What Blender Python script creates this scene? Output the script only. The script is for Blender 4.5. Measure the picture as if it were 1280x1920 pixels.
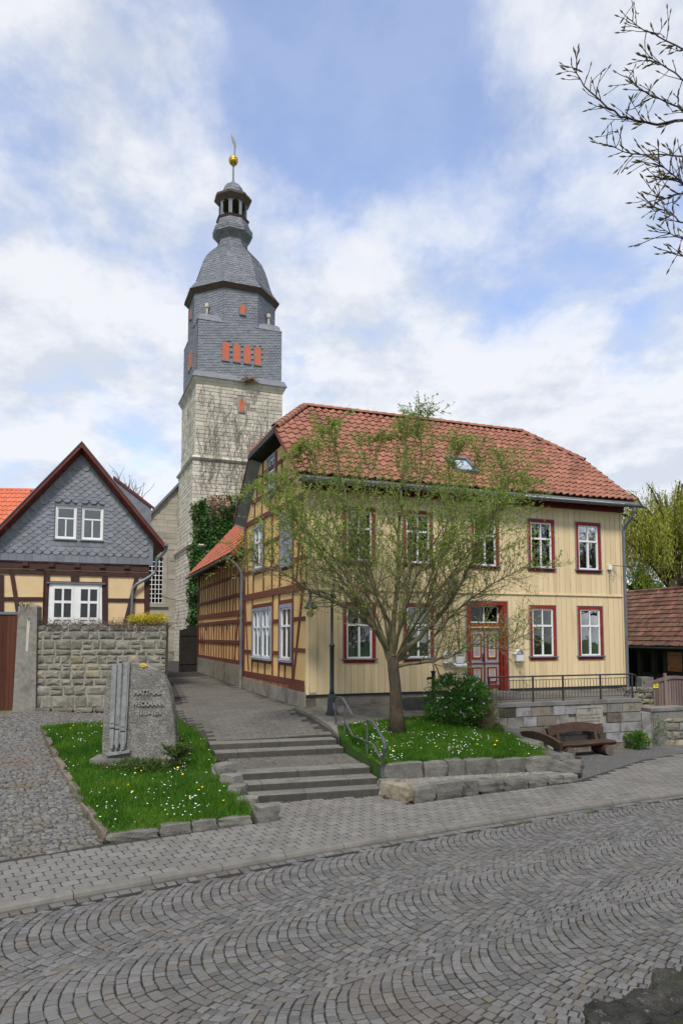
import bpy, bmesh, math, random
import numpy as np
from mathutils import Vector, Matrix, noise as mnoise

for o in list(bpy.data.objects): bpy.data.objects.remove(o)
sc = bpy.context.scene
R = math.radians
rng = random.Random(7)

# ------------------------------------------------------------------ camera
FPX, CXP, CYP = 1320.0, 640.0, 1091.0          # focal length and optical axis, measured on the 1280x1920 photograph
PITCH = math.atan(99/1320.0)
CAM = Vector((0, 0, 3.25))
cd = bpy.data.cameras.new('camera'); cam = bpy.data.objects.new('camera', cd)
sc.collection.objects.link(cam)
cd.sensor_fit = 'VERTICAL'; cd.sensor_height = 36.0; cd.sensor_width = 24.0
cd.lens = FPX*36.0/1920.0
cd.shift_y = (CYP-960.0)/1920.0
cd.clip_start = 0.05; cd.clip_end = 3000
cam.location = CAM; cam.rotation_euler = (math.pi/2+PITCH, 0, 0)
sc.camera = cam

# ------------------------------------------------------------------ sky and sun
SUN_EL, SUN_AZ = R(55), R(186)                  # azimuth clockwise from +Y: behind the camera
w = bpy.data.worlds.new('World'); sc.world = w; w.use_nodes = True
nt = w.node_tree; N = nt.nodes; Lk = nt.links
for n in list(N): N.remove(n)
def wn(t, **k):
    n = N.new(t)
    for a, b in k.items(): setattr(n, a, b)
    return n
def wmath(op, a, b=None, c=None, clamp=False):
    n = wn('ShaderNodeMath', operation=op); n.use_clamp = clamp
    for i, x in enumerate((a, b, c)):
        if x is None: continue
        if isinstance(x, (int, float)): n.inputs[i].default_value = x
        else: Lk.new(x, n.inputs[i])
    return n.outputs[0]
sky = wn('ShaderNodeTexSky', sky_type='NISHITA'); sky.sun_disc = False
sky.sun_elevation = SUN_EL; sky.sun_rotation = SUN_AZ; sky.air_density = 1.0; sky.dust_density = 0.15; sky.ozone_density = 3.0
tc = wn('ShaderNodeTexCoord'); sep = wn('ShaderNodeSeparateXYZ'); Lk.new(tc.outputs['Generated'], sep.inputs[0])
zc = wmath('ADD', wmath('MAXIMUM', sep.outputs[2], 0.0), 0.24)
cb = wn('ShaderNodeCombineXYZ')
Lk.new(wmath('DIVIDE', sep.outputs[0], zc), cb.inputs[0]); Lk.new(wmath('DIVIDE', sep.outputs[1], zc), cb.inputs[1])
def wnoise(scale, detail, rough, dist, off=(0,0,0), sx=(1,1,1)):
    mp = wn('ShaderNodeMapping'); mp.inputs['Location'].default_value = off; mp.inputs['Scale'].default_value = sx
    Lk.new(cb.outputs[0], mp.inputs[0])
    n = wn('ShaderNodeTexNoise'); n.inputs['Scale'].default_value = scale; n.inputs['Detail'].default_value = detail
    n.inputs['Roughness'].default_value = rough; n.inputs['Distortion'].default_value = dist
    Lk.new(mp.outputs[0], n.inputs[0]); return n.outputs['Fac']
big = wnoise(.9, 3, .5, .1, (3.1, 1.7, 0))
mid = wnoise(3.4, 10, .60, .12, (0.4, 2.2, .5), (1, .85, 1))
fine = wnoise(7.5, 10, .6, .15, (5.2, .3, 1.0), (1.2, .8, 1))
def gap(direction, wdt):                                             # openings where the blue shows
    v = wn('ShaderNodeVectorMath', operation='DISTANCE'); Lk.new(tc.outputs['Generated'], v.inputs[0]); v.inputs[1].default_value = direction
    m_ = wn('ShaderNodeMapRange', interpolation_type='SMOOTHSTEP'); Lk.new(v.outputs['Value'], m_.inputs[0]); m_.inputs[1].default_value = wdt; m_.inputs[2].default_value = 0.0
    return m_.outputs[0]
def pdir(px, py):
    d = Vector(((px-CXP)/FPX, 0, 0)) + Vector((0, -math.sin(PITCH), math.cos(PITCH)))*((CYP-py)/FPX) + Vector((0, math.cos(PITCH), math.sin(PITCH)))
    return tuple(d.normalized())
g = None
for px_, py_, wd_, amt in ((560,60,.22,.15),(690,200,.2,.11),(800,340,.16,.07),(1120,420,.16,.08),(60,210,.09,.07),(640,-60,.2,.12),(930,600,.10,.05),
                           (200,300,.26,-.07),(1010,70,.24,-.06),(620,430,.15,-.06),(760,600,.16,-.08),(1100,720,.2,-.07),(120,600,.2,-.06)):
    t_ = wmath('MULTIPLY', gap(pdir(px_, py_), wd_*1.25), amt); g = t_ if g is None else wmath('ADD', g, t_)
cover = wmath('ADD', wmath('MULTIPLY', big, .22), wmath('ADD', wmath('MULTIPLY', mid, .62), wmath('MULTIPLY', fine, .26)))
cover = wmath('SUBTRACT', cover, g)
low = wn('ShaderNodeMapRange'); Lk.new(sep.outputs[2], low.inputs[0]); low.inputs[1].default_value = .04; low.inputs[2].default_value = .5
low.inputs[3].default_value = .20; low.inputs[4].default_value = -.01
cover = wmath('ADD', cover, low.outputs[0])
dens = wn('ShaderNodeMapRange', interpolation_type='SMOOTHSTEP'); Lk.new(cover, dens.inputs[0]); dens.inputs[1].default_value = .39; dens.inputs[2].default_value = .68; dens.inputs[3].default_value = .24; dens.inputs[4].default_value = .96
# cloud bodies: white where thin or high in the heap, grey-blue on the undersides (same noise looked up a little towards the sun)
shade = wnoise(3.4, 10, .60, .12, (0.40, 2.06, .5), (1, .85, 1))
dif = wmath('ADD', wmath('MULTIPLY', wmath('SUBTRACT', mid, shade), 1.7), wmath('MULTIPLY', wnoise(4.5, 8, .6, .1, (1.1, 4.2, 2.0)), .75))
ccr = wn('ShaderNodeValToRGB'); Lk.new(wmath('ADD', dif, .12), ccr.inputs[0])
ccr.color_ramp.elements[0].position = .30; ccr.color_ramp.elements[0].color = (4.6, 4.9, 5.45, 1)
ccr.color_ramp.elements[1].position = .62; ccr.color_ramp.elements[1].color = (6.0, 6.12, 6.35, 1)
mix = wn('ShaderNodeMix', data_type='RGBA'); Lk.new(dens.outputs[0], mix.inputs[0])
sg = wn('ShaderNodeMix', data_type='RGBA', blend_type='MULTIPLY'); sg.inputs[0].default_value = 1.0
Lk.new(sky.outputs[0], sg.inputs[6]); sg.inputs[7].default_value = (1.72, 1.68, 1.80, 1)
Lk.new(sg.outputs[2], mix.inputs[6]); Lk.new(ccr.outputs[0], mix.inputs[7])
bg = wn('ShaderNodeBackground'); bg.inputs[1].default_value = 0.115; Lk.new(mix.outputs[2], bg.inputs[0])
wo = wn('ShaderNodeOutputWorld'); Lk.new(bg.outputs[0], wo.inputs[0])

sd = bpy.data.lights.new('sun', 'SUN'); sd.energy = 2.8; sd.angle = R(10); sd.color = (1, .94, .85)
so = bpy.data.objects.new('sun', sd); sc.collection.objects.link(so)
sdir = Vector((math.sin(SUN_AZ)*math.cos(SUN_EL), math.cos(SUN_AZ)*math.cos(SUN_EL), math.sin(SUN_EL)))
so.rotation_euler = sdir.to_track_quat('Z', 'Y').to_euler(); so.location = (0, 0, 60)
sc.view_settings.view_transform = 'Standard'; sc.view_settings.look = 'None'; sc.view_settings.gamma = 1.0
sc.view_settings.exposure = 0.4; sc.view_settings.use_curve_mapping = False

# ------------------------------------------------------------------ pixel helpers (photograph pixels to places in the world)
FW = Vector((0, math.cos(PITCH), math.sin(PITCH))); UPV = Vector((0, -math.sin(PITCH), math.cos(PITCH))); RT = Vector((1, 0, 0))
def ray(px, py): return RT*((px-CXP)/FPX)+UPV*((CYP-py)/FPX)+FW
def proj(p):
    d = Vector(p)-CAM; z = d.dot(FW)
    if z < .05: return (-9999, -9999)
    return (CXP+FPX*d.dot(RT)/z, CYP-FPX*d.dot(UPV)/z)
def G(px, py, z=0.0):
    r = ray(px, py); return CAM+r*((z-CAM.z)/r.z)
def D(px, py, Y):
    r = ray(px, py); return CAM+r*(Y/r.y)
def onplane(px, py, o, n):
    r = ray(px, py); return CAM+r*((Vector(o)-CAM).dot(n)/r.dot(n))
def inframe(p, m=15):
    x, y = proj(p); return -m < x < 1280+m and -m < y < 1920+m

# ------------------------------------------------------------------ materials
MATS = {}
def mat(name, cols, scale=4.0, rough=.8, bump=.15, bscale=40.0, piece=0.0, spec=.25, metal=0.0, stain=None, stretch=(1,1,1), stain2=None, hue=0.0, trans=0.0, dist=0.0, bdist=.02):
    if name in MATS: return MATS[name]
    m = bpy.data.materials.new(name); m.use_nodes = True; MATS[name] = m
    t = m.node_tree; n = t.nodes; l = t.links
    b = n['Principled BSDF']; b.inputs['Roughness'].default_value = rough; b.inputs['Specular IOR Level'].default_value = spec; b.inputs['Metallic'].default_value = metal
    geo = n.new('ShaderNodeNewGeometry')
    mp = n.new('ShaderNodeMapping'); mp.inputs['Scale'].default_value = stretch; l.new(geo.outputs['Position'], mp.inputs[0])
    def nz(sc_, det=6, ro=.6):
        k = n.new('ShaderNodeTexNoise'); k.inputs['Scale'].default_value = sc_; k.inputs['Detail'].default_value = det; k.inputs['Roughness'].default_value = ro
        k.inputs['Distortion'].default_value = dist
        l.new(mp.outputs[0], k.inputs[0]); return k.outputs['Fac']
    f = nz(scale)
    cr = n.new('ShaderNodeValToRGB'); l.new(f, cr.inputs[0]); el = cr.color_ramp.elements
    k = len(cols)
    while len(el) < k: el.new(.5)
    for i, c in enumerate(cols):
        el[i].position = .30+.40*i/max(1, k-1); el[i].color = (*c, 1)
    col = cr.outputs[0]
    if piece > 0 or hue > 0:
        oi = n.new('ShaderNodeObjectInfo')
        ad = n.new('ShaderNodeMath'); ad.operation = 'ADD'; l.new(oi.outputs['Random'], ad.inputs[0]); l.new(geo.outputs['Random Per Island'], ad.inputs[1])
        fr = n.new('ShaderNodeMath'); fr.operation = 'FRACT'; l.new(ad.outputs[0], fr.inputs[0])
        mr = n.new('ShaderNodeMapRange'); l.new(fr.outputs[0], mr.inputs[0]); mr.inputs[3].default_value = 1-piece; mr.inputs[4].default_value = 1+piece
        hs = n.new('ShaderNodeHueSaturation'); l.new(mr.outputs[0], hs.inputs['Value']); l.new(col, hs.inputs['Color'])
        if hue > 0:
            m2 = n.new('ShaderNodeMath'); m2.operation = 'MULTIPLY'; l.new(fr.outputs[0], m2.inputs[0]); m2.inputs[1].default_value = 7.31
            f2 = n.new('ShaderNodeMath'); f2.operation = 'FRACT'; l.new(m2.outputs[0], f2.inputs[0])
            mr2 = n.new('ShaderNodeMapRange'); l.new(f2.outputs[0], mr2.inputs[0]); mr2.inputs[3].default_value = .5-hue; mr2.inputs[4].default_value = .5+hue
            l.new(mr2.outputs[0], hs.inputs['Hue'])
        col = hs.outputs[0]
    for st in (stain, stain2):
        if st:
            c, s2, lo, hi = st[:4]
            mp2 = n.new('ShaderNodeMapping'); l.new(geo.outputs['Position'], mp2.inputs[0])
            mp2.inputs['Scale'].default_value = st[4] if len(st) > 4 else (1, 1, 1); mp2.inputs['Location'].default_value = (s2*.37, 3.1, 1.7)
            k2 = n.new('ShaderNodeTexNoise'); k2.inputs['Scale'].default_value = s2; k2.inputs['Detail'].default_value = 8; k2.inputs['Roughness'].default_value = .65
            l.new(mp2.outputs[0], k2.inputs[0])
            mr = n.new('ShaderNodeMapRange'); l.new(k2.outputs['Fac'], mr.inputs[0]); mr.inputs[1].default_value = lo; mr.inputs[2].default_value = hi
            mx = n.new('ShaderNodeMix'); mx.data_type = 'RGBA'; l.new(mr.outputs[0], mx.inputs[0]); l.new(col, mx.inputs[6]); mx.inputs[7].default_value = (*c, 1)
            col = mx.outputs[2]
    l.new(col, b.inputs['Base Color'])
    if bump > 0:
        bp = n.new('ShaderNodeBump'); bp.inputs['Strength'].default_value = bump; bp.inputs['Distance'].default_value = bdist
        l.new(nz(bscale, 5), bp.inputs['Height']); l.new(bp.outputs[0], b.inputs['Normal'])
    if trans > 0:
        tr = n.new('ShaderNodeBsdfTranslucent'); l.new(col, tr.inputs[0]); ms = n.new('ShaderNodeMixShader'); ms.inputs[0].default_value = trans
        out = n['Material Output']; l.new(b.outputs[0], ms.inputs[1]); l.new(tr.outputs[0], ms.inputs[2]); l.new(ms.outputs[0], out.inputs[0])
    return m

# ------------------------------------------------------------------ object helpers
col = sc.collection
WOFF = {}
def props(o, label=None, cat=None, group=None, kind=None):
    if label: o['label'] = label
    if cat: o['category'] = cat
    if group: o['group'] = group
    if kind: o['kind'] = kind
    return o
def thing(name, loc, label, cat, group=None):
    o = bpy.data.objects.new(name, None); col.objects.link(o); o.location = loc; o.empty_display_size = .1
    WOFF[o] = Vector(loc); return props(o, label, cat, group)
class MB:
    def __init__(s): s.v = []; s.f = []
    def add(s, vs, fs):
        b = len(s.v); s.v.extend([tuple(p) for p in vs]); s.f.extend([tuple(i+b for i in q) for q in fs]); return s
    def hexa(s, p):       # 8 corners: 4 lower ccw, 4 upper ccw
        return s.add(p, [(3,2,1,0),(4,5,6,7),(0,1,5,4),(1,2,6,5),(2,3,7,6),(3,0,4,7)])
    def box(s, fr, a0, a1, d0, d1, z0, z1):
        return s.hexa([fr(a0,d0,z0),fr(a1,d0,z0),fr(a1,d1,z0),fr(a0,d1,z0),fr(a0,d0,z1),fr(a1,d0,z1),fr(a1,d1,z1),fr(a0,d1,z1)])
    def bar(s, fr, p, q, wd, d0, d1):   # bar in a wall plane between (a,z) points p and q
        dx, dz = q[0]-p[0], q[1]-p[1]; L = math.hypot(dx, dz) or 1; nx, nz_ = -dz/L*wd/2, dx/L*wd/2
        c = [(p[0]+nx,p[1]+nz_),(p[0]-nx,p[1]-nz_),(q[0]-nx,q[1]-nz_),(q[0]+nx,q[1]+nz_)]
        return s.hexa([fr(a,d0,z) for a,z in c]+[fr(a,d1,z) for a,z in c])
    def prism(s, lo, hi):               # two rings of equal length
        n = len(lo); s.add(list(lo)+list(hi), [tuple(range(n-1,-1,-1)), tuple(range(n,2*n))]+[(i,(i+1)%n,n+(i+1)%n,n+i) for i in range(n)]); return s
    def tube(s, pts, rad, n=8, cap=True):
        pts = [Vector(p) for p in pts]
        if isinstance(rad, (int, float)): rad = [rad]*len(pts)
        b = len(s.v); up = None
        for i, p in enumerate(pts):
            t = (pts[min(i+1,len(pts)-1)]-pts[max(i-1,0)])
            t = t.normalized() if t.length > 1e-9 else Vector((0,0,1))
            if up is None: up = Vector((0,0,1)) if abs(t.z) < .9 else Vector((1,0,0))
            a = t.cross(up)
            if a.length < 1e-6: a = t.orthogonal()
            a.normalize(); c = a.cross(t).normalized(); up = c
            for k in range(n):
                th = 2*math.pi*k/n; q = p+(a*math.cos(th)+c*math.sin(th))*rad[i]; s.v.append(tuple(q))
        for i in range(len(pts)-1):
            for k in range(n):
                s.f.append((b+i*n+k, b+i*n+(k+1)%n, b+(i+1)*n+(k+1)%n, b+(i+1)*n+k))
        if cap:
            s.f.append(tuple(b+k for k in range(n-1,-1,-1))); s.f.append(tuple(b+(len(pts)-1)*n+k for k in range(n)))
        return s
    def lathe(s, c, prof, n=16, e1=None, e2=None, rot=0.0):
        e1 = e1 or Vector((1,0,0)); e2 = e2 or Vector((0,1,0)); c = Vector(c); b = len(s.v)
        for r, z in prof:
            for k in range(n):
                th = 2*math.pi*k/n+rot; s.v.append(tuple(c+e1*(r*math.cos(th))+e2*(r*math.sin(th))+Vector((0,0,z))))
        for i in range(len(prof)-1):
            for k in range(n): s.f.append((b+i*n+k, b+i*n+(k+1)%n, b+(i+1)*n+(k+1)%n, b+(i+1)*n+k))
        s.f.append(tuple(b+k for k in range(n-1,-1,-1))); s.f.append(tuple(b+(len(prof)-1)*n+k for k in range(n)))
        return s
    def build(s, name, m, parent=None, smooth=False, kind=None, label=None):
        off = WOFF[parent] if parent is not None else Vector((0,0,0))
        me = bpy.data.meshes.new(name)
        if parent is not None: vs = [(x-off.x, y-off.y, z-off.z) for x, y, z in s.v]
        else: vs = s.v
        me.from_pydata(vs, [], s.f); me.update()
        if smooth:
            me.polygons.foreach_set('use_smooth', [True]*len(me.polygons))
        me.materials.append(m)
        o = bpy.data.objects.new(name, me); col.objects.link(o)
        WOFF[o] = off
        if parent is not None: o.parent = parent
        if kind: o['kind'] = kind
        if label: o['label'] = label
        return o
def fast_mesh(name, verts, nper, m, parent=None, kind=None):
    """verts (n*nper,3) numpy -> separate faces of nper corners"""
    verts = np.asarray(verts, dtype=np.float64).reshape(-1, 3)
    if parent is not None: verts = verts-np.array(WOFF[parent])
    nv = len(verts); nf = nv//nper
    me = bpy.data.meshes.new(name); me.vertices.add(nv); me.loops.add(nv); me.polygons.add(nf)
    me.vertices.foreach_set('co', verts.astype(np.float32).ravel())
    me.loops.foreach_set('vertex_index', np.arange(nv, dtype=np.int32))
    me.polygons.foreach_set('loop_start', np.arange(0, nv, nper, dtype=np.int32))
    me.polygons.foreach_set('loop_total', np.full(nf, nper, dtype=np.int32))
    me.update(calc_edges=True); me.validate()
    me.materials.append(m)
    o = bpy.data.objects.new(name, me); col.objects.link(o); WOFF[o] = Vector((0,0,0)) if parent is None else WOFF[parent]
    if parent is not None: o.parent = parent
    if kind: o['kind'] = kind
    return o
def wall_frame(o, along, out):
    o = Vector((o[0], o[1], 0)); along = Vector(along); out = Vector(out)
    def fr(a, d, z): return o+along*a+out*d+Vector((0,0,z))
    fr.o, fr.al, fr.out = o, along, out
    return fr
def pix(fr, px, py, d=0.0):
    p = onplane(px, py, fr.o+fr.out*d, fr.out); return ((p-fr.o).dot(fr.al), p.z)
def pieces(name, plist, m, parent, limit=300, stuffname=None, smooth=False):
    """plist: (centre, MB). The largest in view become parts, the rest one joined part."""
    ms = m if isinstance(m, list) else [m]
    def key(t):
        return (0 if inframe(t[0]) else 1, (Vector(t[0])-CAM).length)
    pl = sorted(plist, key=key) if len(plist) > limit else plist
    for i, (c, b) in enumerate(pl[:limit]): b.build(name, ms[i % len(ms)], parent, smooth)
    if len(pl) > limit:
        for j, mm in enumerate(ms):
            J = MB()
            for c, b in pl[limit:][j::len(ms)]: J.add(b.v, b.f)
            J.build(stuffname or name+'s', mm, parent, smooth, kind='stuff')
def slab(poly, z0f, zf, inset=.012, bev=.012):
    """stone with a chamfered top from a plan polygon; zf/z0f give heights"""
    c = sum((Vector((p[0],p[1])) for p in poly), Vector((0,0)))/len(poly); b = MB()
    lo = [(p[0],p[1],z0f) for p in poly]; md = [(p[0],p[1],zf(p[0],p[1])-bev) for p in poly]
    tp = []
    for p in poly:
        d = c-Vector((p[0],p[1])); L = d.length or 1; q = Vector((p[0],p[1]))+d*min(.45,inset*1.4/L); tp.append((q.x,q.y,zf(q.x,q.y)))
    n = len(poly); b.add(lo+md+tp, [(i,(i+1)%n,n+(i+1)%n,n+i) for i in range(n)]+[(n+i,n+(i+1)%n,2*n+(i+1)%n,2*n+i) for i in range(n)]+[tuple(range(2*n,3*n))])
    return ((c.x,c.y,tp[0][2]), b)
def inpoly(x, y, P):
    r = False; j = len(P)-1
    for i in range(len(P)):
        if (P[i][1] > y) != (P[j][1] > y) and x < (P[j][0]-P[i][0])*(y-P[i][1])/(P[j][1]-P[i][1])+P[i][0]: r = not r
        j = i
    return r
def rbf(ctrl):
    A = np.array(ctrl, dtype=float); n = len(A); K = np.linalg.norm(A[:,None,:2]-A[None,:,:2], axis=2)
    M = np.zeros((n+3,n+3)); M[:n,:n] = K; M[:n,n] = 1; M[n,:n] = 1; M[:n,n+1:] = A[:,:2]; M[n+1:,:n] = A[:,:2].T
    wgt = np.linalg.solve(M, np.r_[A[:,2],0,0,0])
    def f(x, y):
        x = np.asarray(x, float); y = np.asarray(y, float)
        d = np.sqrt((x[...,None]-A[:,0])**2+(y[...,None]-A[:,1])**2)
        return d@wgt[:n]+wgt[n]+wgt[n+1]*x+wgt[n+2]*y
    return f
def sheet(name, poly, zf, m, step=.35, kind='structure', skirt=.35):
    """a ground sheet clipped to a polygon, heights from zf, with a skirt down so that it is solid"""
    bm = bmesh.new(); vs = [bm.verts.new((p[0],p[1],0)) for p in poly]; bm.faces.new(vs)
    xs = [p[0] for p in poly]; ys = [p[1] for p in poly]
    for ax, lo, hi in ((0,min(xs),max(xs)),(1,min(ys),max(ys))):
        k = lo+step
        while k < hi:
            no = (1,0,0) if ax == 0 else (0,1,0); co = (k,0,0) if ax == 0 else (0,k,0)
            bmesh.ops.bisect_plane(bm, geom=bm.verts[:]+bm.edges[:]+bm.faces[:], plane_co=co, plane_no=no); k += step
    bm.normal_update()
    for f in bm.faces:
        if f.normal.z < 0: f.normal_flip()
    for v in bm.verts: v.co.z = float(zf(v.co.x, v.co.y))
    if skirt:
        be = [e for e in bm.edges if e.is_boundary]
        r = bmesh.ops.extrude_edge_only(bm, edges=be)
        for g_ in r['geom']:
            if isinstance(g_, bmesh.types.BMVert): g_.co.z -= skirt
    me = bpy.data.meshes.new(name); bm.to_mesh(me); bm.free(); me.materials.append(m)
    o = bpy.data.objects.new(name, me); col.objects.link(o); WOFF[o] = Vector((0,0,0)); o['kind'] = kind
    return o
def rough_block(b, fr, a0, a1, z0, z1, d, r=None, jit=.02, seg=3):
    """a hewn stone face in a wall plane: outline jittered, front face bulging; back at d-.25"""
    r = r or rng; n = seg; P = []
    cx, cz = (a0+a1)/2, (z0+z1)/2; wdt, hgt = a1-a0, z1-z0
    ring = [(a0,z0),(cx,z0),(a1,z0),(a1,cz),(a1,z1),(cx,z1),(a0,z1),(a0,cz)]
    ring = [(a+r.uniform(-jit,jit), z+r.uniform(-jit,jit)) for a, z in ring]
    k = .80
    inn = [(cx+(a-cx)*(1-min(.5,.05/(wdt/2+1e-3))), cz+(z-cz)*(1-min(.5,.05/(hgt/2+1e-3)))) for a, z in ring]
    dd = [d+r.uniform(.0,.022) for _ in ring]
    b.add([fr(a,d-.2,z) for a,z in ring]+[fr(a,d-.015,z) for a,z in ring]+[fr(a,dd[i],z) for i,(a,z) in enumerate(inn)]+[fr(cx+r.uniform(-.1,.1)*wdt,d+r.uniform(.01,.03),cz+r.uniform(-.1,.1)*hgt)],
          [(i,(i+1)%8,8+(i+1)%8,8+i) for i in range(8)]+[(8+i,8+(i+1)%8,16+(i+1)%8,16+i) for i in range(8)]+[(16+i,16+(i+1)%8,24) for i in range(8)])
    return b
def boulder(c, size, seed, sub=2, ang=0.0, rough=.16, rnd=.13, cuts=3):
    bm = bmesh.new(); bmesh.ops.create_cube(bm, size=1.0)
    bmesh.ops.subdivide_edges(bm, edges=bm.edges[:], cuts=cuts, use_grid_fill=True)
    b = MB(); ca, sa = math.cos(ang), math.sin(ang)
    for v in bm.verts:
        p = v.co.copy(); q = p*2; m_ = max(abs(q.x),abs(q.y),abs(q.z)); s_ = q.length
        p = p*(1-rnd*(s_/m_-1)/.73)
        nn = mnoise.noise(p*2.6+Vector((seed*3.7,seed*1.3,0)))*rough+mnoise.noise(p*6+Vector((seed,0,seed)))*rough*.35+(mnoise.noise(p*15+Vector((seed,seed,3)))*rough*.16 if cuts > 4 else 0)
        p = p*(1+nn)
        x, y, z = p.x*size[0], p.y*size[1], p.z*size[2]
        b.v.append((c[0]+x*ca-y*sa, c[1]+x*sa+y*ca, c[2]+z))
    bm.verts.index_update(); b.f = [tuple(v.index for v in f.verts) for f in bm.faces]; bm.free()
    return b
# ================================================================== SETTING
A0 = R(20.5)
U = Vector((math.cos(A0), math.sin(A0), 0)); V = Vector((-math.sin(A0), math.cos(A0), 0))
HO = D(573, 1303, 20.0)                                   # foot of the timber house's near corner
FAC = wall_frame(HO, U, -V)                               # long facade: a along, d outwards, z up
GAB = wall_frame(HO, V, -U)                               # gable wall towards the path

m_soil = mat('soil', [(.05,.042,.03),(.09,.075,.05)], 3, .95, .4, 60)
m_joint = mat('joint_dirt', [(.018,.015,.012),(.038,.032,.025)], 6, .95, .3, 90, stain=((.045,.075,.014), 1.1, .53, .66))
m_cobble = mat('granite_setts', [(.088,.085,.080),(.118,.114,.108),(.155,.15,.142)], 60, .72, .35, 140, piece=.26, spec=.3, stain=((.105,.09,.073), .9, .54, .74), stain2=((.16,.153,.143), .33, .5, .8), bdist=.01)
m_cobbleb = mat('granite_setts_brownish', [(.105,.093,.078),(.145,.13,.108)], 50, .75, .35, 140, piece=.2, bdist=.01)
m_paver = mat('concrete_pavers', [(.138,.131,.118),(.19,.181,.164)], 30, .85, .25, 180, piece=.12, stain=((.095,.088,.077), .7, .5, .75), bdist=.008)
m_kerb = mat('kerb_concrete', [(.13,.121,.106),(.18,.168,.148)], 6, .85, .3, 160, piece=.08, stain=((.10,.095,.08), 2, .5, .8), bdist=.008)
m_drive = mat('old_fieldstones', [(.09,.086,.081),(.13,.124,.116),(.20,.193,.184)], 18, .75, .4, 90, piece=.25, stain=((.12,.105,.05), 1.2, .55, .75), stain2=((.15,.115,.085), .8, .52, .7))
m_mossj = mat('mossy_joints', [(.05,.045,.03),(.085,.085,.028),(.085,.11,.02)], 2.5, .95, .5, 60)
m_path = mat('path_slabs', [(.098,.090,.077),(.14,.13,.112)], 9, .8, .25, 120, piece=.10, stain=((.07,.066,.055), .45, .45, .7), bdist=.008)
m_lbed = mat('lane_bed', [(.034,.030,.025),(.05,.045,.038)], 9, .9, .3, 90)
m_tread = mat('skylit_tread_stone', [(.135,.127,.112),(.18,.17,.15)], 8, .85, .3, 120, piece=.08, stain=((.09,.085,.072), 1.5, .5, .75), bdist=.008)  # paler than the step blocks: skylight on the treads put into the colour
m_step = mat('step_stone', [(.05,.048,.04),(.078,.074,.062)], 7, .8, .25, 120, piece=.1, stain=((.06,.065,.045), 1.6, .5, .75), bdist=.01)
m_lawn = mat('lawn_soil', [(.03,.062,.012),(.045,.09,.015)], 4, .95, .5, 80)
m_grass = mat('grass_blades', [(.042,.12,.012),(.075,.18,.017),(.125,.235,.026)], 1.1, .75, 0, piece=.35, hue=.02, trans=.35, spec=.12)
m_gravel = mat('fine_gravel', [(.11,.105,.09),(.19,.18,.155),(.27,.26,.23)], 55, .9, .8, 90, stain=((.10,.085,.04), 1.6, .46, .68))
m_asph = mat('dark_rolled_grit', [(.055,.053,.05),(.10,.098,.092),(.17,.165,.155)], 75, .88, .6, 150, stain=((.16,.155,.145), .9, .55, .8))
m_stone = mat('weathered_stone', [(.135,.128,.105),(.20,.188,.155),(.27,.255,.21)], 5, .9, .6, 28, piece=.22, hue=.012, stain=((.05,.05,.035), 3, .52, .72), bdist=.03)
m_mortar = mat('lime_mortar', [(.25,.23,.19),(.33,.305,.25)], 8, .95, .5, 60)
m_ashl = [mat('ashlar_grey', [(.17,.165,.15),(.25,.245,.23)], 5, .85, .4, 40, piece=.18, stain=((.09,.085,.075), 2.4, .5, .7)),
          mat('ashlar_brown', [(.17,.148,.115),(.225,.197,.155)], 5, .85, .4, 40, piece=.2, stain=((.08,.07,.055), 2.4, .5, .7)),
          mat('ashlar_pale', [(.23,.228,.228),(.30,.298,.298)], 6, .85, .3, 50, piece=.12, stain=((.13,.125,.12), 3, .48, .66))]
m_dark = mat('dark_stone', [(.05,.046,.035),(.085,.078,.06)], 6, .9, .6, 35, piece=.2)
m_conc = mat('grey_concrete', [(.15,.145,.13),(.215,.205,.185)], 3, .9, .4, 50, stain=((.09,.088,.078), 1.3, .48, .72))

# -- far ground sheet reaching the horizon
b = MB(); b.add([(-900,-200,-.5),(900,-200,-.5),(900,1600,-.5),(-900,1600,-.5)], [(0,1,2,3)])
m_far = mat('far_meadow', [(.04,.075,.02),(.06,.10,.03)], .02, .95, 0)
props(b.build('ground', m_far), kind='structure')

# -- the street: kerb line y = K(x), curvilinear coordinates (p along, q to the house side)
def Ky(x): return 11.36+.582*x-.0078*x*x
_x = np.linspace(-14, 24, 1200); _y = Ky(_x); _p = np.r_[0, np.cumsum(np.hypot(np.diff(_x), np.diff(_y)))]; _p -= np.interp(0, _x, _p)
def KC(p, q):
    x = float(np.interp(p, _p, _x)); y = Ky(x); s = .582-.0156*x; L = math.hypot(1, s); return (x-s/L*q, y+q/L)
PMIN, PMAX = float(_p[0]), float(_p[-1])
def xy_at(px, py, z=0): p = G(px, py, z); return (p.x, p.y)

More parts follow.
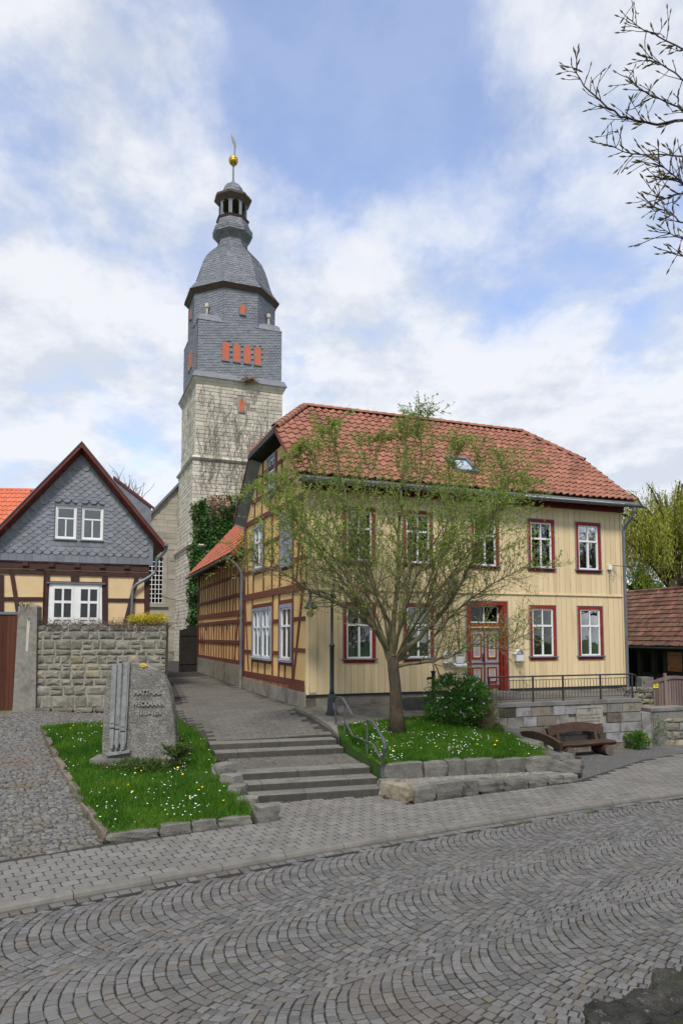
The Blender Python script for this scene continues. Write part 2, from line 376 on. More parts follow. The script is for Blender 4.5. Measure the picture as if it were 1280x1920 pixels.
RZ = -.075
rd = [KC(p, -.10) for p in np.linspace(PMIN+.3, PMAX-.3, 40)]
road = sheet('road', rd[::-1]+[KC(p, -7.4) for p in np.linspace(PMIN+.3, PMAX-.3, 40)], lambda x, y: RZ-.015, m_joint, step=4, skirt=.2)
def wob(x, y): return .012*mnoise.noise(Vector((x*.5, y*.5, 0)))
stones = []
r1 = random.Random(3)
def vis(x, y, m=260):
    a, b_ = proj((x, y, 0)); return -m < a < 1280+m and b_ < 1920+m and y > 4.2
def sett(c4, r_, straight=False, eg=1.0):
    P = []
    cx = sum(c[0] for c in c4)/4; cy = sum(c[1] for c in c4)/4
    gu, gv = (.08, .055) if not straight else (.05, .06)
    if not straight: gu *= eg
    for u_, v_ in ((gu,gv),(gu,1-gv),(1-gu,1-gv),(1-gu,gv)):
        p_, q_ = ((c4[0][k]*(1-v_)+c4[1][k]*v_)*(1-u_)+(c4[3][k]*(1-v_)+c4[2][k]*v_)*u_+r_.uniform(-.007,.007) for k in (0,1)); P.append(KC(p_, q_))
    if not vis(*P[0]) or max(c[1] for c in c4) > -.285 and straight is False: return None
    h = RZ+r_.uniform(-.005,.005); tx, ty = r_.uniform(-.04,.04), r_.uniform(-.04,.04); x0, y0 = P[0]
    return slab(P, RZ-.05, lambda x, y: h+(x-x0)*tx+(y-y0)*ty+wob(x, y)*.3, .009, .007)
CW, S_ = 1.68, .128; HA = R(53); RAD = CW/2/math.sin(HA); QE = 1.28
def arc(q): return -(math.sqrt(max(0, RAD*RAD-q*q))-RAD*math.cos(HA))
p = PMIN+1
while p < PMAX-1:                                          # one straight row along the kerb
    L = r1.uniform(.13,.19); s_ = sett([(p,-.29),(p+L,-.29),(p+L,-.155),(p,-.155)], r1, True); p += L
    if s_: stones.append(s_)
for c in range(6):
    qc = QE-CW/2-c*CW; k = PMIN+1.2; row = 0
    while k < PMAX-1.2:
        pc, _ = 0, 0
        x, y = KC(k, qc)
        if vis(x, y, 500):
            n = 18+(row % 2); th0 = HA
            ths = [-th0+2*th0*(i+(.0 if row % 2 else .0))/n for i in range(n+1)]
            for i in range(1, n): ths[i] += r1.uniform(-.02,.02)
            qs = [RAD*math.sin(t) for t in ths]
            for i in range(n):
                def outer(q):
                    t = math.asin(max(-1, min(1, q/RAD))); q2 = q-.8*S_*math.cos(t)*math.sin(t); return max(-CW/2, min(CW/2, q2))
                qa, qb = qs[i], qs[i+1]; oa = qa if i == 0 else outer(qa); ob = qb if i == n-1 else outer(qb)
                s_ = sett([(k+arc(qa), qc+qa),(k+S_+arc(oa), qc+oa),(k+S_+arc(ob), qc+ob),(k+arc(qb), qc+qb)], r1, False, .45+.55*math.cos((ths[i]+ths[i+1])/2/HA*1.45))
                if s_: stones.append(s_)
        k += S_; row += 1
for i, (c, b) in enumerate(stones):                        # make every stone wind the same way up
    pass
r1.shuffle(stones)
nb = len(stones)//12
pieces('cobblestone', stones[nb:], m_cobble, road, 270, 'cobblestones')
pieces('cobblestone', stones[:nb], m_cobbleb, road, 30, 'brownish_cobblestones')

# -- kerb
kerb = thing('kerb', (0, 11.3, -.2), 'low rounded concrete kerb between the cobbled street and the paved footway', 'kerb')
p = PMIN+1
kp = []
while p < PMAX-1.5:
    q0, q1 = p+.006, p+1.0-.006; b = MB(); prof = [(-.15,-.25),(-.15,-.055),(-.135,-.018),(-.105,-.002),(-.07,.003),(.0,.003),(.0,-.25)]
    n = len(prof)
    for pp in (q0, (q0+q1)/2, q1):
        for q, z in prof: x, y = KC(pp, q); b.v.append((x, y, z))
    for j in range(2):
        for i in range(n): b.f.append((j*n+i, (j+1)*n+i, (j+1)*n+(i+1) % n, j*n+(i+1) % n))
    b.f.append(tuple(range(n-1,-1,-1))[::-1]); b.f.append(tuple(2*n+i for i in range(n)))
    x, y = KC(p+.5, 0)
    if vis(x, y, 500): kp.append(((x,y,0), b))
    p += 1.0
pieces('kerb_stone', kp, m_kerb, kerb)

# -- places on the left: driveway plane and beds
DN = Vector((-.485,.875)); D0 = Vector((-3.72,11.31))
def zdrive(x, y): return max(0.0, .075*((Vector((x,y))-D0).dot(DN)))
bed = [(-3.66,11.36),(-1.55,12.52),(-1.75,13.15),(-2.1,13.95),(-2.45,14.8),(-2.9,16.1),(-3.25,17.1),(-3.85,18.6),(-4.75,20.4),(-6.3,19.95),(-8.15,19.35),(-6.4,16.1),(-5.0,13.6)]
zbed = rbf([(-3.66,11.36,.10),(-1.55,12.52,.13),(-2.0,13.8,.24),(-2.45,14.7,.44),(-3.2,17.05,.70),(-4.75,20.4,.88),(-8.15,19.35,.73),(-6.4,16.1,.43),(-5.0,13.6,.22),(-4.6,16.2,.31),(-4.4,15.5,.25),(-5.4,16.4,.33),(-3.8,16.4,.35),(-6.0,18.5,.63),(-3.0,14.5,.30)])
zright = rbf([(.85,14.95,.54),(2.9,15.9,.48),(4.9,16.75,.38),(4.7,17.8,.5),(4.1,19.0,.85),(1.45,18.1,.88),(.05,17.6,.72),(.4,16.4,.60),(-.35,18.8,1.06),(-1.0,19.8,1.22),(.8,20.4,1.22),(3.0,21.3,1.22),(2.3,19.2,1.05),(3.2,18.3,.85),(-.1,18.0,.82)])
lawnR = [(-.02,17.62),(.25,16.6),(.62,15.55),(.8,14.98),(1.6,15.3),(2.9,15.93),(4.2,16.5),(4.95,16.85),(4.75,17.7),(4.35,18.5),(4.0,19.2),(3.2,19.35),(1.6,18.95),(.5,18.5),(-.12,18.3)]
strip = [(-.06,17.75),(-.12,18.3),(.5,18.5),(1.6,18.95),(3.2,19.35),(4.0,19.2),(4.2,19.3)]+[tuple((HO+U*4.3-V*.03)[:2]),tuple((HO-V*.03)[:2]),(-1.25,19.75),(-.75,19.0),(-.3,18.3)]
drive = [(-16,5.2),(-9.2,8.0),(-5.0,10.42),(-3.72,11.28),(-5.04,13.6),(-6.44,16.1),(-8.2,19.38),(-6.3,19.98),(-4.8,20.42),(-5.35,22.0),(-5.4,22.6),(-16,22.6)]
sheet('driveway_bed', drive, lambda x, y: zdrive(x, y)-.03, m_mossj, .8)
driveway = bpy.data.objects['driveway_bed']; driveway.name = 'driveway'
r2 = random.Random(5); dst = []
e1 = Vector((.875,.485)); 
row = 0; q = -.1
while q < 12.3:
    dq = r2.uniform(.075,.11); a = -14+r2.uniform(0,.1)
    while a < 4:
        da = r2.uniform(.08,.18)
        cpt = D0+e1*(a+da/2)+DN*(q+dq/2)
        if inpoly(cpt.x, cpt.y, drive) and vis(cpt.x, cpt.y, 120) and not inpoly(cpt.x, cpt.y, bed):
            bow = .05*math.sin(a*1.3+q*.4)
            P = []
            for aa, qq in ((a,q),(a+da,q),(a+da,q+dq),(a,q+dq)):
                aa2 = a+da/2+(aa-a-da/2)*.86+r2.uniform(-.014,.014); qq2 = q+dq/2+(qq-q-dq/2)*.84+r2.uniform(-.013,.013)+bow
                w_ = D0+e1*aa2+DN*qq2; P.append((w_.x, w_.y))
            h = r2.uniform(-.012,.010); tx, ty = r2.uniform(-.12,.12), r2.uniform(-.12,.12); x0, y0 = P[0]
            zz = zdrive(cpt.x, cpt.y)
            dst.append(slab(P, zz-.1, lambda x, y, h=h, tx=tx, ty=ty, x0=x0, y0=y0: zdrive(x, y)+h+(x-x0)*tx+(y-y0)*ty, .02, .016))
        a += da
    q += dq; row += 1
pieces('fieldstone', dst, m_drive, driveway, 300, 'fieldstones')

# -- footway with pavers
plaza = [xy_at(1086,1464),xy_at(1130,1448),xy_at(1205,1424),xy_at(1290,1410)]
back = [(-9.2,7.98),(-5.0,10.40),(-3.70,11.26),(-1.45,12.45),(-1.62,13.15),(-1.95,13.92),(.85,14.70),(1.36,13.9),(2.9,14.75),(5.3,15.95)]+plaza[1:]
pave = [KC(p, .0) for p in np.linspace(PMIN+4.2, 15.5, 30)]+[(13.5,20.3)]+back[::-1]
pavement = sheet('pavement', pave, lambda x, y: -.010, m_lbed, 2.5, skirt=.3)
pv = []; PW, PH = .232, .186; q = .006; row = 0; r3 = random.Random(9)
while q < 4.2:
    p = PMIN+4+(PW/2 if row % 2 else 0)
    while p < 15:
        c0 = KC(p+PW/2, q+PH/2)
        if inpoly(c0[0], c0[1], pave) and vis(c0[0], c0[1], 120):
            ok = 0; g_ = .0075; ch = .03
            loc_ = [(p+g_+ch,q+g_),(p+PW-g_-ch,q+g_),(p+PW-g_,q+g_+ch),(p+PW-g_,q+PH-g_-ch),(p+PW-g_-ch,q+PH-g_),(p+g_+ch,q+PH-g_),(p+g_,q+PH-g_-ch),(p+g_,q+g_+ch)]
            P = [KC(*t) for t in loc_]; h = r3.uniform(-.003,.003)
            if all(inpoly(x, y, pave) for x, y in P): pv.append(slab(P, -.05, lambda x, y, h=h: h, .008, .006))
        p += PW
    q += PH; row += 1
pieces('paving_stone', pv, m_paver, pavement, 300, 'paving_stones')
# plaza with rolled grit in front of the benches
grit = [(5.25,16.0)]+plaza[1:]+[(14,20.6),(14,22.3)]+[tuple((HO+U*9.4-V*2.6)[:2]),tuple((HO+U*4.2-V*2.6)[:2]),(4.3,18.7),(4.8,17.7),(5.0,16.9)]
sheet('bench_plaza', grit, lambda x, y: -.004, m_asph, 1.5, skirt=.3)

# -- stairs
SA = R(15.7); SE1 = Vector((math.cos(SA), math.sin(SA), 0)); SE2 = Vector((-math.sin(SA), math.cos(SA), 0)); SO = Vector((.85, 14.62, 0))
def ST(a, d, z): return SO+SE1*a+SE2*d+Vector((0,0,z))
stairs = thing('stone_stairs', (-.5, 14.4, 0), 'five wide grey stone steps with a landing leading up to the church lane', 'stairs')
starts = [0.0, .37, .80, 2.62, 3.05]; lefts = [-2.88,-3.03,-3.06,-3.14,-3.22]; rights = [0,.0,-.02,-.10,-.16]; rz = .14
joints = [[-1.62],[-2.42,-.62],[-1.6,-.62],[-2.62,-.75],[-2.02,-1.55]]
for k in range(5):
    d0 = starts[k]; d1 = starts[k]+.46; z1 = rz*(k+1); cuts = [lefts[k]]+joints[k]+[rights[k]]
    for i in range(len(cuts)-1):
        b = MB(); fr = lambda a, d, z: ST(a, d, z); g_ = .004
        a0, a1 = cuts[i]+g_, cuts[i+1]-g_; bv = .014
        ring = [(d0,z1-rz-.03),(d0,z1-bv-.008),(d0+bv,z1-.008),(d1,z1-.008),(d1,z1-rz-.03)]
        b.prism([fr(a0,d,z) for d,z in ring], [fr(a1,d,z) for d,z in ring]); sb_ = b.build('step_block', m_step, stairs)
        b = MB(); b.hexa([fr(a0,d0+.004,z1-.012),fr(a1,d0+.004,z1-.012),fr(a1,d1,z1-.012),fr(a0,d1,z1-.012),fr(a0+.003,d0+.014,z1),fr(a1-.003,d0+.014,z1),fr(a1-.003,d1,z1),fr(a0+.003,d1,z1)]); b.build('skylit_tread', m_tread, sb_)  # pale plate over the dark mossy block paints the light falling on treads
b = MB(); b.box(ST,-3.10,-.03,1.24,2.66,.1,.412); b.build('landing_bed', m_joint, stairs)
k = 0; sl = []
for d in np.arange(1.265, 2.6, .335):
    a = -3.08+(.22 if k % 2 else 0)
    while a < -.2:
        a1 = min(a+.47, -.05); P = [ST(x, y, 0) for x, y in ((a+.005,d),(a1-.005,d),(a1-.005,d+.327),(a+.005,d+.327))]
        sl.append(slab([(p_.x,p_.y) for p_ in P], .3, lambda x, y: .418+.0*x, .006, .005)); a += .47
    k += 1
pieces('landing_slab', sl, m_path, stairs)
b = MB(); b.box(ST,-3.0,-.08,.86,3.4,-.1,.38); b.build('core', m_conc, stairs)
b = MB(); b.box(ST,-3.1,-.24,3.12,3.45,.385,.66); b.build('upper_core', m_conc, stairs)

# -- church lane
lane = [tuple(ST(-3.24,3.44,0)[:2]),(-3.9,18.6),(-4.8,20.4),(-5.35,22.0),(-5.5,23.0),(-6.3,26.5),(-8.8,33),(-11.2,41),(-13,47),(-9,48)]+[tuple((HO+V*t-U*(.02 if t < 8 else .05))[:2]) for t in (19.4,14,8.2,7.9,3,0)]+[(-1.2,19.7),(-.72,19.0),(-.3,18.3),(-.08,17.75),tuple(ST(-.16,3.44,0)[:2])]
zlane = rbf([(-3.2,17.1,.70),(-.1,17.75,.71),(-1.6,17.4,.70),(-1.0,19.8,1.20),(-4.75,20.4,.92),(-5.4,22,1.02),(-3,21,1.10),(-3.6,27.2,1.2),(-6.4,27,1.2),(-7.8,38,1.3),(-11,40,1.38),(-13,47,1.5),(-9,48,1.5)])
church_lane = sheet('church_lane', lane, lambda x, y: float(zlane(x, y))-.007, m_lbed, .6)
ls = []; r4 = random.Random(11)
def zl(x, y): return float(zlane(x, y))
d = 3.05+.46; row = 0
while d < 20:
    dd = .20 if d < 9 else .34; a = -9.5+(.18 if row % 2 else 0)
    while a < 4:
        aw = .36 if d < 9 else .6
        c0 = ST(a+aw/2, d+dd/2, 0)
        if inpoly(c0.x, c0.y, lane) and vis(c0.x, c0.y, 60):
            P = [ST(x, y, 0) for x, y in ((a+.004,d+.004),(a+aw-.004,d+.004),(a+aw-.004,d+dd-.004),(a+.004,d+dd-.004))]; h = r4.uniform(-.003,.003)
            if all(inpoly(p_.x, p_.y, lane) for p_ in P): ls.append(slab([(p_.x,p_.y) for p_ in P], zl(c0.x, c0.y)-.06, lambda x, y, h=h: zl(x, y)+h, .006, .005))
        a += aw
    d += dd; row += 1
pieces('lane_slab', ls, m_path, church_lane, 300, 'lane_slabs')

# -- lawns and gravel strip
sheet('lawn_by_memorial', bed, lambda x, y: float(zbed(x, y)), m_lawn, .3)
sheet('lawn_under_tree', lawnR, lambda x, y: float(zright(x, y)), m_lawn, .3)
sheet('gravel_strip', strip, lambda x, y: float(zright(x, y))-.004, m_gravel, .4)
def blades(name, poly, zf, n, seed, hmin, hmax, label, margin=0):
    g_ = np.random.default_rng(seed); xs = [p[0] for p in poly]; ys = [p[1] for p in poly]
    X = g_.uniform(min(xs), max(xs), n*3); Y = g_.uniform(min(ys), max(ys), n*3)
    px_ = np.array(poly); ins = np.zeros(len(X), bool); j = len(poly)-1
    for i in range(len(poly)):
        xi, yi = px_[i]; xj, yj = px_[j]; c_ = ((yi > Y) != (yj > Y)) & (X < (xj-xi)*(Y-yi)/(yj-yi+1e-12)+xi); ins ^= c_; j = i
    X, Y = X[ins][:n], Y[ins][:n]; Z = zf(X, Y); n = len(X)
    # thin, worn patches
    pat = np.array([mnoise.noise(Vector((x*.9, y*.9, 4.2))) for x, y in zip(X, Y)])
    hh = g_.uniform(hmin, hmax, n)*np.clip(1+.9*pat, .35, 1.6); th = g_.uniform(0, 6.283, n); wd = g_.uniform(.006,.011, n); le = g_.uniform(.2,.9, n)*hh; ph = g_.uniform(0, 6.283, n)
    v0 = np.c_[X-np.cos(th)*wd, Y-np.sin(th)*wd, Z-.01]; v1 = np.c_[X+np.cos(th)*wd, Y+np.sin(th)*wd, Z-.01]
    v2 = np.c_[X+np.cos(ph)*le, Y+np.sin(ph)*le, Z+hh]
    o = fast_mesh(name, np.stack([v0,v1,v2], 1), 3, m_grass, None, 'stuff'); return props(o, label, 'grass')
blades('grass', bed, zbed, 70000, 1, .05, .12, 'short green lawn grass around the carved memorial stone')
blades('grass', lawnR, zright, 52000, 2, .05, .13, 'green lawn grass on the slope under the tree')
m_white = mat('white_petals', [(.75,.75,.72),(.82,.82,.8)], 5, .7, 0)
m_yel = mat('dandelion_yellow', [(.78,.52,.01),(.85,.6,.02)], 5, .7, 0)
def flowers(name, poly, zf, n, seed, r0, r1_, h, m, label, cl=1.0):
    g_ = random.Random(seed); b = MB(); cen = []; k = 0
    while k < n:
        x = g_.uniform(min(p[0] for p in poly), max(p[0] for p in poly)); y = g_.uniform(min(p[1] for p in poly), max(p[1] for p in poly))
        if not inpoly(x, y, poly): continue
        if cl < 1 and mnoise.noise(Vector((x*1.3+seed, y*1.3, 1))) < .16 and g_.random() > .12: continue
        z = float(zf(x, y))+h*g_.uniform(.8,1.4); rr = g_.uniform(r0, r1_); c = Vector((x,y,z)); tl = Vector((g_.uniform(-.5,.5), g_.uniform(-.9,.1), 1)).normalized(); a = tl.orthogonal().normalized(); e = tl.cross(a)
        ring = [c+(a*math.cos(2*math.pi*i/7)+e*math.sin(2*math.pi*i/7))*rr for i in range(7)]
        b.add([c+tl*rr*.5]+ring, [(0,1+i,1+(i+1) % 7) for i in range(7)]); k += 1
    return props(b.build(name, m, None, kind='stuff'), label, 'flowers')
flowers('daisies', bed, zbed, 260, 21, .009, .015, .09, m_white, 'scattered small white daisies in the memorial lawn', .5)
flowers('daisies', lawnR, zright, 240, 22, .009, .015, .09, m_white, 'scattered small white daisies on the slope below the tree', .5)
flowers('dandelions', bed, zbed, 26, 23, .018, .028, .11, m_yel, 'yellow dandelion heads dotted over the memorial lawn')
flowers('dandelions', lawnR, zright, 12, 24, .022, .032, .11, m_yel, 'few yellow dandelion heads on the slope below the tree')
# fallen pale petals on the steps and lane
m_petal = mat('fallen_petals', [(.42,.33,.29),(.55,.47,.42)], 9, .85, 0, piece=.3)
g_ = np.random.default_rng(31); PV = []
def petals(n, a0, a1, d0, d1, zf):
    for _ in range(n):
        p_ = ST(g_.uniform(a0,a1), g_.uniform(d0,d1), 0); s = g_.uniform(.007,.014); t = g_.uniform(0,6.28)
        z = zf(p_.x, p_.y)+.004
        for k in range(4): PV.append((p_.x+s*math.cos(t+k*1.57)*(1 if k % 2 else .6), p_.y+s*math.sin(t+k*1.57)*(1 if k % 2 else .6), z+g_.uniform(0,.004)))
petals(700,-3.1,-.25,3.15,5.4,lambda x, y: max(zl(x, y)+.004,.705) if True else 0)
petals(330,-3.1,-.15,2.66,2.98,lambda x, y: .561); petals(650,-3.05,-.1,1.3,2.6,lambda x, y: .421)
petals(80,-3.0,-.1,.84,1.2,lambda x, y: .421); petals(110,-3.0,-.1,.4,.78,lambda x, y: .281); petals(90,-2.85,-.05,.03,.35,lambda x, y: .141); petals(650,-2.9,0,-1.4,-.05,lambda x, y: .004)
for _ in range(1500):
    p_ = Vector((g_.uniform(4.9,10.5), g_.uniform(16.2,21), 0))
    if not inpoly(p_.x, p_.y, grit): continue
    s = g_.uniform(.007,.014); t = g_.uniform(0,6.28)
    for k in range(4): PV.append((p_.x+s*math.cos(t+k*1.57), p_.y+s*math.sin(t+k*1.57)*.7, .003+g_.uniform(0,.004)))
o = fast_mesh('fallen_petals', np.array(PV), 4, m_petal, None, 'stuff'); props(o, 'pale fallen petals strewn over the steps, the lane and the bench plaza', 'petals')
# gravel on the ledge between the two low walls
def pebbles(name, poly, zf, n, seed, s0, s1, m, label):
    g_ = random.Random(seed); b = MB(); k = 0; xs = [p[0] for p in poly]; ys = [p[1] for p in poly]
    while k < n:
        x = g_.uniform(min(xs), max(xs)); y = g_.uniform(min(ys), max(ys))
        if not inpoly(x, y, poly): continue
        s = g_.uniform(s0, s1); z = zf(x, y); t = g_.uniform(0,6.28); ring = [(x+s*math.cos(t+i*1.57)*g_.uniform(.7,1.2), y+s*math.sin(t+i*1.57)*g_.uniform(.7,1.2), z) for i in range(4)]
        b.add(ring+[(x,y,z+s*.8)], [(i,(i+1) % 4,4) for i in range(4)]); k += 1
    return props(b.build(name, m, None, kind='stuff'), label, 'gravel')
m_peb = mat('pebbles', [(.20,.19,.16),(.36,.34,.30)], 20, .85, 0, piece=.4)
# ================================================================== LOW WALLS AND EDGINGS
def chain(pts, breaks):
    """points along a polyline at given fractions"""
    L = [0]
    for i in range(len(pts)-1): L.append(L[-1]+(Vector(pts[i+1])-Vector(pts[i])).length)
    out = []
    for f in breaks:
        d = f*L[-1]
        for i in range(len(pts)-1):
            if d <= L[i+1]+1e-9:
                t = (d-L[i])/(L[i+1]-L[i]); out.append(Vector(pts[i]).lerp(Vector(pts[i+1]), t)); break
    return out
def stone_row(th, pts, breaks, depth, zbot, ztop0, ztop1, m, seed, name='stone', rough=.10):
    P = chain(pts, breaks); n = len(P)-1
    for i in range(n):
        a, c = P[i], P[i+1]; d = c-a; L = d.length; nrm = Vector((-d.y,d.x))/L; mid = (a+c)/2+nrm*depth/2
        t = (breaks[i]+breaks[i+1])/2; zt = ztop0+(ztop1-ztop0)*t+rng.uniform(-.02,.02); mm = m[i % len(m)] if isinstance(m, list) else m
        zb = zbot if not callable(zbot) else zbot(mid.x, mid.y)
        b = boulder((mid.x,mid.y,(zb+zt)/2), (L*.985,depth*rng.uniform(.9,1.15),(zt-zb)*1.06), seed+i, ang=math.atan2(d.y,d.x), rough=rough)
        b.build(name, mm, th, smooth=False)
m_tan = mat('tan_stone', [(.22,.19,.13),(.30,.27,.19)], 5, .9, .6, 28, piece=.15, stain=((.10,.09,.06), 3, .5, .7), bdist=.03)
m_gryst = mat('grey_edge_stone', [(.13,.125,.108),(.20,.19,.165)], 5, .9, .6, 28, piece=.2, stain=((.055,.055,.042), 2.5, .52, .74), bdist=.03)
t1 = thing('edging_wall', (3.2,14.9,0), 'lowest row of rough stone blocks along the footway below the tree lawn', 'stone wall')
stone_row(t1, [(1.40,14.0),(2.9,14.84),(5.3,16.02)], [0,.13,.29,.38,.53,.68,.80,.90,1.0], .34, -.05, .30, .15, m_gryst, 100, rough=.15)
b = boulder((1.12,14.32,.12), (.85,.34,.36), 140, ang=R(-52), rough=.14); b.build('end_stone', m_tan, t1)
b = boulder((.98,14.72,.14), (.45,.35,.33), 141, ang=R(10), rough=.14); b.build('end_stone', m_gryst, t1)
t2 = thing('upper_edging_wall', (2.8,15.7,.2), 'upper row of squared stone blocks holding the tree lawn above a gravel ledge', 'stone wall')
stone_row(t2, [(.92,14.86),(2.9,15.72),(5.05,16.62)], [0,.205,.335,.44,.62,.80,1.0], .36, .05, .56, .42, m_gryst, 160, rough=.13)
ledge = [(1.35,14.3),(2.9,15.1),(5.25,16.25),(5.05,16.65),(2.9,15.75),(.95,14.9)]
sheet('gravel_ledge', ledge, lambda x, y: .24-.035*(x-1.2), m_gravel, .5, skirt=.3)
pebbles('pebbles', ledge, lambda x, y: .235-.035*(x-1.2), 2600, 5, .008, .022, m_peb, 'pale loose gravel on the ledge between the two stone rows')
t3 = thing('boulder_edging', (4.6,18,.3), 'big flat boulders stepping up the right side of the tree lawn', 'boulders')
for i, (x, y, z, sx, sy, sz, an) in enumerate([(4.95,17.05,.36,1.25,.55,.42,120),(4.72,18.0,.52,1.2,.6,.40,112),(4.35,18.85,.66,.9,.6,.55,105),(4.0,19.15,.82,.6,.55,.65,80),(5.15,16.55,.30,.8,.5,.32,150)]):
    boulder((x,y,z-.08), (sx,sy,sz), 180+i, ang=R(an), rough=.15).build('boulder', m_gryst, t3)
# bed edging
t4 = thing('bed_edging', (-2.7,11.8,0), 'row of rough stones along the front of the memorial lawn', 'stone edging')
stone_row(t4, [(-3.66,11.30),(-1.52,12.42)], [0,.34,.56,.74,1.0], .22, -.06, .125, .15, m_gryst, 200, rough=.16)
boulder((-1.33,12.66,.1), (.42,.36,.36), 210, ang=.5).build('corner_stone', m_gryst, t4)
for i, (x, y, z, s) in enumerate([(-1.72,13.2,.12,.40),(-1.98,13.75,.24,.38),(-2.18,14.2,.34,.40),(-2.42,14.75,.45,.42)]):
    boulder((x,y,z), (s,s*.8,s*.8), 215+i, ang=i*1.3).build('corner_stone', m_gryst, t4)
t5 = thing('side_edging', (-5.2,14,.2), 'narrow weathered edging stones between the cobbled driveway and the memorial lawn', 'stone edging')
m_edge = mat('brown_edge_stone', [(.13,.105,.08),(.19,.155,.12)], 6, .9, .5, 40, piece=.2, stain=((.07,.06,.045), 3, .5, .7))
stone_row(t5, [(-3.78,11.40),(-5.08,13.65),(-6.48,16.15),(-8.2,19.4)], [0,.10,.22,.27,.38,.49,.62,.74,.87,1.0], -.12, lambda x, y: zdrive(x, y)-.1, .10, .765, m_edge, 230, rough=.05)

# ================================================================== TERRACE WALL
TW = wall_frame(HO+(-V)*2.7, U, -V)
TZ = 1.40
tw = thing('terrace_wall', TW(6.8,0,0), 'sandstone block retaining wall of the terrace behind the benches', 'retaining wall')
b = MB(); ring = [(4.2,2.7),(9.38,2.7),(9.38,2.0),(11.28,.03),(4.2,.03)]
b.prism([FAC(a,d-.06 if d > 1 else d,-.3) for a,d in ring], [FAC(a,d-.06 if d > 1 else d,TZ-.09) for a,d in ring]); b.build('core', m_mortar, tw)
r5 = random.Random(17); z = -.1; rows = [.26,.30,.28,.28,.28]; k = 0; bl = []
plq = (7.08, 7.98)
for h in rows:
    a = 4.2
    while a < 9.36:
        wd = r5.uniform(.36,.85); a1 = min(a+wd, 9.38)
        if 9.38-a1 < .25: a1 = 9.38
        if not (k == 3 and a1 > plq[0]+.1 and a < plq[1]-.1):
            b = MB(); bv = .012; dd = r5.uniform(0,.014); g_ = .006
            b.hexa([TW(a+g_,-.2,z+g_),TW(a1-g_,-.2,z+g_),TW(a1-g_,dd-bv,z+g_),TW(a+g_,dd-bv,z+g_),TW(a+g_,-.2,z+h-g_),TW(a1-g_,-.2,z+h-g_),TW(a1-g_,dd-bv,z+h-g_),TW(a+g_,dd-bv,z+h-g_)])
            b.box(TW,a+g_+.01,a1-g_-.01,dd-.05,dd,z+g_+.01,z+h-g_-.01)
            bl.append(b)
        a = a1
    z += h; k += 1
for i, b in enumerate(bl):
    b.build('stone_block', m_ashl[r5.choice([0,0,1,1,2])] if r5.random() > .05 else m_dark, tw)
for i in range(6):
    a0 = 4.18+i*.87; b = MB(); b.box(TW,a0+.003,a0+.867,-.28,.03,z,TZ); b.build('coping_slab', m_conc, tw)
b = MB(); ring = [(4.2,2.45),(9.38,2.45),(9.38,2.0),(11.28,.03),(4.2,.03)]
b.prism([FAC(a,d,TZ-.12) for a,d in ring], [FAC(a,d,TZ-.01) for a,d in ring]); b.build('paving', m_path, tw)
# end pillar and lower concrete wall to the right
b = MB(); b.box(TW,9.385,9.72,-.35,.02,-.3,TZ-.42); b.build('end_block', m_ashl[0], tw)
b = MB(); b.box(TW,9.36,9.40,-2.2,-.30,-.3,TZ-.02); b.build('end_wall', m_conc, tw)
sw = thing('concrete_wall', TW(10.3,0,0), 'low grey concrete wall with a flat cap right of the terrace', 'wall')
b = MB(); b.box(TW,9.725,11.2,-.5,.0,-.3,1.0); b.build('wall_body', m_conc, sw); b = MB(); b.box(TW,9.72,11.22,-.53,.03,1.0,1.09); b.build('cap', m_conc, sw)
pl = thing('plaque', TW(7.53,.03,.95), 'small weathered stone inscription plaque set in the terrace wall above the bench', 'plaque')
m_plq = mat('plaque_stone', [(.26,.24,.20),(.34,.32,.27)], 7, .85, .3, 60, stain=((.15,.14,.12), 5, .5, .7))
m_letter = mat('dark_lettering', [(.10,.095,.08),(.14,.13,.11)], 9, .8, 0)
b = MB(); b.box(TW,plq[0],plq[1],-.15,.012,.725,1.235); b.build('slab', m_plq, pl)
b = MB()
for (a0,a1,z0,z1) in ((7.09,7.97,.735,.77),(7.09,7.97,1.19,1.225),(7.09,7.125,.77,1.19),(7.935,7.97,.77,1.19)): b.box(TW,a0,a1,.012,.028,z0,z1)
b.build('border', m_plq, pl)
def text_mesh(s, size, ex=.004):
    cu = bpy.data.curves.new('t', 'FONT'); cu.body = s; cu.size = size; cu.extrude = ex; cu.align_x = 'CENTER'; cu.resolution_u = 2; cu.offset = size*.022
    ob = bpy.data.objects.new('t', cu); col.objects.link(ob); dg = bpy.context.evaluated_depsgraph_get(); me = bpy.data.meshes.new_from_object(ob.evaluated_get(dg))
    bpy.data.objects.remove(ob); b = MB(); b.v = [tuple(v.co) for v in me.vertices]; b.f = [tuple(p.vertices) for p in me.polygons]; bpy.data.meshes.remove(me); return b
def put_text(s, size, fr, a, d, z, m, parent, ex=.006, name='lettering', sx=1.0):
    t = text_mesh(s, size, ex); t.v = [tuple(fr(a+x*sx, d+zz, z+y)) for x, y, zz in t.v]; return t.build(name, m, parent)
put_text('1911', .11, TW, 7.53, .013, 1.09, m_letter, pl)
r6 = random.Random(3)
for z in (.99,.90,.81):                                   # worn lines that cannot be read any more
    b = MB(); a = 7.18
    while a < 7.86:
        wd = r6.uniform(.015,.04); b.box(TW,a,a+.012,.012,.017,z-.02,z+.025+r6.choice([0,.012])); b.box(TW,a,a+wd,.012,.017,z-.022+r6.choice([0,.03]),z-.012+r6.choice([0,.03])); a += wd+.022
    b.build('worn_lettering', m_letter, pl)

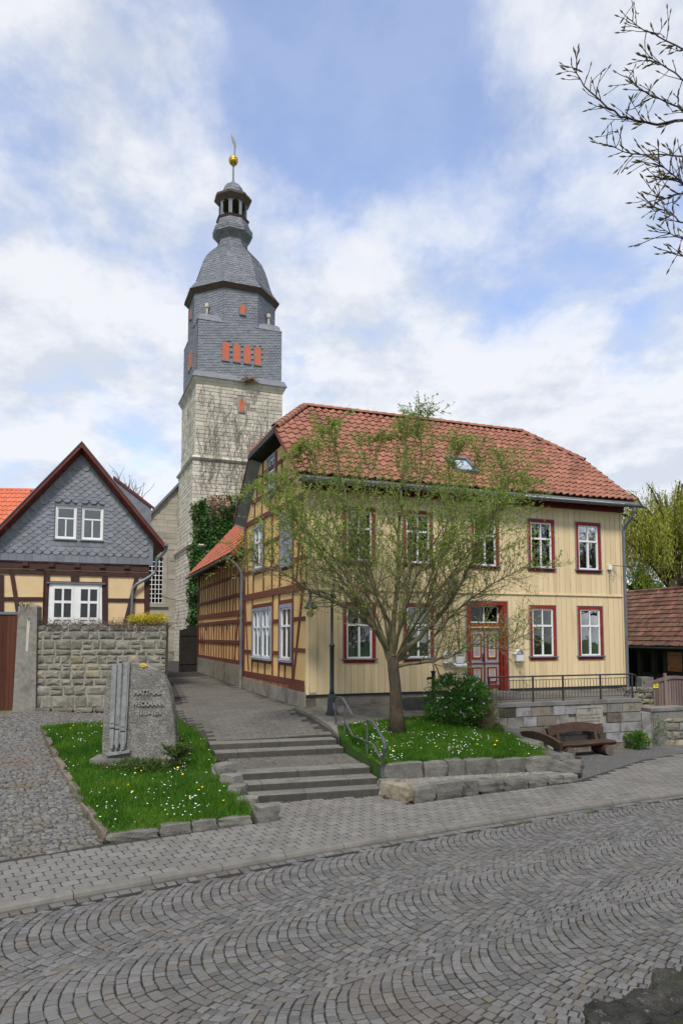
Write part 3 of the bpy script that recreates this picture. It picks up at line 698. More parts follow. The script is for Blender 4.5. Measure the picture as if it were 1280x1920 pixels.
# railing on the terrace
m_iron = mat('dark_iron', [(.035,.038,.045),(.05,.053,.06)], 12, .5, .1, 80, spec=.4, metal=.3)
rl = thing('railing', TW(6.8,-.12,TZ), 'slim dark iron railing with upright bars along the terrace edge', 'railing')
b = MB(); b.tube([TW(4.3,-.13,TZ+.70),TW(9.22,-.13,TZ+.70),TW(9.36,-.16,TZ+.66),TW(9.42,-.2,TZ+.45),TW(9.40,-.18,TZ+.22)], .022, 8); b.build('handrail', m_iron, rl)
b = MB(); b.tube([TW(4.3,-.13,TZ+.60),TW(9.25,-.13,TZ+.60)], .01, 6); b.build('upper_rail', m_iron, rl)
b = MB(); b.tube([TW(4.3,-.13,TZ+.09),TW(9.25,-.13,TZ+.09)], .01, 6); b.build('lower_rail', m_iron, rl)
for a in (4.35,5.75,6.75,8.05,9.2): b = MB(); b.box(TW,a-.02,a+.02,-.15,-.11,TZ-.02,TZ+.70); b.build('post', m_iron, rl)
a = 4.46
while a < 9.15:
    if min(abs(a-x) for x in (5.75,6.75,8.05,9.2)) > .05: b = MB(); b.tube([TW(a,-.13,TZ+.09),TW(a,-.13,TZ+.60)], .0075, 5); b.build('baluster', m_iron, rl)
    a += .108

# ================================================================== TIMBER HOUSE
m_board = mat('cream_boards', [(.63,.495,.29),(.70,.565,.345)], 3, .7, .2, 60, piece=.07, stretch=(1,1,.15), stain=((.46,.35,.205), 2.6, .55, .78, (1,1,.10)), stain2=((.36,.29,.19), 5, .66, .76, (1,1,.5)))
m_seam = mat('dark_board_seams', [(.20,.145,.075),(.27,.20,.11)], 3, .85, .1)
m_bdark = mat('house_base_black', [(.015,.016,.018),(.03,.03,.032)], 8, .6, .1)
m_red = mat('oxblood_paint', [(.20,.022,.014),(.28,.035,.022)], 5, .55, .12, 60, stain=((.14,.016,.012), 3, .5, .8))
m_redf = mat('dark_red_fascia', [(.11,.018,.015),(.16,.025,.02)], 5, .6, .1)
m_wpaint = mat('white_window_paint', [(.70,.70,.68),(.78,.78,.76)], 5, .45, .03)
m_greyp = mat('grey_blue_paint', [(.22,.235,.29),(.29,.305,.36)], 4, .6, .12, 50, stain=((.16,.165,.19), 4, .5, .8))
m_zinc = mat('zinc', [(.14,.165,.20),(.20,.225,.26)], 5, .45, .05, spec=.5, metal=.5)
m_ochre = mat('ochre_plaster', [(.64,.42,.17),(.71,.49,.215)], 2.5, .9, .25, 30, stain=((.57,.37,.14), 1.1, .5, .8))
m_timb = mat('red_brown_timber', [(.115,.036,.022),(.165,.055,.034)], 6, .75, .3, 50, piece=.12)
m_found = mat('foundation_plaster', [(.20,.18,.145),(.29,.26,.21)], 3, .9, .5, 30, stain=((.11,.10,.08), 1.4, .48, .7))
m_brick = mat('red_bricks', [(.20,.065,.035),(.29,.10,.055)], 6, .9, .4, 60, piece=.3, stain=((.26,.24,.20), 5, .6, .75))
m_curt = mat('net_curtain', [(.34,.36,.36),(.52,.53,.52)], 6, .9, 0, stretch=(6,6,.4))
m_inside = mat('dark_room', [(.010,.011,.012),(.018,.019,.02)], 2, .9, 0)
def glassmat(name, tint, rmix):
    m = bpy.data.materials.new(name); m.use_nodes = True; t = m.node_tree; n = t.nodes; l = t.links
    for x in list(n): n.remove(x)
    g1 = n.new('ShaderNodeBsdfGlossy'); g1.inputs['Roughness'].default_value = .015; g1.inputs['Color'].default_value = (.9,.94,.97,1)
    tr = n.new('ShaderNodeBsdfTransparent'); tr.inputs[0].default_value = (*tint, 1)
    fz = n.new('ShaderNodeFresnel'); fz.inputs[0].default_value = 1.52
    ml = n.new('ShaderNodeMath'); ml.operation = 'MULTIPLY_ADD'; ml.use_clamp = True; ml.inputs[1].default_value = 1.3; ml.inputs[2].default_value = rmix; l.new(fz.outputs[0], ml.inputs[0])
    mx = n.new('ShaderNodeMixShader'); l.new(ml.outputs[0], mx.inputs[0]); l.new(tr.outputs[0], mx.inputs[1]); l.new(g1.outputs[0], mx.inputs[2])
    ge = n.new('ShaderNodeNewGeometry'); nz = n.new('ShaderNodeTexNoise'); nz.inputs['Scale'].default_value = 2.3; l.new(ge.outputs['Position'], nz.inputs[0])
    bp = n.new('ShaderNodeBump'); bp.inputs['Strength'].default_value = .07; bp.inputs['Distance'].default_value = .02; l.new(nz.outputs[0], bp.inputs['Height']); l.new(bp.outputs[0], g1.inputs['Normal'])
    o = n.new('ShaderNodeOutputMaterial'); l.new(mx.outputs[0], o.inputs[0]); return m
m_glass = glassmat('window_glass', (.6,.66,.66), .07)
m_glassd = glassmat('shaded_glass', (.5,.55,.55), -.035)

def glazing(fr, a0, a1, z0, z1, d, win, cols=2, trans=.33, bars=.055, m=None, glass=None, curtain=None, upper=None, rows=None, back=None):
    """sash frame with a transom and a mullion, panes as pieces; d is the outer face of the sash"""
    m = m or m_wpaint; glass = glass or m_glass; upper = cols if upper is None else upper
    b = MB(); f = bars
    zt = z1-(z1-z0)*trans
    b.box(fr,a0,a0+f,d-.05,d,z0,z1); b.box(fr,a1-f,a1,d-.05,d,z0,z1); b.box(fr,a0+f,a1-f,d-.05,d,z0,z0+f); b.box(fr,a0+f,a1-f,d-.05,d,z1-f,z1)
    b.box(fr,a0+f,a1-f,d-.055,d+.012,zt-f*.6,zt+f*.6)
    w_ = (a1-a0-2*f); pan = []
    for zz0, zz1, nc, th in ((z0+f,zt-f*.6,cols,f*.5),(zt+f*.6,z1-f,upper,f*.3)):
        xs = [a0+f+w_*i/nc for i in range(nc+1)]
        for i in range(1, nc): b.box(fr,xs[i]-th,xs[i]+th,d-.045,d+.004,zz0,zz1)
        rr = rows if (rows and zz0 < zt) else 1
        for j in range(1, rr): zc_ = zz0+(zz1-zz0)*j/rr; b.box(fr,a0+f,a1-f,d-.04,d-.004,zc_-.013,zc_+.013)
        for i in range(nc):
            for j in range(rr): pan.append((xs[i],xs[i+1],zz0+(zz1-zz0)*j/rr,zz0+(zz1-zz0)*(j+1)/rr))
    b.build('sash', m, win)
    for (p0,p1,q0,q1) in pan:
        b = MB(); tx = rng.uniform(-.003,.003); b.hexa([fr(p0,d-.034,q0),fr(p1,d-.034+tx,q0),fr(p1,d-.03+tx,q0),fr(p0,d-.03,q0),fr(p0,d-.034-tx,q1),fr(p1,d-.034,q1),fr(p1,d-.03,q1),fr(p0,d-.03-tx,q1)]); b.build('pane', glass, win)
    if curtain:
        b = MB(); n = 18
        for side in curtain:
            c0, c1 = side; vs = []
            for i in range(n+1):
                a = a0+f+w_*(c0+(c1-c0)*i/n); dd = d-.16+.02*math.sin(i*1.9); vs += [fr(a,dd,z0+.02),fr(a,dd,z1-.03)]
            b.add(vs, [(2*i,2*i+2,2*i+3,2*i+1) for i in range(n)])
        b.build('curtain', m_curt, win)
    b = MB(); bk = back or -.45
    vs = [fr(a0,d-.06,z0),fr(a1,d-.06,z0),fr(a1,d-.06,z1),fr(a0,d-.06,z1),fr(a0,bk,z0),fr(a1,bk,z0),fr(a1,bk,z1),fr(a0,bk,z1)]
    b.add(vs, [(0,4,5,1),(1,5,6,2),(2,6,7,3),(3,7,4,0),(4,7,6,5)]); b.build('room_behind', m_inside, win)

house = thing('timber_house', (HO.x+5, HO.y+4, 1.2), 'long cream boarded two-storey house with oxblood window frames and red pantile roof', 'house')
HL, HW = 11.32, 7.95
def cutwall(fr, a0, a1, z0, z1, holes, d, thick, b):
    xs = sorted(set([a0,a1]+[x for h in holes for x in h[:2]]))
    for i in range(len(xs)-1):
        x0, x1 = xs[i], xs[i+1]; hs = sorted([(h[2],h[3]) for h in holes if h[0] <= x0+1e-6 and h[1] >= x1-1e-6]); z = z0
        for c0, c1 in hs+[(z1,z1)]:
            if c0-z > 1e-4: b.box(fr,x0,x1,d-thick,d,z,c0)
            z = max(z, c1)
WX = [(1.12,2.12),(3.04,4.03),(5.38,6.38),(7.49,8.50),(9.37,10.38)]
UPZ, LOZ = (5.36,7.00), (2.50,4.19)
holes = [(a+.1,c-.1,UPZ[0]+.06,UPZ[1]-.1) for a, c in WX]+[(a+.1,c-.1,LOZ[0]+.06,LOZ[1]-.1) for i, (a, c) in enumerate(WX) if i != 2]+[(5.30,6.52,1.5,4.20)]
b = MB(); cutwall(FAC,0.005,HL-.01,1.5,7.62,holes,-.012,.24,b); b.build('front_wall', m_seam, house)
b = MB(); b.box(FAC,HL-.28,HL-.012,-HW+.02,-.26,1.1,7.6); b.box(FAC,.02,HL-.3,-HW+.02,-HW+.26,1.1,7.6); b.build('other_walls', m_board, house)
b = MB(); b.box(FAC,.0,5.1,-.3,.02,.6,1.50); b.box(FAC,6.7,HL-.02,-.3,.02,.9,1.50); b.build('foundation', m_found, house)
b = MB(); b.box(FAC,.0,5.15,-.02,.055,1.505,1.56); b.box(FAC,6.67,HL-.02,-.02,.055,1.505,1.56); b.build('drip_board', m_bdark, house)
# boards: vertical, lapped, each cut round the openings
def blocked(a, z0, z1, full):
    segs = [(z0, z1)]
    for h in full:
        if h[0]-.02 < a < h[1]+.02:
            ns = []
            for s0, s1 in segs:
                if h[3] <= s0 or h[2] >= s1: ns.append((s0,s1)); continue
                if h[2] > s0: ns.append((s0,h[2]))
                if h[3] < s1: ns.append((h[3],s1))
            segs = ns
    return segs
full = [(a,c,UPZ[0],UPZ[1]) for a, c in WX]+[(a,c,LOZ[0],LOZ[1]) for i, (a, c) in enumerate(WX) if i != 2]+[(5.17,6.65,1.4,4.29)]
r7 = random.Random(23)
for (z0, z1) in ((1.56,4.53),(4.60,7.36)):
    a = .10
    while a < HL-.11:
        wd = r7.uniform(.185,.235); a1 = min(a+wd, HL-.09); b = MB(); cuts = sorted(set([a,a1]+[x for h in full for x in h[:2] if a < x < a1]))
        for i in range(len(cuts)-1):
            for s0, s1 in blocked((cuts[i]+cuts[i+1])/2, z0, z1, full):
                b = MB(); b.box(FAC,cuts[i]+(.013 if i == 0 else 0),cuts[i+1]-(.013 if i == len(cuts)-2 else 0),-.01,.010+r7.uniform(0,.003),s0,s1); b.build('board', m_board, house)
        if a1 < HL-.12:
            for s0, s1 in blocked(a1, z0, z1, full): b = MB(); b.box(FAC,a1-.0075,a1+.0075,-.01,.020,s0+.002,s1-.002); b.build('batten', m_board, house)
        a = a1
for a0 in (0.0,HL-.09): b = MB(); b.box(FAC,a0,a0+.09,-.01,.034,1.56,7.38); b.build('corner_board', m_board, house)
b = MB(); b.box(FAC,0,HL,.0,.048,4.53,4.565); b.box(FAC,0,HL,.0,.03,4.565,4.60); b.build('storey_band', m_board, house)
b = MB(); b.box(FAC,0.0,HL,-.01,.02,7.36,7.42); b.build('top_rail', m_board, house)
b = MB(); b.box(FAC,-.15,HL+.05,-.01,.09,7.42,7.66); b.box(FAC,-.15,HL+.05,.09,.36,7.60,7.64); b.build('fascia', m_redf, house)
def house_window(a0, a1, z0, z1, curtain, glass=None):
    b = MB(); c = .10
    b.box(FAC,a0,a0+c,-.03,.045,z0,z1); b.box(FAC,a1-c,a1,-.03,.045,z0,z1); b.box(FAC,a0+c,a1-c,-.03,.045,z1-c,z1); b.box(FAC,a0+.02,a1-.02,-.02,.04,z0-.07,z0+.05)
    w_ = b.build('window', m_red, house)
    b = MB(); b.box(FAC,a0-.022,a0-.002,-.01,.05,z0,z1+.022); b.box(FAC,a1+.002,a1+.022,-.01,.05,z0,z1+.022); b.box(FAC,a0-.022,a1+.022,-.01,.055,z1+.002,z1+.022); b.build('trim', m_greyp, w_)
    b = MB(); b.hexa([FAC(a0-.06,-.02,z0+.052),FAC(a1+.06,-.02,z0+.052),FAC(a1+.06,.09,z0+.02),FAC(a0-.06,.09,z0+.02),FAC(a0-.06,-.02,z0+.075),FAC(a1+.06,-.02,z0+.075),FAC(a1+.06,.09,z0+.04),FAC(a0-.06,.09,z0+.04)]); b.build('sill', m_zinc, w_)
    glazing(FAC,a0+c,a1-c,z0+.06,z1-c,.015,w_,2,.36,.05,curtain=curtain,back=-.9,glass=glass)
cu = [[(0,.32),(.68,1)],[(0,.3),(.7,1)],[(0,1)],[(0,.35),(.66,1)],[(0,.4),(.62,1)],[(0,.35),(.64,1)],[(.1,.4)],None,None]
j = 0
for a0, a1 in WX: house_window(a0,a1,*UPZ,cu[j]); j += 1
for i, (a0, a1) in enumerate(WX):
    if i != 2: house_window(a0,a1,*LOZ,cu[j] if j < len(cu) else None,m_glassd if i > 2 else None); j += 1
# door
m_doorg = mat('grey_door_paint', [(.27,.28,.31),(.34,.35,.375)], 4, .55, .08, 60)
m_cream = mat('cream_trim', [(.66,.45,.22),(.72,.52,.28)], 5, .6, .03)
b = MB(); b.box(FAC,5.17,5.32,-.14,.05,1.50,4.29); b.box(FAC,6.50,6.65,-.14,.05,1.50,4.29); b.box(FAC,5.32,6.50,-.14,.05,4.17,4.29); b.box(FAC,5.32,6.50,-.16,-.10,3.42,3.60)
b.box(FAC,6.43,6.50,-.22,-.03,1.5,4.17); b.box(FAC,5.32,5.36,-.22,-.03,1.5,4.17)
door = b.build('door', m_red, house)
b = MB(); b.box(FAC,5.14,5.168,-.01,.055,1.5,4.32); b.box(FAC,6.652,6.68,-.01,.055,1.5,4.32); b.box(FAC,5.14,6.68,-.01,.06,4.292,4.32); b.build('trim', m_greyp, door)
b = MB(); b.box(FAC,5.36,6.43,-.12,-.085,3.46,3.50); b.build('cream_moulding', m_cream, door)
for a0, a1 in ((5.365,5.885),(5.915,6.43)):
    b = MB(); b.box(FAC,a0,a1,-.21,-.15,1.56,3.42); b.build('leaf', m_doorg, door)
    b = MB(); b.box(FAC,a0,a1,-.15,-.135,1.56,1.68); b.box(FAC,a0,a1,-.15,-.125,2.34,2.375); b.build('kick_board', m_red, door)
    for z0, z1 in ((1.74,2.24),(2.50,3.28)):
        b = MB(); p0, p1 = a0+.09, a1-.09; f = .045
        for q in ((p0,p0+f,z0,z1),(p1-f,p1,z0,z1),(p0+f,p1-f,z0,z0+f),(p0+f,p1-f,z1-f,z1)): b.box(FAC,q[0],q[1],-.15,-.118,q[2],q[3])
        b.build('panel_frame', m_red, door); b = MB(); p0 += f; p1 -= f; z0 += f; z1 -= f; f = .035
        for q in ((p0,p0+f,z0,z1),(p1-f,p1,z0,z1),(p0+f,p1-f,z0,z0+f),(p0+f,p1-f,z1-f,z1)): b.box(FAC,q[0],q[1],-.15,-.13,q[2],q[3])
        b.build('panel_border', m_cream, door); b = MB(); b.box(FAC,p0+f,p1-f,-.15,-.142,z0+f,z1-f); b.build('panel', m_doorg, door)
b = MB(); b.box(FAC,5.882,5.918,-.16,-.11,1.56,3.42); b.build('centre_strip', m_red, door)
b = MB(); b.tube([FAC(5.85,-.13,2.56),FAC(5.85,-.07,2.56),FAC(5.75,-.07,2.55)],.011,6); b.box(FAC,5.83,5.87,-.15,-.135,2.42,2.66); b.build('handle', m_iron, door)
b = MB(); f = .04
for q in ((5.36,5.36+f,3.62,4.16),(6.43-f,6.43,3.62,4.16),(5.36,6.43,3.62,3.62+f),(5.36,6.43,4.12,4.16),(5.88,5.92,3.66,4.12)): b.box(FAC,q[0],q[1],-.17,-.13,q[2],q[3])
b.build('fanlight_frame', m_wpaint, door)
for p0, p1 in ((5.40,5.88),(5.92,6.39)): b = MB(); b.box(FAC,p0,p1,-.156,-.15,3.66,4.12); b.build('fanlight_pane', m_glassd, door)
b = MB(); b.box(FAC,5.33,6.47,-.6,-.58,1.5,4.17); b.build('room_behind', m_inside, door)
b = MB(); b.box(FAC,5.1,6.75,-.05,.55,TZ-.02,1.495); b.build('door_step', m_conc, house)

# ---- gable wall with its timber frame
GH = 11.14
def roofz(t):                                             # under-roof line of the gable wall at depth t
    t2 = min(t, HW-t); return 7.42+t2*(GH-7.42)/(HW/2)
HIPT, HIPZ = 2.2, 9.42
gw = [(2.69,1.37,2.45,4.20),(6.43,3.76,2.42,4.20),(6.30,4.98,5.60,7.22),(2.68,1.38,5.40,7.14),(4.36,3.34,7.97,9.36)]
gh = [(min(a,c)+.07,max(a,c)-.07,z0+.06,z1-.07) for a, c, z0, z1 in gw]
b = MB()
ring = [(0,1.78),(HW,1.78),(HW,7.42),(HW-HIPT,HIPZ),(HIPT,HIPZ),(0,7.42)]
# plaster core in vertical strips with the openings left free
xs = sorted(set([0,HIPT,HW-HIPT,HW]+[x for h in gh for x in h[:2]]))
for i in range(len(xs)-1):
    x0, x1 = xs[i], xs[i+1]; top0, top1 = min(roofz(x0),HIPZ)-.02, min(roofz(x1),HIPZ)-.02
    z = 1.78
    for c0, c1 in sorted([(h[2],h[3]) for h in gh if h[0] <= x0+1e-6 and h[1] >= x1-1e-6]):
        b.box(GAB,x0,x1,-.24,-.004,z,c0); z = c1
    b.hexa([GAB(x0,-.24,z),GAB(x1,-.24,z),GAB(x1,-.004,z),GAB(x0,-.004,z),GAB(x0,-.24,top0),GAB(x1,-.24,top1),GAB(x1,-.004,top1),GAB(x0,-.004,top0)])
b.build('gable_wall', m_ochre, house)
def timber(p, q, wd=.13, d=.022, par=None, fr=None, m=None, name='timber'):
    b = MB(); b.bar(fr or GAB, p, q, wd, -.03, d+rng.uniform(0,.008)); return b.build(name, m or m_timb, par or house)
timber((.12,1.86),(HW-.02,1.78),.17,.03); timber((.02,4.64),(HW,4.67),.22,.034); timber((.06,7.28),(HW-.1,7.50),.18,.034); timber((1.35,8.0),(HW-1.2,8.22),.13,.03); timber((2.2,8.87),(HW-2.0,9.0),.12,.03)
timber((HW-.09,1.8),(HW-.09,7.45),.2,.03)
for t, z0, z1 in ((6.52,1.9,4.55),(3.60,1.9,4.55),(2.80,1.9,4.55),(1.28,1.9,4.55),(6.40,4.78,7.35),(4.88,4.78,7.35),(3.75,4.78,7.35),(2.78,4.78,7.25),(1.29,4.78,7.2),(6.3,7.5,8.15),(5.2,7.5,8.15),(4.1,7.5,7.95),(2.9,7.4,8.0),(5.15,8.28,8.9),(4.42,8.1,9.35),(3.28,8.1,9.35),(2.6,8.1,8.85),(5.1,9.0,9.4),(5.95,8.25,8.92)):
    timber((t,z0),(t,z1),.12)
for t0, t1, z in ((6.58,HW-.2,3.69),(2.86,3.54,3.69),(.05,1.22,3.71),(6.58,HW-.2,2.62),(2.86,3.54,2.66),(.05,1.22,2.80),(3.81,4.82,6.42),(2.84,3.70,6.40),(6.46,HW-.2,6.46),(.05,1.23,6.3),(3.81,6.35,5.50),(6.46,HW-.2,5.60),(.05,1.23,5.5),(2.84,3.69,5.45),(1.34,2.72,5.33),(3.6,6.5,4.28),(1.3,2.8,4.28),(3.66,6.46,2.33),(1.34,2.74,2.36)):
    timber((t0,z),(t1,z),.12)
for t, z0, z1 in ((5.6,1.9,2.28),(4.6,1.9,2.28),(2.1,1.9,2.3)): timber((t,z0),(t,z1),.11)
timber((.28,4.55),(1.18,1.95),.13,.026); timber((7.72,4.5),(7.05,1.95),.11,.026); timber((7.6,7.4),(7.25,4.8),.11,.026); timber((.3,7.2),(.95,4.8),.12,.026)
# foundation and the brick course
b = MB(); b.box(GAB,-.02,HW,-.3,.05,.7,1.62); b.build('gable_foundation', m_found, house)
b = MB(); b.box(GAB,1.7,HW,-.05,.012,1.60,1.78); b.box(GAB,.0,1.7,-.05,.02,1.6,1.79); b.build('brick_bed', m_mortar, house)
for k in range(2):
    a = 1.72+(.12 if k else 0)
    while a < HW-.3: b = MB(); b.box(GAB,a,a+.225,-.02,.022,1.615+k*.083,1.685+k*.083); b.build('brick', m_brick, house); a += .24
timber((.05,1.72),(1.65,1.72),.16,.04)
def gable_window(a0, a1, z0, z1, cols, closed=False):
    a0, a1 = min(a0,a1), max(a0,a1); b = MB(); c = .09
    b.box(GAB,a0,a0+c,-.05,.045,z0,z1); b.box(GAB,a1-c,a1,-.05,.045,z0,z1); b.box(GAB,a0+c,a1-c,-.05,.045,z1-c*1.2,z1)
    if cols == 4: b.box(GAB,(a0+a1)/2-.06,(a0+a1)/2+.06,-.05,.04,z0,z1-c)
    w_ = b.build('window', m_greyp, house)
    b = MB(); b.hexa([GAB(a0-.05,-.05,z0-.02),GAB(a1+.05,-.05,z0-.02),GAB(a1+.05,.1,z0-.05),GAB(a0-.05,.1,z0-.05),GAB(a0-.05,-.05,z0+.06),GAB(a1+.05,-.05,z0+.06),GAB(a1+.05,.1,z0+.02),GAB(a0-.05,.1,z0+.02)]); b.build('sill', m_greyp, w_)
    if closed:
        b = MB(); b.box(GAB,a0+c,a1-c,-.03,.01,z0+.05,z1-c); b.build('shutter', m_greyp, w_)
        b = MB()
        for z in (z0+.3,(z0+z1)/2,z1-.35): b.box(GAB,a0+c+.02,a1-c-.02,.01,.025,z-.04,z+.04)
        b.build('ledge_board', m_greyp, w_); return
    sp = [(a0+c,a1-c)] if cols < 4 else [(a0+c,(a0+a1)/2-.06),((a0+a1)/2+.06,a1-c)]
    for s0, s1 in sp: glazing(GAB,s0,s1,z0+.06,z1-c*1.2,.0,w_,2,.36,.055,curtain=[(0,1)] if cols < 9 else None)
gable_window(*gw[0],2); gable_window(*gw[1],4); gable_window(*gw[2],2); gable_window(*gw[3],2,True); gable_window(*gw[4],2)

# ---- roof: front slope, rear slope, half hips
m_tile = mat('red_pantiles', [(.225,.094,.06),(.285,.122,.08),(.34,.158,.108)], 3.5, .8, .25, 60, piece=.13, hue=.008, stain=((.12,.062,.045), 1.0, .53, .76, (1.6,.7,.7)), stain2=((.28,.17,.12), 9, .62, .78))
m_soff = mat('grey_soffit', [(.17,.165,.155),(.22,.215,.20)], 4, .75, .2, 40, stretch=(1,1,.3))
OV = .35; EZ, ED = 7.62, .42                              # verge overhang, eave height and reach
def front_pt(s, t): # point on the roof surface above plan (s along, t depth), front or rear slope
    tt = t if t <= HW/2 else HW-t
    k = (GH-EZ)/(HW/2+ED); z = EZ+(tt+ED)*k
    flare = .10*max(0, 1-(tt+ED)/1.3)**2+.035*mnoise.noise(Vector((s*.45,t*.6,2.0)))
    return HO*1.0+U*s+V*t+Vector((0,0,z+flare+.06-HO.z))
# tile grid on one slope: local coordinates (s, r) with r measured up the slope
def pantile(P, eu, ev, en, w_, l_, b):
    prof = [(0,.010),(.12,.0),(.30,.004),(.48,.020),(.62,.048),(.78,.058),(.92,.042),(1.04,.014)]
    n = len(prof); vs = []
    for v0, lift in ((0,.042),(1.08,.0)):
        for x, h in prof: vs.append(P+eu*(x*w_)+ev*(v0*l_)+en*(h+lift))
    vs += [P+eu*(x*w_)+en*(h+.042-.034) for x, h in prof]
    b.add(vs, [(i,i+1,n+i+1,n+i) for i in range(n-1)]+[(2*n+i,2*n+i+1,i+1,i) for i in range(n-1)])
rn = math.hypot(HW/2+ED, GH-EZ); pitch_ = math.atan2(GH-EZ, HW/2+ED)
NR = 15; TL = rn/NR; TWD = .262
HIPIN = 1.17+OV                                            # the ridge ends this far inside the verge
def slopes(front):
    out = []; ncol = int((HL+2*OV)/TWD)+1
    eu = U if front else -U
    for i in range(NR):
        for j in range(ncol):
            s = -OV+j*TWD; r0 = i*TL
            if s+TWD > HL+OV+.05: continue
            tm = (r0+TL*.6)*math.cos(pitch_)-ED
            if tm > HIPT:
                lim = -OV+(tm-HIPT)/(HW/2-HIPT)*HIPIN
                if s+TWD*.35 < lim or s+TWD*.65 > HL-lim: continue
            t = r0*math.cos(pitch_)-ED
            if not front: t = HW-t
            p0 = front_pt(s if front else s+TWD, t); t2 = (r0+TL)*math.cos(pitch_)-ED
            p1 = front_pt(s if front else s+TWD, t2 if front else HW-t2)
            ev = (p1-p0); l_ = ev.length; ev = ev/l_; en = eu.cross(ev).normalized()
            if en.z < 0: en = -en
            b = MB(); jt = rng.uniform(-.006,.006); pantile(p0+en*jt, eu, ev, en, TWD, l_, b); out.append((tuple(p0), b))
    return out
deck = MB()
for front in (True, False):
    f = (lambda s, t: front_pt(s, t)-Vector((0,0,.075))) if front else (lambda s, t: front_pt(s, HW-t)-Vector((0,0,.075)))
    ts = [-ED,-ED+.5,-ED+1.3,HIPT,HW/2]
    for s0, s1, tt in ((-OV,HL+OV,ts[:4]),):
        for i in range(len(tt)-1):
            lo = [f(s0,tt[i]),f(s1,tt[i]),f(s1,tt[i+1]),f(s0,tt[i+1])]; deck.prism([p-Vector((0,0,.05)) for p in lo], lo)
    lo = [f(-OV,HIPT),f(HL+OV,HIPT),f(HL+OV-HIPIN,HW/2),f(-OV+HIPIN,HW/2)]; deck.prism([p-Vector((0,0,.05)) for p in lo], lo)
for end in (0, 1):
    s_e = -OV if end == 0 else HL+OV; s_r = s_e+HIPIN*(1 if end == 0 else -1)
    lo = [front_pt(s_e,HIPT),front_pt(s_e,HW-HIPT),front_pt(s_r,HW/2)]; lo = [p-Vector((0,0,.075)) for p in lo]; deck.prism([p-Vector((0,0,.05)) for p in lo], lo)
roof = deck.build('roof', m_soff, house)
tl = slopes(True)
# skylight opening
skc = onplane(865, 876, front_pt(5,1.5), (-V*math.sin(pitch_)+Vector((0,0,math.cos(pitch_)))))
sk_s = (skc-HO).dot(U); sk_t = (skc-HO).dot(V)
tl = [q for q in tl if not (abs((Vector(q[0])-HO).dot(U)+.13-sk_s) < .40 and abs((Vector(q[0])-HO).dot(V)+.1-sk_t) < .42)]
rt_ = slopes(False)
pieces('roof_tile', tl+rt_, m_tile, roof, 300, 'roof_tiles')
# hip tiles on the half hip, both ends
hp = []
for end in (0, 1):
    sg_ = 1 if end == 0 else -1; s_e = -OV if end == 0 else HL+OV
    for i in range(7):
        f0 = i/7.0; t0 = HIPT+(HW/2-HIPT)*f0; n = int((HW-2*t0)/TWD)
        for j in range(n):
            t = HW/2-n*TWD/2+j*TWD; s = s_e+sg_*HIPIN*f0; z = front_pt(0,HIPT).z+(front_pt(0,HW/2).z-front_pt(0,HIPT).z)*f0
            p0 = HO+U*s+V*t; p0.z = z; ev = (U*sg_*HIPIN+Vector((0,0,front_pt(0,HW/2).z-front_pt(0,HIPT).z))); l_ = ev.length/7; ev.normalize(); en = (-U*sg_*ev.z+Vector((0,0,HIPIN))); en.normalize()
            b = MB(); pantile(p0, V, ev, en, TWD, l_, b); hp.append((tuple(p0), b))
J = MB()
for c, b in hp: J.add(b.v, b.f)
J.build('hip_face_tiles', m_tile, roof, kind='stuff')
def ridge_tiles(p, q, n, name='ridge_tile'):
    for i in range(n):
        a = p.lerp(q, i/n); c = p.lerp(q, (i+1.12)/n); d = (c-a).normalized(); sd_ = d.cross(Vector((0,0,1))).normalized(); upn = sd_.cross(d); b = MB(); m_ = 6
        vs = []
        for pt, rr in ((a,.155),(c,.125)):
            for k in range(m_+1): th = math.pi*k/m_; vs.append(pt+sd_*(rr*math.cos(th))+upn*(rr*math.sin(th)*.85-.03))
        vs += [a+sd_*(.125*math.cos(math.pi*k/m_))+upn*(.125*math.sin(math.pi*k/m_)*.85-.03) for k in range(m_+1)]
        b.add(vs, [(k,k+1,m_+2+k,m_+1+k) for k in range(m_)]+[(2*m_+2+k,2*m_+3+k,k+1,k) for k in range(m_)]); b.build(name, m_tile, roof)
rA, rB = front_pt(-OV+HIPIN,HW/2), front_pt(HL+OV-HIPIN,HW/2); up5 = Vector((0,0,.06))
ridge_tiles(rB+up5, rA+up5, 26)
ridge_tiles(front_pt(-OV,HIPT)+up5, rA+up5, 9, 'hip_tile'); ridge_tiles(front_pt(HL+OV,HIPT)+up5, rB+up5, 9, 'hip_tile'); ridge_tiles(front_pt(-OV,HW-HIPT)+up5, rA+up5, 9, 'hip_tile')
# verge boards: red edge and grey soffit on the gable, half-hip eave
for (t0,t1) in ((HW-HIPT,HW+ED),(-ED,HIPT)):
    b = MB(); p, q = front_pt(-OV,t0), front_pt(-OV,t1); dn = Vector((0,0,-.13))
    b.prism([p-U*.03,q-U*.03,q-U*.03+dn,p-U*.03+dn], [p,q,q+dn,p+dn]); b.build('verge_board', m_redf, roof)
    if t0 > 4:
        b = MB(); p, q = front_pt(-OV,t0), front_pt(-OV,t1); dn = Vector((0,0,-.12)); k = U*(OV+.02); e_ = V*.0
        p2, q2 = p+k-V*.28-Vector((0,0,.2)), q+k-V*.5-Vector((0,0,.24))
        b.prism([p+dn,q+dn,q2+dn,p2+dn], [x+dn+Vector((0,0,-.03)) for x in (p,q,q2,p2)]); b.build('soffit', m_soff, roof)
        b = MB(); p3, q3 = front_pt(-OV,HW+ED)+dn, front_pt(.02,HW+ED)+dn
        b.prism([p3,q3,q2+dn,q2+dn-U*.2], [x-Vector((0,0,.04)) for x in (p3,q3,q2+dn,q2+dn-U*.2)]); b.build('soffit', m_soff, roof)
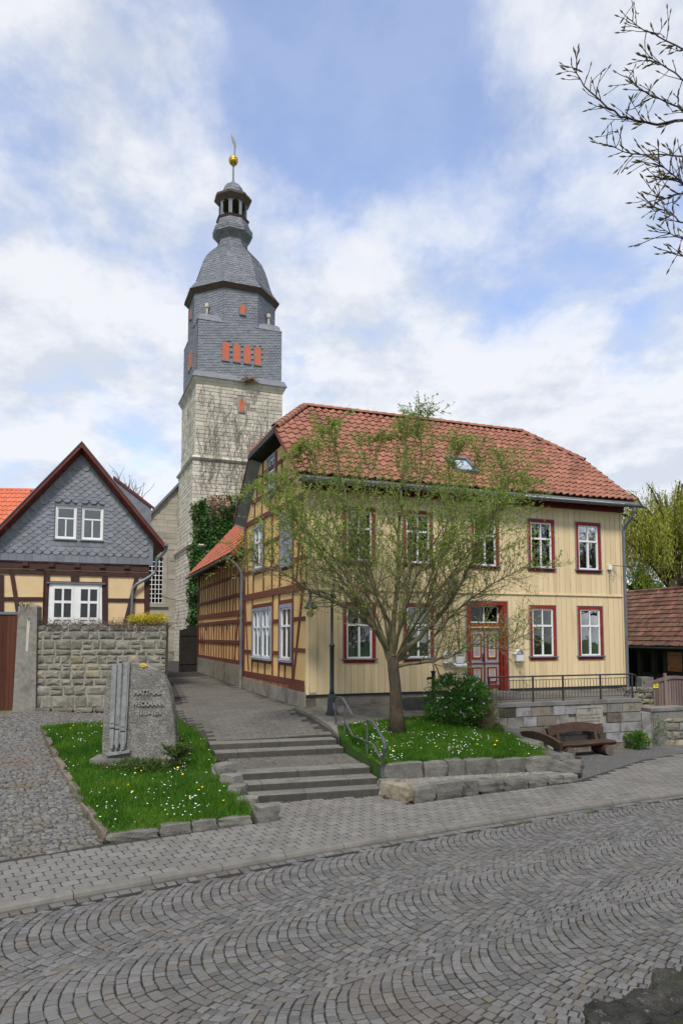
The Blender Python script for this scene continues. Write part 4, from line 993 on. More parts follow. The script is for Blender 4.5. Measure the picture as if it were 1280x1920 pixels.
b = MB(); p, q = front_pt(-OV,HIPT-.05), front_pt(-OV,HW-HIPT+.05)
b.prism([p-U*.06+Vector((0,0,.02)),q-U*.06+Vector((0,0,.02)),q-U*.06-Vector((0,0,.14)),p-U*.06-Vector((0,0,.14))], [p+U*.03,q+U*.03,q+U*.03-Vector((0,0,.14)),p+U*.03-Vector((0,0,.14))]); b.build('half_hip_gutter', m_bdark, roof)
b = MB(); p, q = front_pt(HL+OV,HIPT-.05), front_pt(HL+OV,HW-HIPT+.05)
b.prism([p+U*.14+Vector((0,0,.0)),q+U*.14,q+U*.14-Vector((0,0,.1)),p+U*.14-Vector((0,0,.1))], [p-U*.03,q-U*.03,q-U*.03-Vector((0,0,.14)),p-U*.03-Vector((0,0,.14))]); b.build('half_hip_gutter', m_bdark, roof)
# gutter (half pipe) and downpipes
def halfpipe(p, q, r=.075, n=8, name='gutter', par=None, m=None):
    d = (q-p).normalized(); sd_ = d.cross(Vector((0,0,1))).normalized(); b = MB(); vs = []
    for rr in (r, r*.86):
        for pt in (p, q):
            for k in range(n+1): th = math.pi*k/n; vs.append(pt+sd_*(rr*math.cos(th))-Vector((0,0,rr*math.sin(th))))
    b.add(vs, [(k,k+1,n+2+k,n+1+k) for k in range(n)]+[(2*n+2+k,2*n+3+k,3*n+4+k,3*n+3+k) for k in range(n)]+[tuple(range(n+1)),tuple(range(n+1,2*n+2))])
    return b.build(name, m or m_zinc, par)
gA = HO+U*(-OV-.05)-V*(ED+.06); gB = HO+U*(HL+OV+.1)-V*(ED+.06); gA.z = gB.z = EZ-.0
halfpipe(gA, gB, .085, par=house)
for i in range(14):
    b = MB(); c = gA.lerp(gB, (i+.5)/14); b.box(lambda a, d, z: c+U*a-V*d+Vector((0,0,z)), -.012,.012,-.12,.09,-.10,-.085); b.build('gutter_bracket', m_zinc, house)
b = MB(); b.tube([FAC(HL+.12,ED+.06,7.55),FAC(HL+.12,ED+.06,7.42),FAC(HL+.1,ED-.02,7.25),FAC(HL+.02,.16,6.95),FAC(HL+.0,.09,6.8),FAC(HL,.08,1.45)], .05, 10); b.build('downpipe', m_zinc, house)
# skylight
skz = Vector((0,0,math.cos(pitch_)))-V*math.sin(pitch_); ske = V*math.cos(pitch_)+Vector((0,0,math.sin(pitch_))); skb = front_pt(sk_s,sk_t)+skz*.03
def SK(a, d, r): return skb+U*a+skz*d+ske*r
b = MB(); 
for q in ((-.40,-.33,-.52,.52),(.33,.40,-.52,.52),(-.33,.33,-.52,-.44),(-.33,.33,.44,.52)): b.box(SK,q[0],q[1],-.05,.11,q[2],q[3])
sky_w = b.build('skylight', m_zinc, roof); b = MB(); b.box(SK,-.33,.33,.05,.062,-.44,.44); b.build('skylight_pane', m_glass, house, label='tilted roof window pane')
b = MB(); b.box(SK,-.33,.33,-.09,-.08,-.44,.44); b.build('skylight_shaft', m_curt, house)
# things on the front
jb = thing('junction_box', FAC(10.70,.02,5.5), 'small white cable junction box right of the upper right window', 'junction box')
b = MB(); b.box(FAC,10.64,10.78,.02,.10,5.44,5.60); b.build('box', m_wpaint, jb)
b = MB(); b.tube([FAC(10.72,.06,5.44),FAC(10.76,.08,5.25),FAC(10.86,.09,5.2),FAC(10.93,.08,5.35),FAC(10.88,.08,5.58),FAC(10.75,.08,5.60)],.010,6); b.tube([FAC(10.71,.05,5.46),FAC(10.72,.045,4.62)],.012,5); b.build('cable', m_greyp, jb)
wr = thing('overhead_cable', FAC(10.8,.1,5.58), 'thin overhead service cable running right from the cream house', 'cable')
b = MB(); p0 = FAC(10.8,.1,5.58); p1 = Vector((24,22,6.0)); pts = [p0.lerp(p1,k/12)-Vector((0,0,.5*math.sin(math.pi*k/12))) for k in range(13)]; b.tube(pts,.011,5); b.build('wire', m_bdark, wr)
def mailbox(a, z, label):
    mb_ = thing('mailbox', FAC(a,.02,z-.15), label, 'mailbox', 'mailboxes beside the door'); b = MB()
    ring = [(a-.13,z-.16),(a+.13,z-.16),(a+.15,z+.08),(a+.09,z+.16),(a,z+.19),(a-.09,z+.16),(a-.15,z+.08)]
    b.prism([FAC(x,.026,y) for x,y in ring], [FAC(x,.16,y) for x,y in ring]); b.build('body', m_wpaint, mb_)
    b = MB(); ring = [(a-.17,z+.06),(a-.10,z+.17),(a,z+.215),(a+.10,z+.17),(a+.17,z+.06),(a+.15,z+.06),(a+.085,z+.15),(a,z+.19),(a-.085,z+.15),(a-.15,z+.06)]
    b.prism([FAC(x,.026,y) for x,y in ring], [FAC(x,.2,y) for x,y in ring]); b.build('lid', m_wpaint, mb_)
    b = MB(); b.box(FAC,a-.1,a+.1,.16,.165,z+.05,z+.075); b.build('slot', m_bdark, mb_)
mailbox(4.46,2.55,'white mailbox on the boards, farthest left of the red door'); mailbox(4.87,2.55,'white mailbox on the boards just left of the red door, above the newspaper tube'); mailbox(7.02,2.58,'white mailbox on the boards right of the red door')
nt_ = thing('newspaper_tube', FAC(4.9,.03,2.28), 'white newspaper tube below the mailbox left of the red door', 'newspaper tube')
b = MB(); b.tube([FAC(4.66,.10,2.31),FAC(5.10,.10,2.31)],.07,12,False); b.tube([FAC(4.66,.10,2.31),FAC(5.10,.10,2.31)],.062,12,False); b.build('tube', m_wpaint, nt_); b = MB(); b.tube([FAC(4.90,.10,2.31),FAC(4.91,.10,2.31)],.06,12); b.build('end', m_bdark, nt_)
m_green = mat('bright_green_sign', [(.16,.50,.04),(.20,.58,.06)], 4, .5, 0)
sg_ = thing('green_sign', FAC(5.02,.02,2.75), 'small bright green and white notice left of the red door', 'sign')
b = MB(); b.box(FAC,4.93,5.12,.026,.04,2.74,2.95); b.build('plate', m_wpaint, sg_)
for z0, z1 in ((2.745,2.80),(2.87,2.945)): b = MB(); b.box(FAC,4.935,5.115,.04,.045,z0,z1); b.build('green_field', m_green, sg_)

# ================================================================== ANNEX (barn on the lane)
annex = thing('half_timbered_barn', GAB(13.5,0,1.2), 'low ochre half-timbered barn with dense red-brown studs behind the cream house', 'barn')
AT0, AT1 = 8.0, 19.05
b = MB(); b.box(GAB,AT0,AT1,-.24,-.004,2.05,6.5); b.box(GAB,AT1-.24,AT1-.002,-5.5,-.25,1.2,6.5); b.build('wall', m_ochre, annex)
b = MB(); b.box(GAB,AT0,AT1+.02,-.3,.05,.9,2.05); b.build('foundation', m_found, annex)
for z, w_ in ((2.14,.18),(2.95,.14),(3.80,.15),(4.14,.2),(4.86,.14),(5.66,.14),(6.42,.16)): timber((AT0+.02,z),(AT1,z+rng.uniform(-.03,.03)),w_,.03,annex)
t = AT0+.25; k = 0
while t < AT1:
    for z0, z1 in ((2.24,2.88),(3.02,3.73),(4.24,4.79),(4.93,5.59),(5.73,6.34)):
        lean = rng.uniform(-.05,.05); timber((t+lean,z0),(t-lean,z1),.11,.02,annex)
    t += rng.uniform(.5,.72)
for t0, t1 in ((9.6,8.9),(16.9,17.7),(17.4,18.4)): timber((t0,2.2),(t1,4.1),.11,.026,annex)
timber((AT1-.08,2.1),(AT1-.08,6.45),.17,.034,annex)
# annex roof
AZ0 = 6.42; AD = .52; AP = R(48); AN = 13; AL = .36
def an_pt(t, m_): return HO*1.0+V*t-U*AD+U*m_+Vector((0,0,AZ0+m_*math.tan(AP)-HO.z))
b = MB()
lo = [an_pt(AT0+.02,0),an_pt(AT1+.5,0),an_pt(AT1+.5,3.5),an_pt(AT0+.02,3.5)]; b.prism([p-Vector((0,0,.12)) for p in lo], [p-Vector((0,0,.03)) for p in lo])
lo = [an_pt(AT0+.02,3.5),an_pt(AT1+.5,3.5)]; r_ = [p+U*3.5-Vector((0,0,3.5*math.tan(AP))) for p in lo]; q_ = [lo[0],lo[1],r_[1],r_[0]]; b.prism([p-Vector((0,0,.12)) for p in q_], [p-Vector((0,0,.03)) for p in q_])
aroof = b.build('roof', m_soff, annex); ap = []
n = int((AT1+.5-AT0)/.27)
m_tile2 = mat('newer_red_tiles', [(.34,.095,.055),(.42,.135,.08)], 3, .75, .15, 60, piece=.10, stain=((.25,.08,.05), 1.2, .5, .8))
for i in range(14):
    for j in range(n+1):
        p0 = an_pt(AT0+.04+(j+1)*.27, i*AL*math.cos(AP)); ev = U*math.cos(AP)+Vector((0,0,math.sin(AP))); en = -U*math.sin(AP)+Vector((0,0,math.cos(AP)))
        if p0 and (j+1)*.27 < AT1+.5-AT0: b = MB(); pantile(p0, -V, ev, en, .27, AL, b); ap.append((tuple(p0), b))
pieces('roof_tile', ap, m_tile2, aroof, 300, 'roof_tiles')
b = MB(); p, q = an_pt(AT0-.02,.0), an_pt(AT0-.02,1.15); dn = Vector((0,0,-.17)); b.prism([p,q,q+dn,p+dn], [x-V*.03 for x in (p,q,q+dn,p+dn)]); b.build('verge_board', m_red, annex)
b = MB(); p, q = an_pt(AT0,.02), an_pt(AT1+.5,.02); w2 = U*(AD-.02); b.prism([p-Vector((0,0,.14)),q-Vector((0,0,.14)),q+w2+Vector((0,0,.12)),p+w2+Vector((0,0,.12))], [x-Vector((0,0,.03)) for x in (p-Vector((0,0,.14)),q-Vector((0,0,.14)),q+w2+Vector((0,0,.12)),p+w2+Vector((0,0,.12)))]); b.build('soffit', m_soff, annex)
ga, gb = an_pt(AT0-.1,-.06), an_pt(AT1+.6,-.06); ga.z -= .02; gb.z -= .02; halfpipe(ga, gb, .075, par=annex)
b = MB(); b.tube([GAB(8.05,AD+.06,6.33),GAB(8.02,AD+.05,6.2),GAB(7.99,.35,6.0),GAB(7.95,.16,5.75),GAB(7.93,.11,5.55),GAB(7.92,.11,2.0)],.055,10); b.build('downpipe', m_zinc, annex); b = MB(); b.tube([GAB(7.92,.11,2.0),GAB(7.92,.12,1.1)],.065,10); b.build('downpipe_foot', m_conc, annex)
for t in (11.0,12.2,14.2,16.3): b = MB(); b.box(GAB,t,t+.05,.02,.07,3.45,3.7); b.build('iron_tie', m_iron, annex)
gt = thing('dark_gate', GAB(19.3,.3,1.2), 'dark narrow gate leaf standing open at the far end of the barn', 'gate')
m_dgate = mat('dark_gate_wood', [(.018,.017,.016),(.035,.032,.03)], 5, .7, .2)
GG = wall_frame(GAB(18.9,.05,0), (-U*.9-V*.2).normalized(), (U*.2-V*.9).normalized())
for i in range(5): b = MB(); b.box(GG,i*.2+.003,i*.2+.197,-.03,.0,1.3,3.75-.06*i); b.build('plank', m_dgate, gt)
for z in (1.7,3.2): b = MB(); b.box(GG,0,1.0,.0,.03,z,z+.12); b.build('ledge', m_dgate, gt)
b = MB(); b.box(GG,-.12,-.01,-.12,.0,1.2,3.9); b.build('post', m_dgate, gt)
# ================================================================== CHURCH TOWER
m_slate = mat('roof_slates', [(.125,.132,.15),(.165,.173,.192),(.205,.212,.23)], 5, .55, .15, 30, piece=.16, spec=.4, stain=((.17,.165,.14), 1.1, .6, .8))
m_slated = mat('wall_slates', [(.165,.175,.20),(.205,.215,.24)], 2.2, .55, .1, 40, piece=.14, spec=.35, stain=((.14,.15,.165), .7, .5, .8))
m_lime = mat('pale_limestone', [(.40,.365,.30),(.51,.47,.39),(.58,.54,.455)], 1.1, .9, .5, 12, piece=.13, stain=((.22,.20,.165), .5, .55, .75), stain2=((.20,.185,.15), 2.2, .58, .72, (1,1,.25)), bdist=.04)
m_limeg = mat('limestone_joint', [(.27,.25,.205),(.34,.31,.26)], 2, .95, .4, 20)
m_shut = mat('orange_shutters', [(.46,.115,.055),(.54,.15,.08)], 4, .65, .1, 40)
m_corn = mat('brown_cornice', [(.09,.06,.048),(.14,.098,.08)], 5, .75, .2, 30)
m_gold = mat('gilded_ball', [(.55,.33,.05),(.65,.40,.08)], 3, .35, .05, metal=.75)
TY = 48.0; TK = D(369.7, 705, TY); TA = R(21.5)
TU = Vector((math.cos(TA), math.sin(TA), 0)); TV = Vector((-math.sin(TA), math.cos(TA), 0))
TS = 6.1
def zat(px, py, Y): return D(px, py, Y).z
TF = wall_frame(TK, TU, -TV); TG = wall_frame(TK, TV, -TU); TR = wall_frame(TK+TU*TS, TV, TU); TB = wall_frame(TK+TV*TS, TU, TV)
TC = TK+TU*(TS/2)+TV*(TS/2); TC.z = 0; CY_ = TC.y
tower = thing('church_tower', (TC.x,TC.y,1.2), 'tall pale stone church tower with grey slate top, lantern and gilded ball', 'church tower')
Z_SL = zat(369.7,705,TY); Z_TOP = zat(373,597.5,TY); Z_C1 = zat(363,858,TY); Z_C2 = zat(357,1022,TY)
# stone shaft in three stages, each a little wider
stages = [(0.8,Z_C2,.36),(Z_C2,Z_C1,.24),(Z_C1,Z_SL,.08)]
b = MB()
for z0, z1, e in stages: b.box(TF,-e+.03,TS+e-.03,-TS-e+.03,e-.03,z0-.02,z1)
shaft = b.build('stone_shaft', m_limeg, tower)
r8 = random.Random(41); blocks = []
openF = (3.0,3.36,Z_SL-2.3,Z_SL-1.25)
for z0, z1, e in stages:
    for fi, fr in enumerate((TF, TG)):
        z = z0; off = .012
        while z < z1-.1:
            h = r8.uniform(.23,.33); zz1 = min(z+h, z1)
            if z1-zz1 < .2: zz1 = z1
            a = -e-(0 if fi == 0 else 0)
            while a < TS+e-.02:
                wd = r8.uniform(.38,.95); a1 = min(a+wd, TS+e)
                if TS+e-a1 < .3: a1 = TS+e
                c = fr((a+a1)/2, e, (z+zz1)/2)
                if not (fi == 0 and z1 == Z_SL and a1 > openF[0] and a < openF[1] and zz1 > openF[2]+.1 and z < openF[3]) and z > .9:
                    b = MB(); dd = e+off*r8.uniform(-.6,1.2); g_ = .011
                    cc = [(a+g_,z+g_),(a1-g_,z+g_),(a1-g_,zz1-g_),(a+g_,zz1-g_)]; cc = [(x+r8.uniform(-.006,.006),y+r8.uniform(-.006,.006)) for x,y in cc]
                    ii = [(x+(.02 if k in (0,3) else -.02),y+(.02 if k < 2 else -.02)) for k,(x,y) in enumerate(cc)]
                    b.add([fr(x,e-.06,y) for x,y in cc]+[fr(x,dd-.015,y) for x,y in cc]+[fr(x,dd,y) for x,y in ii], [(0,1,5,4),(1,2,6,5),(2,3,7,6),(3,0,4,7),(4,5,9,8),(5,6,10,9),(6,7,11,10),(7,4,8,11),(8,9,10,11)])
                    blocks.append((tuple(c), b))
                a = a1
            z = zz1
def tkey(t):
    x, y = proj(t[0]); return 0 if (335 < x < 535 and 700 < y < 960 or 330 < x < 362 and y < 1230) else 1
blocks.sort(key=tkey)
for c, b in blocks[:300]: b.build('stone_block', m_lime, shaft)
J = MB()
for c, b in blocks[300:]: J.add(b.v, b.f)
J.build('stone_blocks', m_lime, shaft, kind='stuff')
for zc_, e, h in ((Z_C1,.24,.34),(Z_C2,.36,.3)):
    b = MB(); ring = lambda o_, z: [TF(-o_,o_,z),TF(TS+o_,o_,z),TF(TS+o_,-TS-o_,z),TF(-o_,-TS-o_,z)]
    b.prism(ring(e+.06,zc_-h*.6), ring(e+.16,zc_-h*.15)); b.prism(ring(e+.16,zc_-h*.145), ring(e-.1,zc_+h*.5)); b.build('string_course', m_lime, tower)
b = MB(); b.prism(ring(.10,Z_SL-.55), ring(.22,Z_SL-.30)); b.prism(ring(.23,Z_SL-.30), ring(.30,Z_SL-.08)); b.build('cornice', m_lime, tower)
b = MB(); b.prism(ring(.36,Z_SL-.08), ring(.18,Z_SL+.35)); b.build('slate_skirt', m_slate, tower)
# belfry, slated
b = MB(); b.box(TF,.03,TS-.03,-TS+.03,-.03,Z_SL-.1,Z_TOP); belfry = b.build('belfry', m_slate, tower)
def shingles(P00, P10, P11, P01, w_, h_, b, slant=0.0, out=None, lift=.03, r_=None, holes=()):
    """overlapping slates on a four-cornered patch (bottom left, bottom right, top right, top left)"""
    r_ = r_ or r8; P00, P10, P11, P01 = (Vector(p) for p in (P00,P10,P11,P01))
    H = ((P01-P00).length+(P11-P10).length)/2; nr = max(1, round(H/h_))
    nrm = (P10-P00).cross(P01-P00)
    if nrm.length < 1e-6: nrm = (P10-P11).cross(P01-P11)
    nrm.normalize()
    if out is not None and nrm.dot(out) < 0: nrm = -nrm
    def pt(u_, v_): return P00.lerp(P10,u_).lerp(P01.lerp(P11,u_),v_)
    W = max((P10-P00).length,(P11-P01).length)
    for i in range(-int(slant*W/h_)-1 if slant else 0, nr+(int(slant*W/h_)+2 if slant else 0)):
        v0 = i/nr; wid = max(.05,(P10-P00).lerp(P11-P01,min(1,max(0,v0))).length); nc = max(1, round(wid/w_))
        for j in range(-1, nc):
            u0 = max(0,(j+(.5 if i % 2 else 0))/nc); u1 = min(1,(j+1+(.5 if i % 2 else 0))/nc)
            if u1-u0 < .02/wid: continue
            sl = slant*W/H; va, vb = v0+sl*(u0-.5), v0+sl*(u1-.5); ta, tb = va+1.15/nr, vb+1.15/nr
            if max(ta,tb) <= 0 or min(va,vb) >= 1: continue
            va, vb, ta, tb = (min(1,max(0,q)) for q in (va,vb,ta,tb))
            um, vm = (u0+u1)/2, (va+ta)/2; g_ = .006/wid
            if any(h[0] < um*W < h[1] and h[2] < vm*H < h[3] for h in holes): continue
            lf = lift*r_.uniform(.6,1.15); jv = r_.uniform(-.02,.02)/H
            p = [pt(u0+g_,va+jv)+nrm*lf, pt(u1-g_,vb+jv)+nrm*lf, pt(u1-g_,tb)+nrm*.004, pt(u0+g_,ta)+nrm*.004]
            b.add(p+[p[0]-nrm*lf,p[1]-nrm*lf], [(0,1,2,3),(4,5,1,0)])
b = MB()
bh = Z_TOP-Z_SL
zl0 = zat(390,672,48.7)-.1; zl1 = zat(390,641,48.7)
arch = []
for px in (423,444,463.5,483): arch.append(pix(TF,px,660)[0])
hol = [(a-.30,a+.30,zl0-Z_SL-.32,zl1-Z_SL-.28) for a in arch]
for fr, hh in ((TF,hol),(TG,[]),(TR,[]),(TB,[])): shingles(fr(0,0,Z_SL+.30),fr(TS,0,Z_SL+.30),fr(TS,0,Z_TOP+.03),fr(0,0,Z_TOP+.03),.28,.19,b,.16 if fr is TF else .0,fr.out,.028,holes=hh)
b.build('slates', m_slated, belfry, kind='stuff')
def arched(fr, a, z0, z1, w_, d0, d1, b, n=6):
    r_ = w_/2; ring = [(a-r_,z0),(a+r_,z0)]+[(a+r_*math.cos(math.pi*k/n),z1-r_+r_*math.sin(math.pi*k/n)) for k in range(n+1)]
    b.prism([fr(x,d0,y) for x,y in ring], [fr(x,d1,y) for x,y in ring])
def louvre(fr, a, z0, z1, w_, par, d=.0):
    b = MB(); arched(fr,a,z0-.05,z1+.06,w_+.13,d-.1,d+.02,b); f = b.build('window', m_slate, par)
    b = MB(); arched(fr,a,z0,z1,w_,d-.05,d+.045,b); b.build('shutter', m_shut, f)
    b = MB(); b.box(fr,a-w_/2-.06,a+w_/2+.06,d-.05,d+.09,z0-.1,z0-.03); b.build('sill', m_slate, f)
for a in arch: louvre(TF,a,zl0,zl1,.46,tower)
for a in (2.5,3.3): louvre(TG,a,zl0+.1,zl1+.1,.46,tower)
louvre(TF,(openF[0]+openF[1])/2,openF[2]+.12,openF[3],.36,tower,.02)
b = MB(); b.box(TG,3.0,3.25,.0,.09,Z_SL-2.2,Z_SL-1.3); b.build('slit', m_bdark, tower)
# octagon
ZO = zat(443,571,CY_)                                       # eave height at the axis
APO = TS/2
def octpt(r_, k, z): # r_ apothem
    cr_ = r_/math.cos(math.pi/8); th = TA-math.pi/2+math.pi/8+k*math.pi/4; return Vector((TC.x+cr_*math.cos(th), TC.y+cr_*math.sin(th), z))
def octring(r_, z): return [octpt(r_, k, z) for k in range(8)]
b = MB(); b.prism(octring(APO-.04,Z_TOP-.1), octring(APO-.04,ZO)); drum = b.build('octagon', m_slate, tower)
b = MB()
for k in range(8):
    p, q = octpt(APO-.01,k,0), octpt(APO-.01,k+1,0); o_ = ((p+q)/2-TC); o_.z = 0
    shingles(*[Vector((x.x,x.y,z)) for x,z in ((p,Z_TOP),(q,Z_TOP),(q,ZO-.1),(p,ZO-.1))], .28, .19, b, .12, o_, .028)
b.build('slates', m_slated, drum, kind='stuff')
of = wall_frame(TC-TV*(APO+.0)-TU*(TS/2), TU, -TV); louvre(of,TS/2+.12,zat(455,587,49),zat(455,569,49),.36,drum,.02)
og = wall_frame(TC-TU*(APO+.0)-TV*(TS/2), TV, -TU); louvre(og,TS/2,zat(358,600,51),zat(358,582,51),.3,drum,.02)
# little ogee caps on the corners, with stone finials
for kx, ky in ((0,0),(1,0),(0,1),(1,1)):
    cnr = TK+TU*(TS*kx)+TV*(TS*ky); sx = TU*(1 if kx == 0 else -1); sy = TV*(1 if ky == 0 else -1); L = TS/2*(1-math.tan(math.pi/8))+.05
    prof = [(1.06,0),(1.02,.04),(.95,.10),(.90,.22),(.82,.38),(.68,.50),(.46,.60),(.15,.66)]; b = MB(); c0 = cnr+(sx+sy)*(L*.5)
    for i in range(len(prof)-1):
        rr = []
        for f, z in (prof[i],prof[i+1]):
            base = [cnr,cnr+sx*L,cnr+sy*L]; ce = cnr+(sx+sy)*(L*.42)
            rr.append([Vector(((ce+(p-ce)*f).x,(ce+(p-ce)*f).y,Z_TOP+z*1.05)) for p in base])
        b.prism(rr[0], rr[1])
    cap = b.build('corner_cap', m_slate, tower); ce = cnr+(sx+sy)*(L*.42); b = MB(); zc_ = Z_TOP+.6; b.lathe((ce.x,ce.y,zc_),[(.11,-.3),(.085,.0),(.08,.62),(.13,.66),(.16,.70),(.16,.95),(.08,1.0)],8); b.build('finial', m_lime, cap)
# eave cornice, bell-shaped roof, lantern
b = MB(); b.prism(octring(APO+.05,ZO-.30), octring(APO+.24,ZO-.08)); b.prism(octring(APO+.26,ZO-.08), octring(APO+.31,ZO+.0)); b.build('eave_cornice', m_corn, tower)
def zz(py): return zat(443,py,CY_)
def hw(px): return px/2/1320*CY_*.985                      # half width in pixels to apothem at the axis
prof = [(APO+.32,ZO+.0),(hw(156)*.94,zz(553)),(hw(145)*.94,zz(538)),(hw(138)*.94,zz(526)),(hw(128)*.94,zz(512)),(hw(116)*.94,zz(500)),(hw(100)*.94,zz(490)),(hw(84)*.94,zz(482)),(hw(68)*.94,zz(475)),(hw(58)*.94,zz(468)),(hw(56)*.94,zz(456))]
b = MB(); b.lathe((TC.x,TC.y,0),[(r_/math.cos(math.pi/8),z) for r_, z in prof],8,rot=TA-math.pi/2+math.pi/8); bell = b.build('bell_roof', m_slate, tower)
b = MB()
def oct_shingles(prof, b, w_=.27, h_=.19):
    for i in range(len(prof)-1):
        for k in range(8):
            (r0,z0),(r1_,z1) = prof[i],prof[i+1]; p00,p10,p11,p01 = octpt(r0,k,z0),octpt(r0,k+1,z0),octpt(r1_,k+1,z1),octpt(r1_,k,z1); o_ = (p00+p10)/2-TC; o_.z = 0
            if o_.dot(Vector((TC.x,TC.y,0))) > 3.2*o_.length*1.0+30: continue
            shingles(p00,p10,p11,p01,w_,h_,b,.0,o_+Vector((0,0,.3)),.028)
oct_shingles(prof, b); b.build('slates', m_slate, bell, kind='stuff')
prof2 = [(hw(57)*.94,zz(456)),(hw(76)*.95,zz(446)),(hw(77)*.95,zz(438)),(hw(66)*.94,zz(430)),(hw(60)*.94,zz(421)),(hw(60)*.94,zz(419))]
b = MB(); b.lathe((TC.x,TC.y,0),[(r_/math.cos(math.pi/8),z) for r_, z in prof2],8,rot=TA-math.pi/2+math.pi/8); lb = b.build('lantern_base', m_slate, tower); b = MB(); oct_shingles(prof2[:-1], b); b.build('slates', m_slate, lb, kind='stuff')
b = MB(); b.prism(octring(hw(61)*.94,zz(420)), octring(hw(66)*.94,zz(416.5))); b.build('lantern_sill', m_corn, tower)
# lantern with open arches
LR = hw(55)*.94; zb, zt = zz(416.5), zz(383)
b = MB()
for k in range(8):
    p, q = octpt(LR,k,0), octpt(LR,k+1,0); wd = (q-p).length; al = (q-p).normalized(); ou = al.cross(Vector((0,0,1))).normalized(); o_ = (p+q)/2-TC; o_.z = 0
    if ou.dot(o_) < 0: ou = -ou
    fr = wall_frame(p, al, ou); pw = .18*wd; r_ = (wd-2*pw)/2
    b.box(fr,0,pw,-.10,0,zb,zt); b.box(fr,wd-pw,wd,-.10,0,zb,zt); n = 6; zs = zt-.16-r_*.75
    pts = [(wd/2+r_*math.cos(math.pi*i/n),zs+r_*.75*math.sin(math.pi*i/n)) for i in range(n+1)]
    for i in range(n):
        (x0,y0),(x1,y1) = pts[i],pts[i+1]; b.hexa([fr(x0,-.1,y0),fr(x1,-.1,y1),fr(x1,0,y1),fr(x0,0,y0),fr(x0,-.1,zt),fr(x1,-.1,zt),fr(x1,0,zt),fr(x0,0,zt)])
b.build('lantern', m_slate, tower)
b = MB(); b.lathe((TC.x,TC.y,0),[(.16,zb),(.16,zt)],8); b.build('lantern_post', m_bdark, tower)
b = MB(); b.prism(octring(LR-.12,zb-.02), octring(LR-.12,zb+.03)); b.build('lantern_floor', m_bdark, tower)
b = MB(); b.prism(octring(LR+.02,zz(387)), octring(hw(71)*.95,zz(379))); b.prism(octring(hw(72)*.95,zz(379)), octring(hw(73)*.95,zz(376))); b.build('lantern_cornice', m_corn, tower)
prof3 = [(hw(73)*.95,zz(376)),(hw(50)*.94,zz(372)),(hw(43)*.94,zz(366)),(hw(41)*.94,zz(361)),(hw(36)*.94,zz(355)),(hw(27)*.94,zz(350)),(hw(14)*.94,zz(347)),(hw(8)*.94,zz(344)),(hw(6)*.94,zz(341))]
b = MB(); b.lathe((TC.x,TC.y,0),[(r_/math.cos(math.pi/8),z) for r_, z in prof3],8,rot=TA-math.pi/2+math.pi/8); lr = b.build('lantern_roof', m_slate, tower); b = MB(); oct_shingles(prof3[:-2], b); b.build('slates', m_slate, lr, kind='stuff')
m_copper = mat('grey_green_rod', [(.17,.20,.19),(.24,.27,.25)], 4, .6, .05)
b = MB(); b.lathe((TC.x,TC.y,0),[(.13,zz(342)),(.075,zz(336)),(.065,zz(308))],8); b.build('spire_rod', m_copper, tower)
rb = .40; zc_ = zz(301); b = MB(); b.lathe((TC.x,TC.y,zc_),[(.12,-rb*1.1)]+[(rb*.92*math.cos(a_),rb*math.sin(a_)) for a_ in np.linspace(-1.35,-.28,6)]+[(rb*.92,-.07),(rb*.86,-.05),(rb*.86,.0),(rb*.92,.03)]+[(rb*.92*math.cos(a_),rb*math.sin(a_)) for a_ in np.linspace(.2,1.4,6)],20); b.build('gilded_ball', m_gold, tower, True)
b = MB(); zv0, zv1 = zz(292), zz(253); b.tube([(TC.x+.05,TC.y,zv0-.1),(TC.x+.06,TC.y,zz(272))],.035,6); b.tube([(TC.x+.14,TC.y,zv0-.1),(TC.x+.13,TC.y,zz(275))],.025,6)
nv = 7; vl = []
for i in range(nv): f = i/(nv-1); z = zz(277)+(zv1-zz(277))*f; x = TC.x+.14-.34*f**1.2; wv = .11*math.sin(math.pi*min(1,f*.9+.12))+.02; vl.append((x,z,wv))
for i in range(nv-1):
    (x0,z0,w0),(x1,z1,w1) = vl[i],vl[i+1]; b.hexa([(x0-w0,TC.y-.02,z0),(x0+w0,TC.y-.02,z0),(x0+w0,TC.y+.02,z0),(x0-w0,TC.y+.02,z0),(x1-w1,TC.y-.02,z1),(x1+w1,TC.y-.02,z1),(x1+w1,TC.y+.02,z1),(x1-w1,TC.y+.02,z1)])
b.build('weather_vane', m_copper, tower)

# ================================================================== NAVE of the church
NF = wall_frame(TK+TV*(TS+.2), TU, -TV)
nave = thing('church_nave', NF(-3,-3,1.2), 'grey sandstone church nave gable with a tall barred window left of the tower', 'church')
m_sand = mat('grey_sandstone', [(.255,.235,.19),(.33,.305,.25),(.39,.36,.30)], 1.0, .9, .3, 20, piece=.10, stretch=(.35,.35,2.2), stain=((.20,.185,.15), .6, .5, .8, (.5,.5,2)))
na, nz_ = pix(NF,340,905); nb_, nzb = pix(NF,283,965); slp = (nz_-nzb)/(na-nb_); aL = -7.6; zL = nzb+slp*(aL-nb_); zR = nz_+slp*(1.6-na)
wnA = pix(NF,283,1130); wnB = pix(NF,305,1045); wa0, wa1, wz0, wz1 = wnA[0]-1.0, wnB[0]+.05, wnA[1], wnB[1]
b = MB()
def nzt(a): return zL+slp*(a-aL)
for a0, a1 in ((aL,wa0),(wa1,1.6)): b.hexa([NF(a0,-.4,.9),NF(a1,-.4,.9),NF(a1,-.03,.9),NF(a0,-.03,.9),NF(a0,-.4,nzt(a0)),NF(a1,-.4,nzt(a1)),NF(a1,-.03,nzt(a1)),NF(a0,-.03,nzt(a0))])
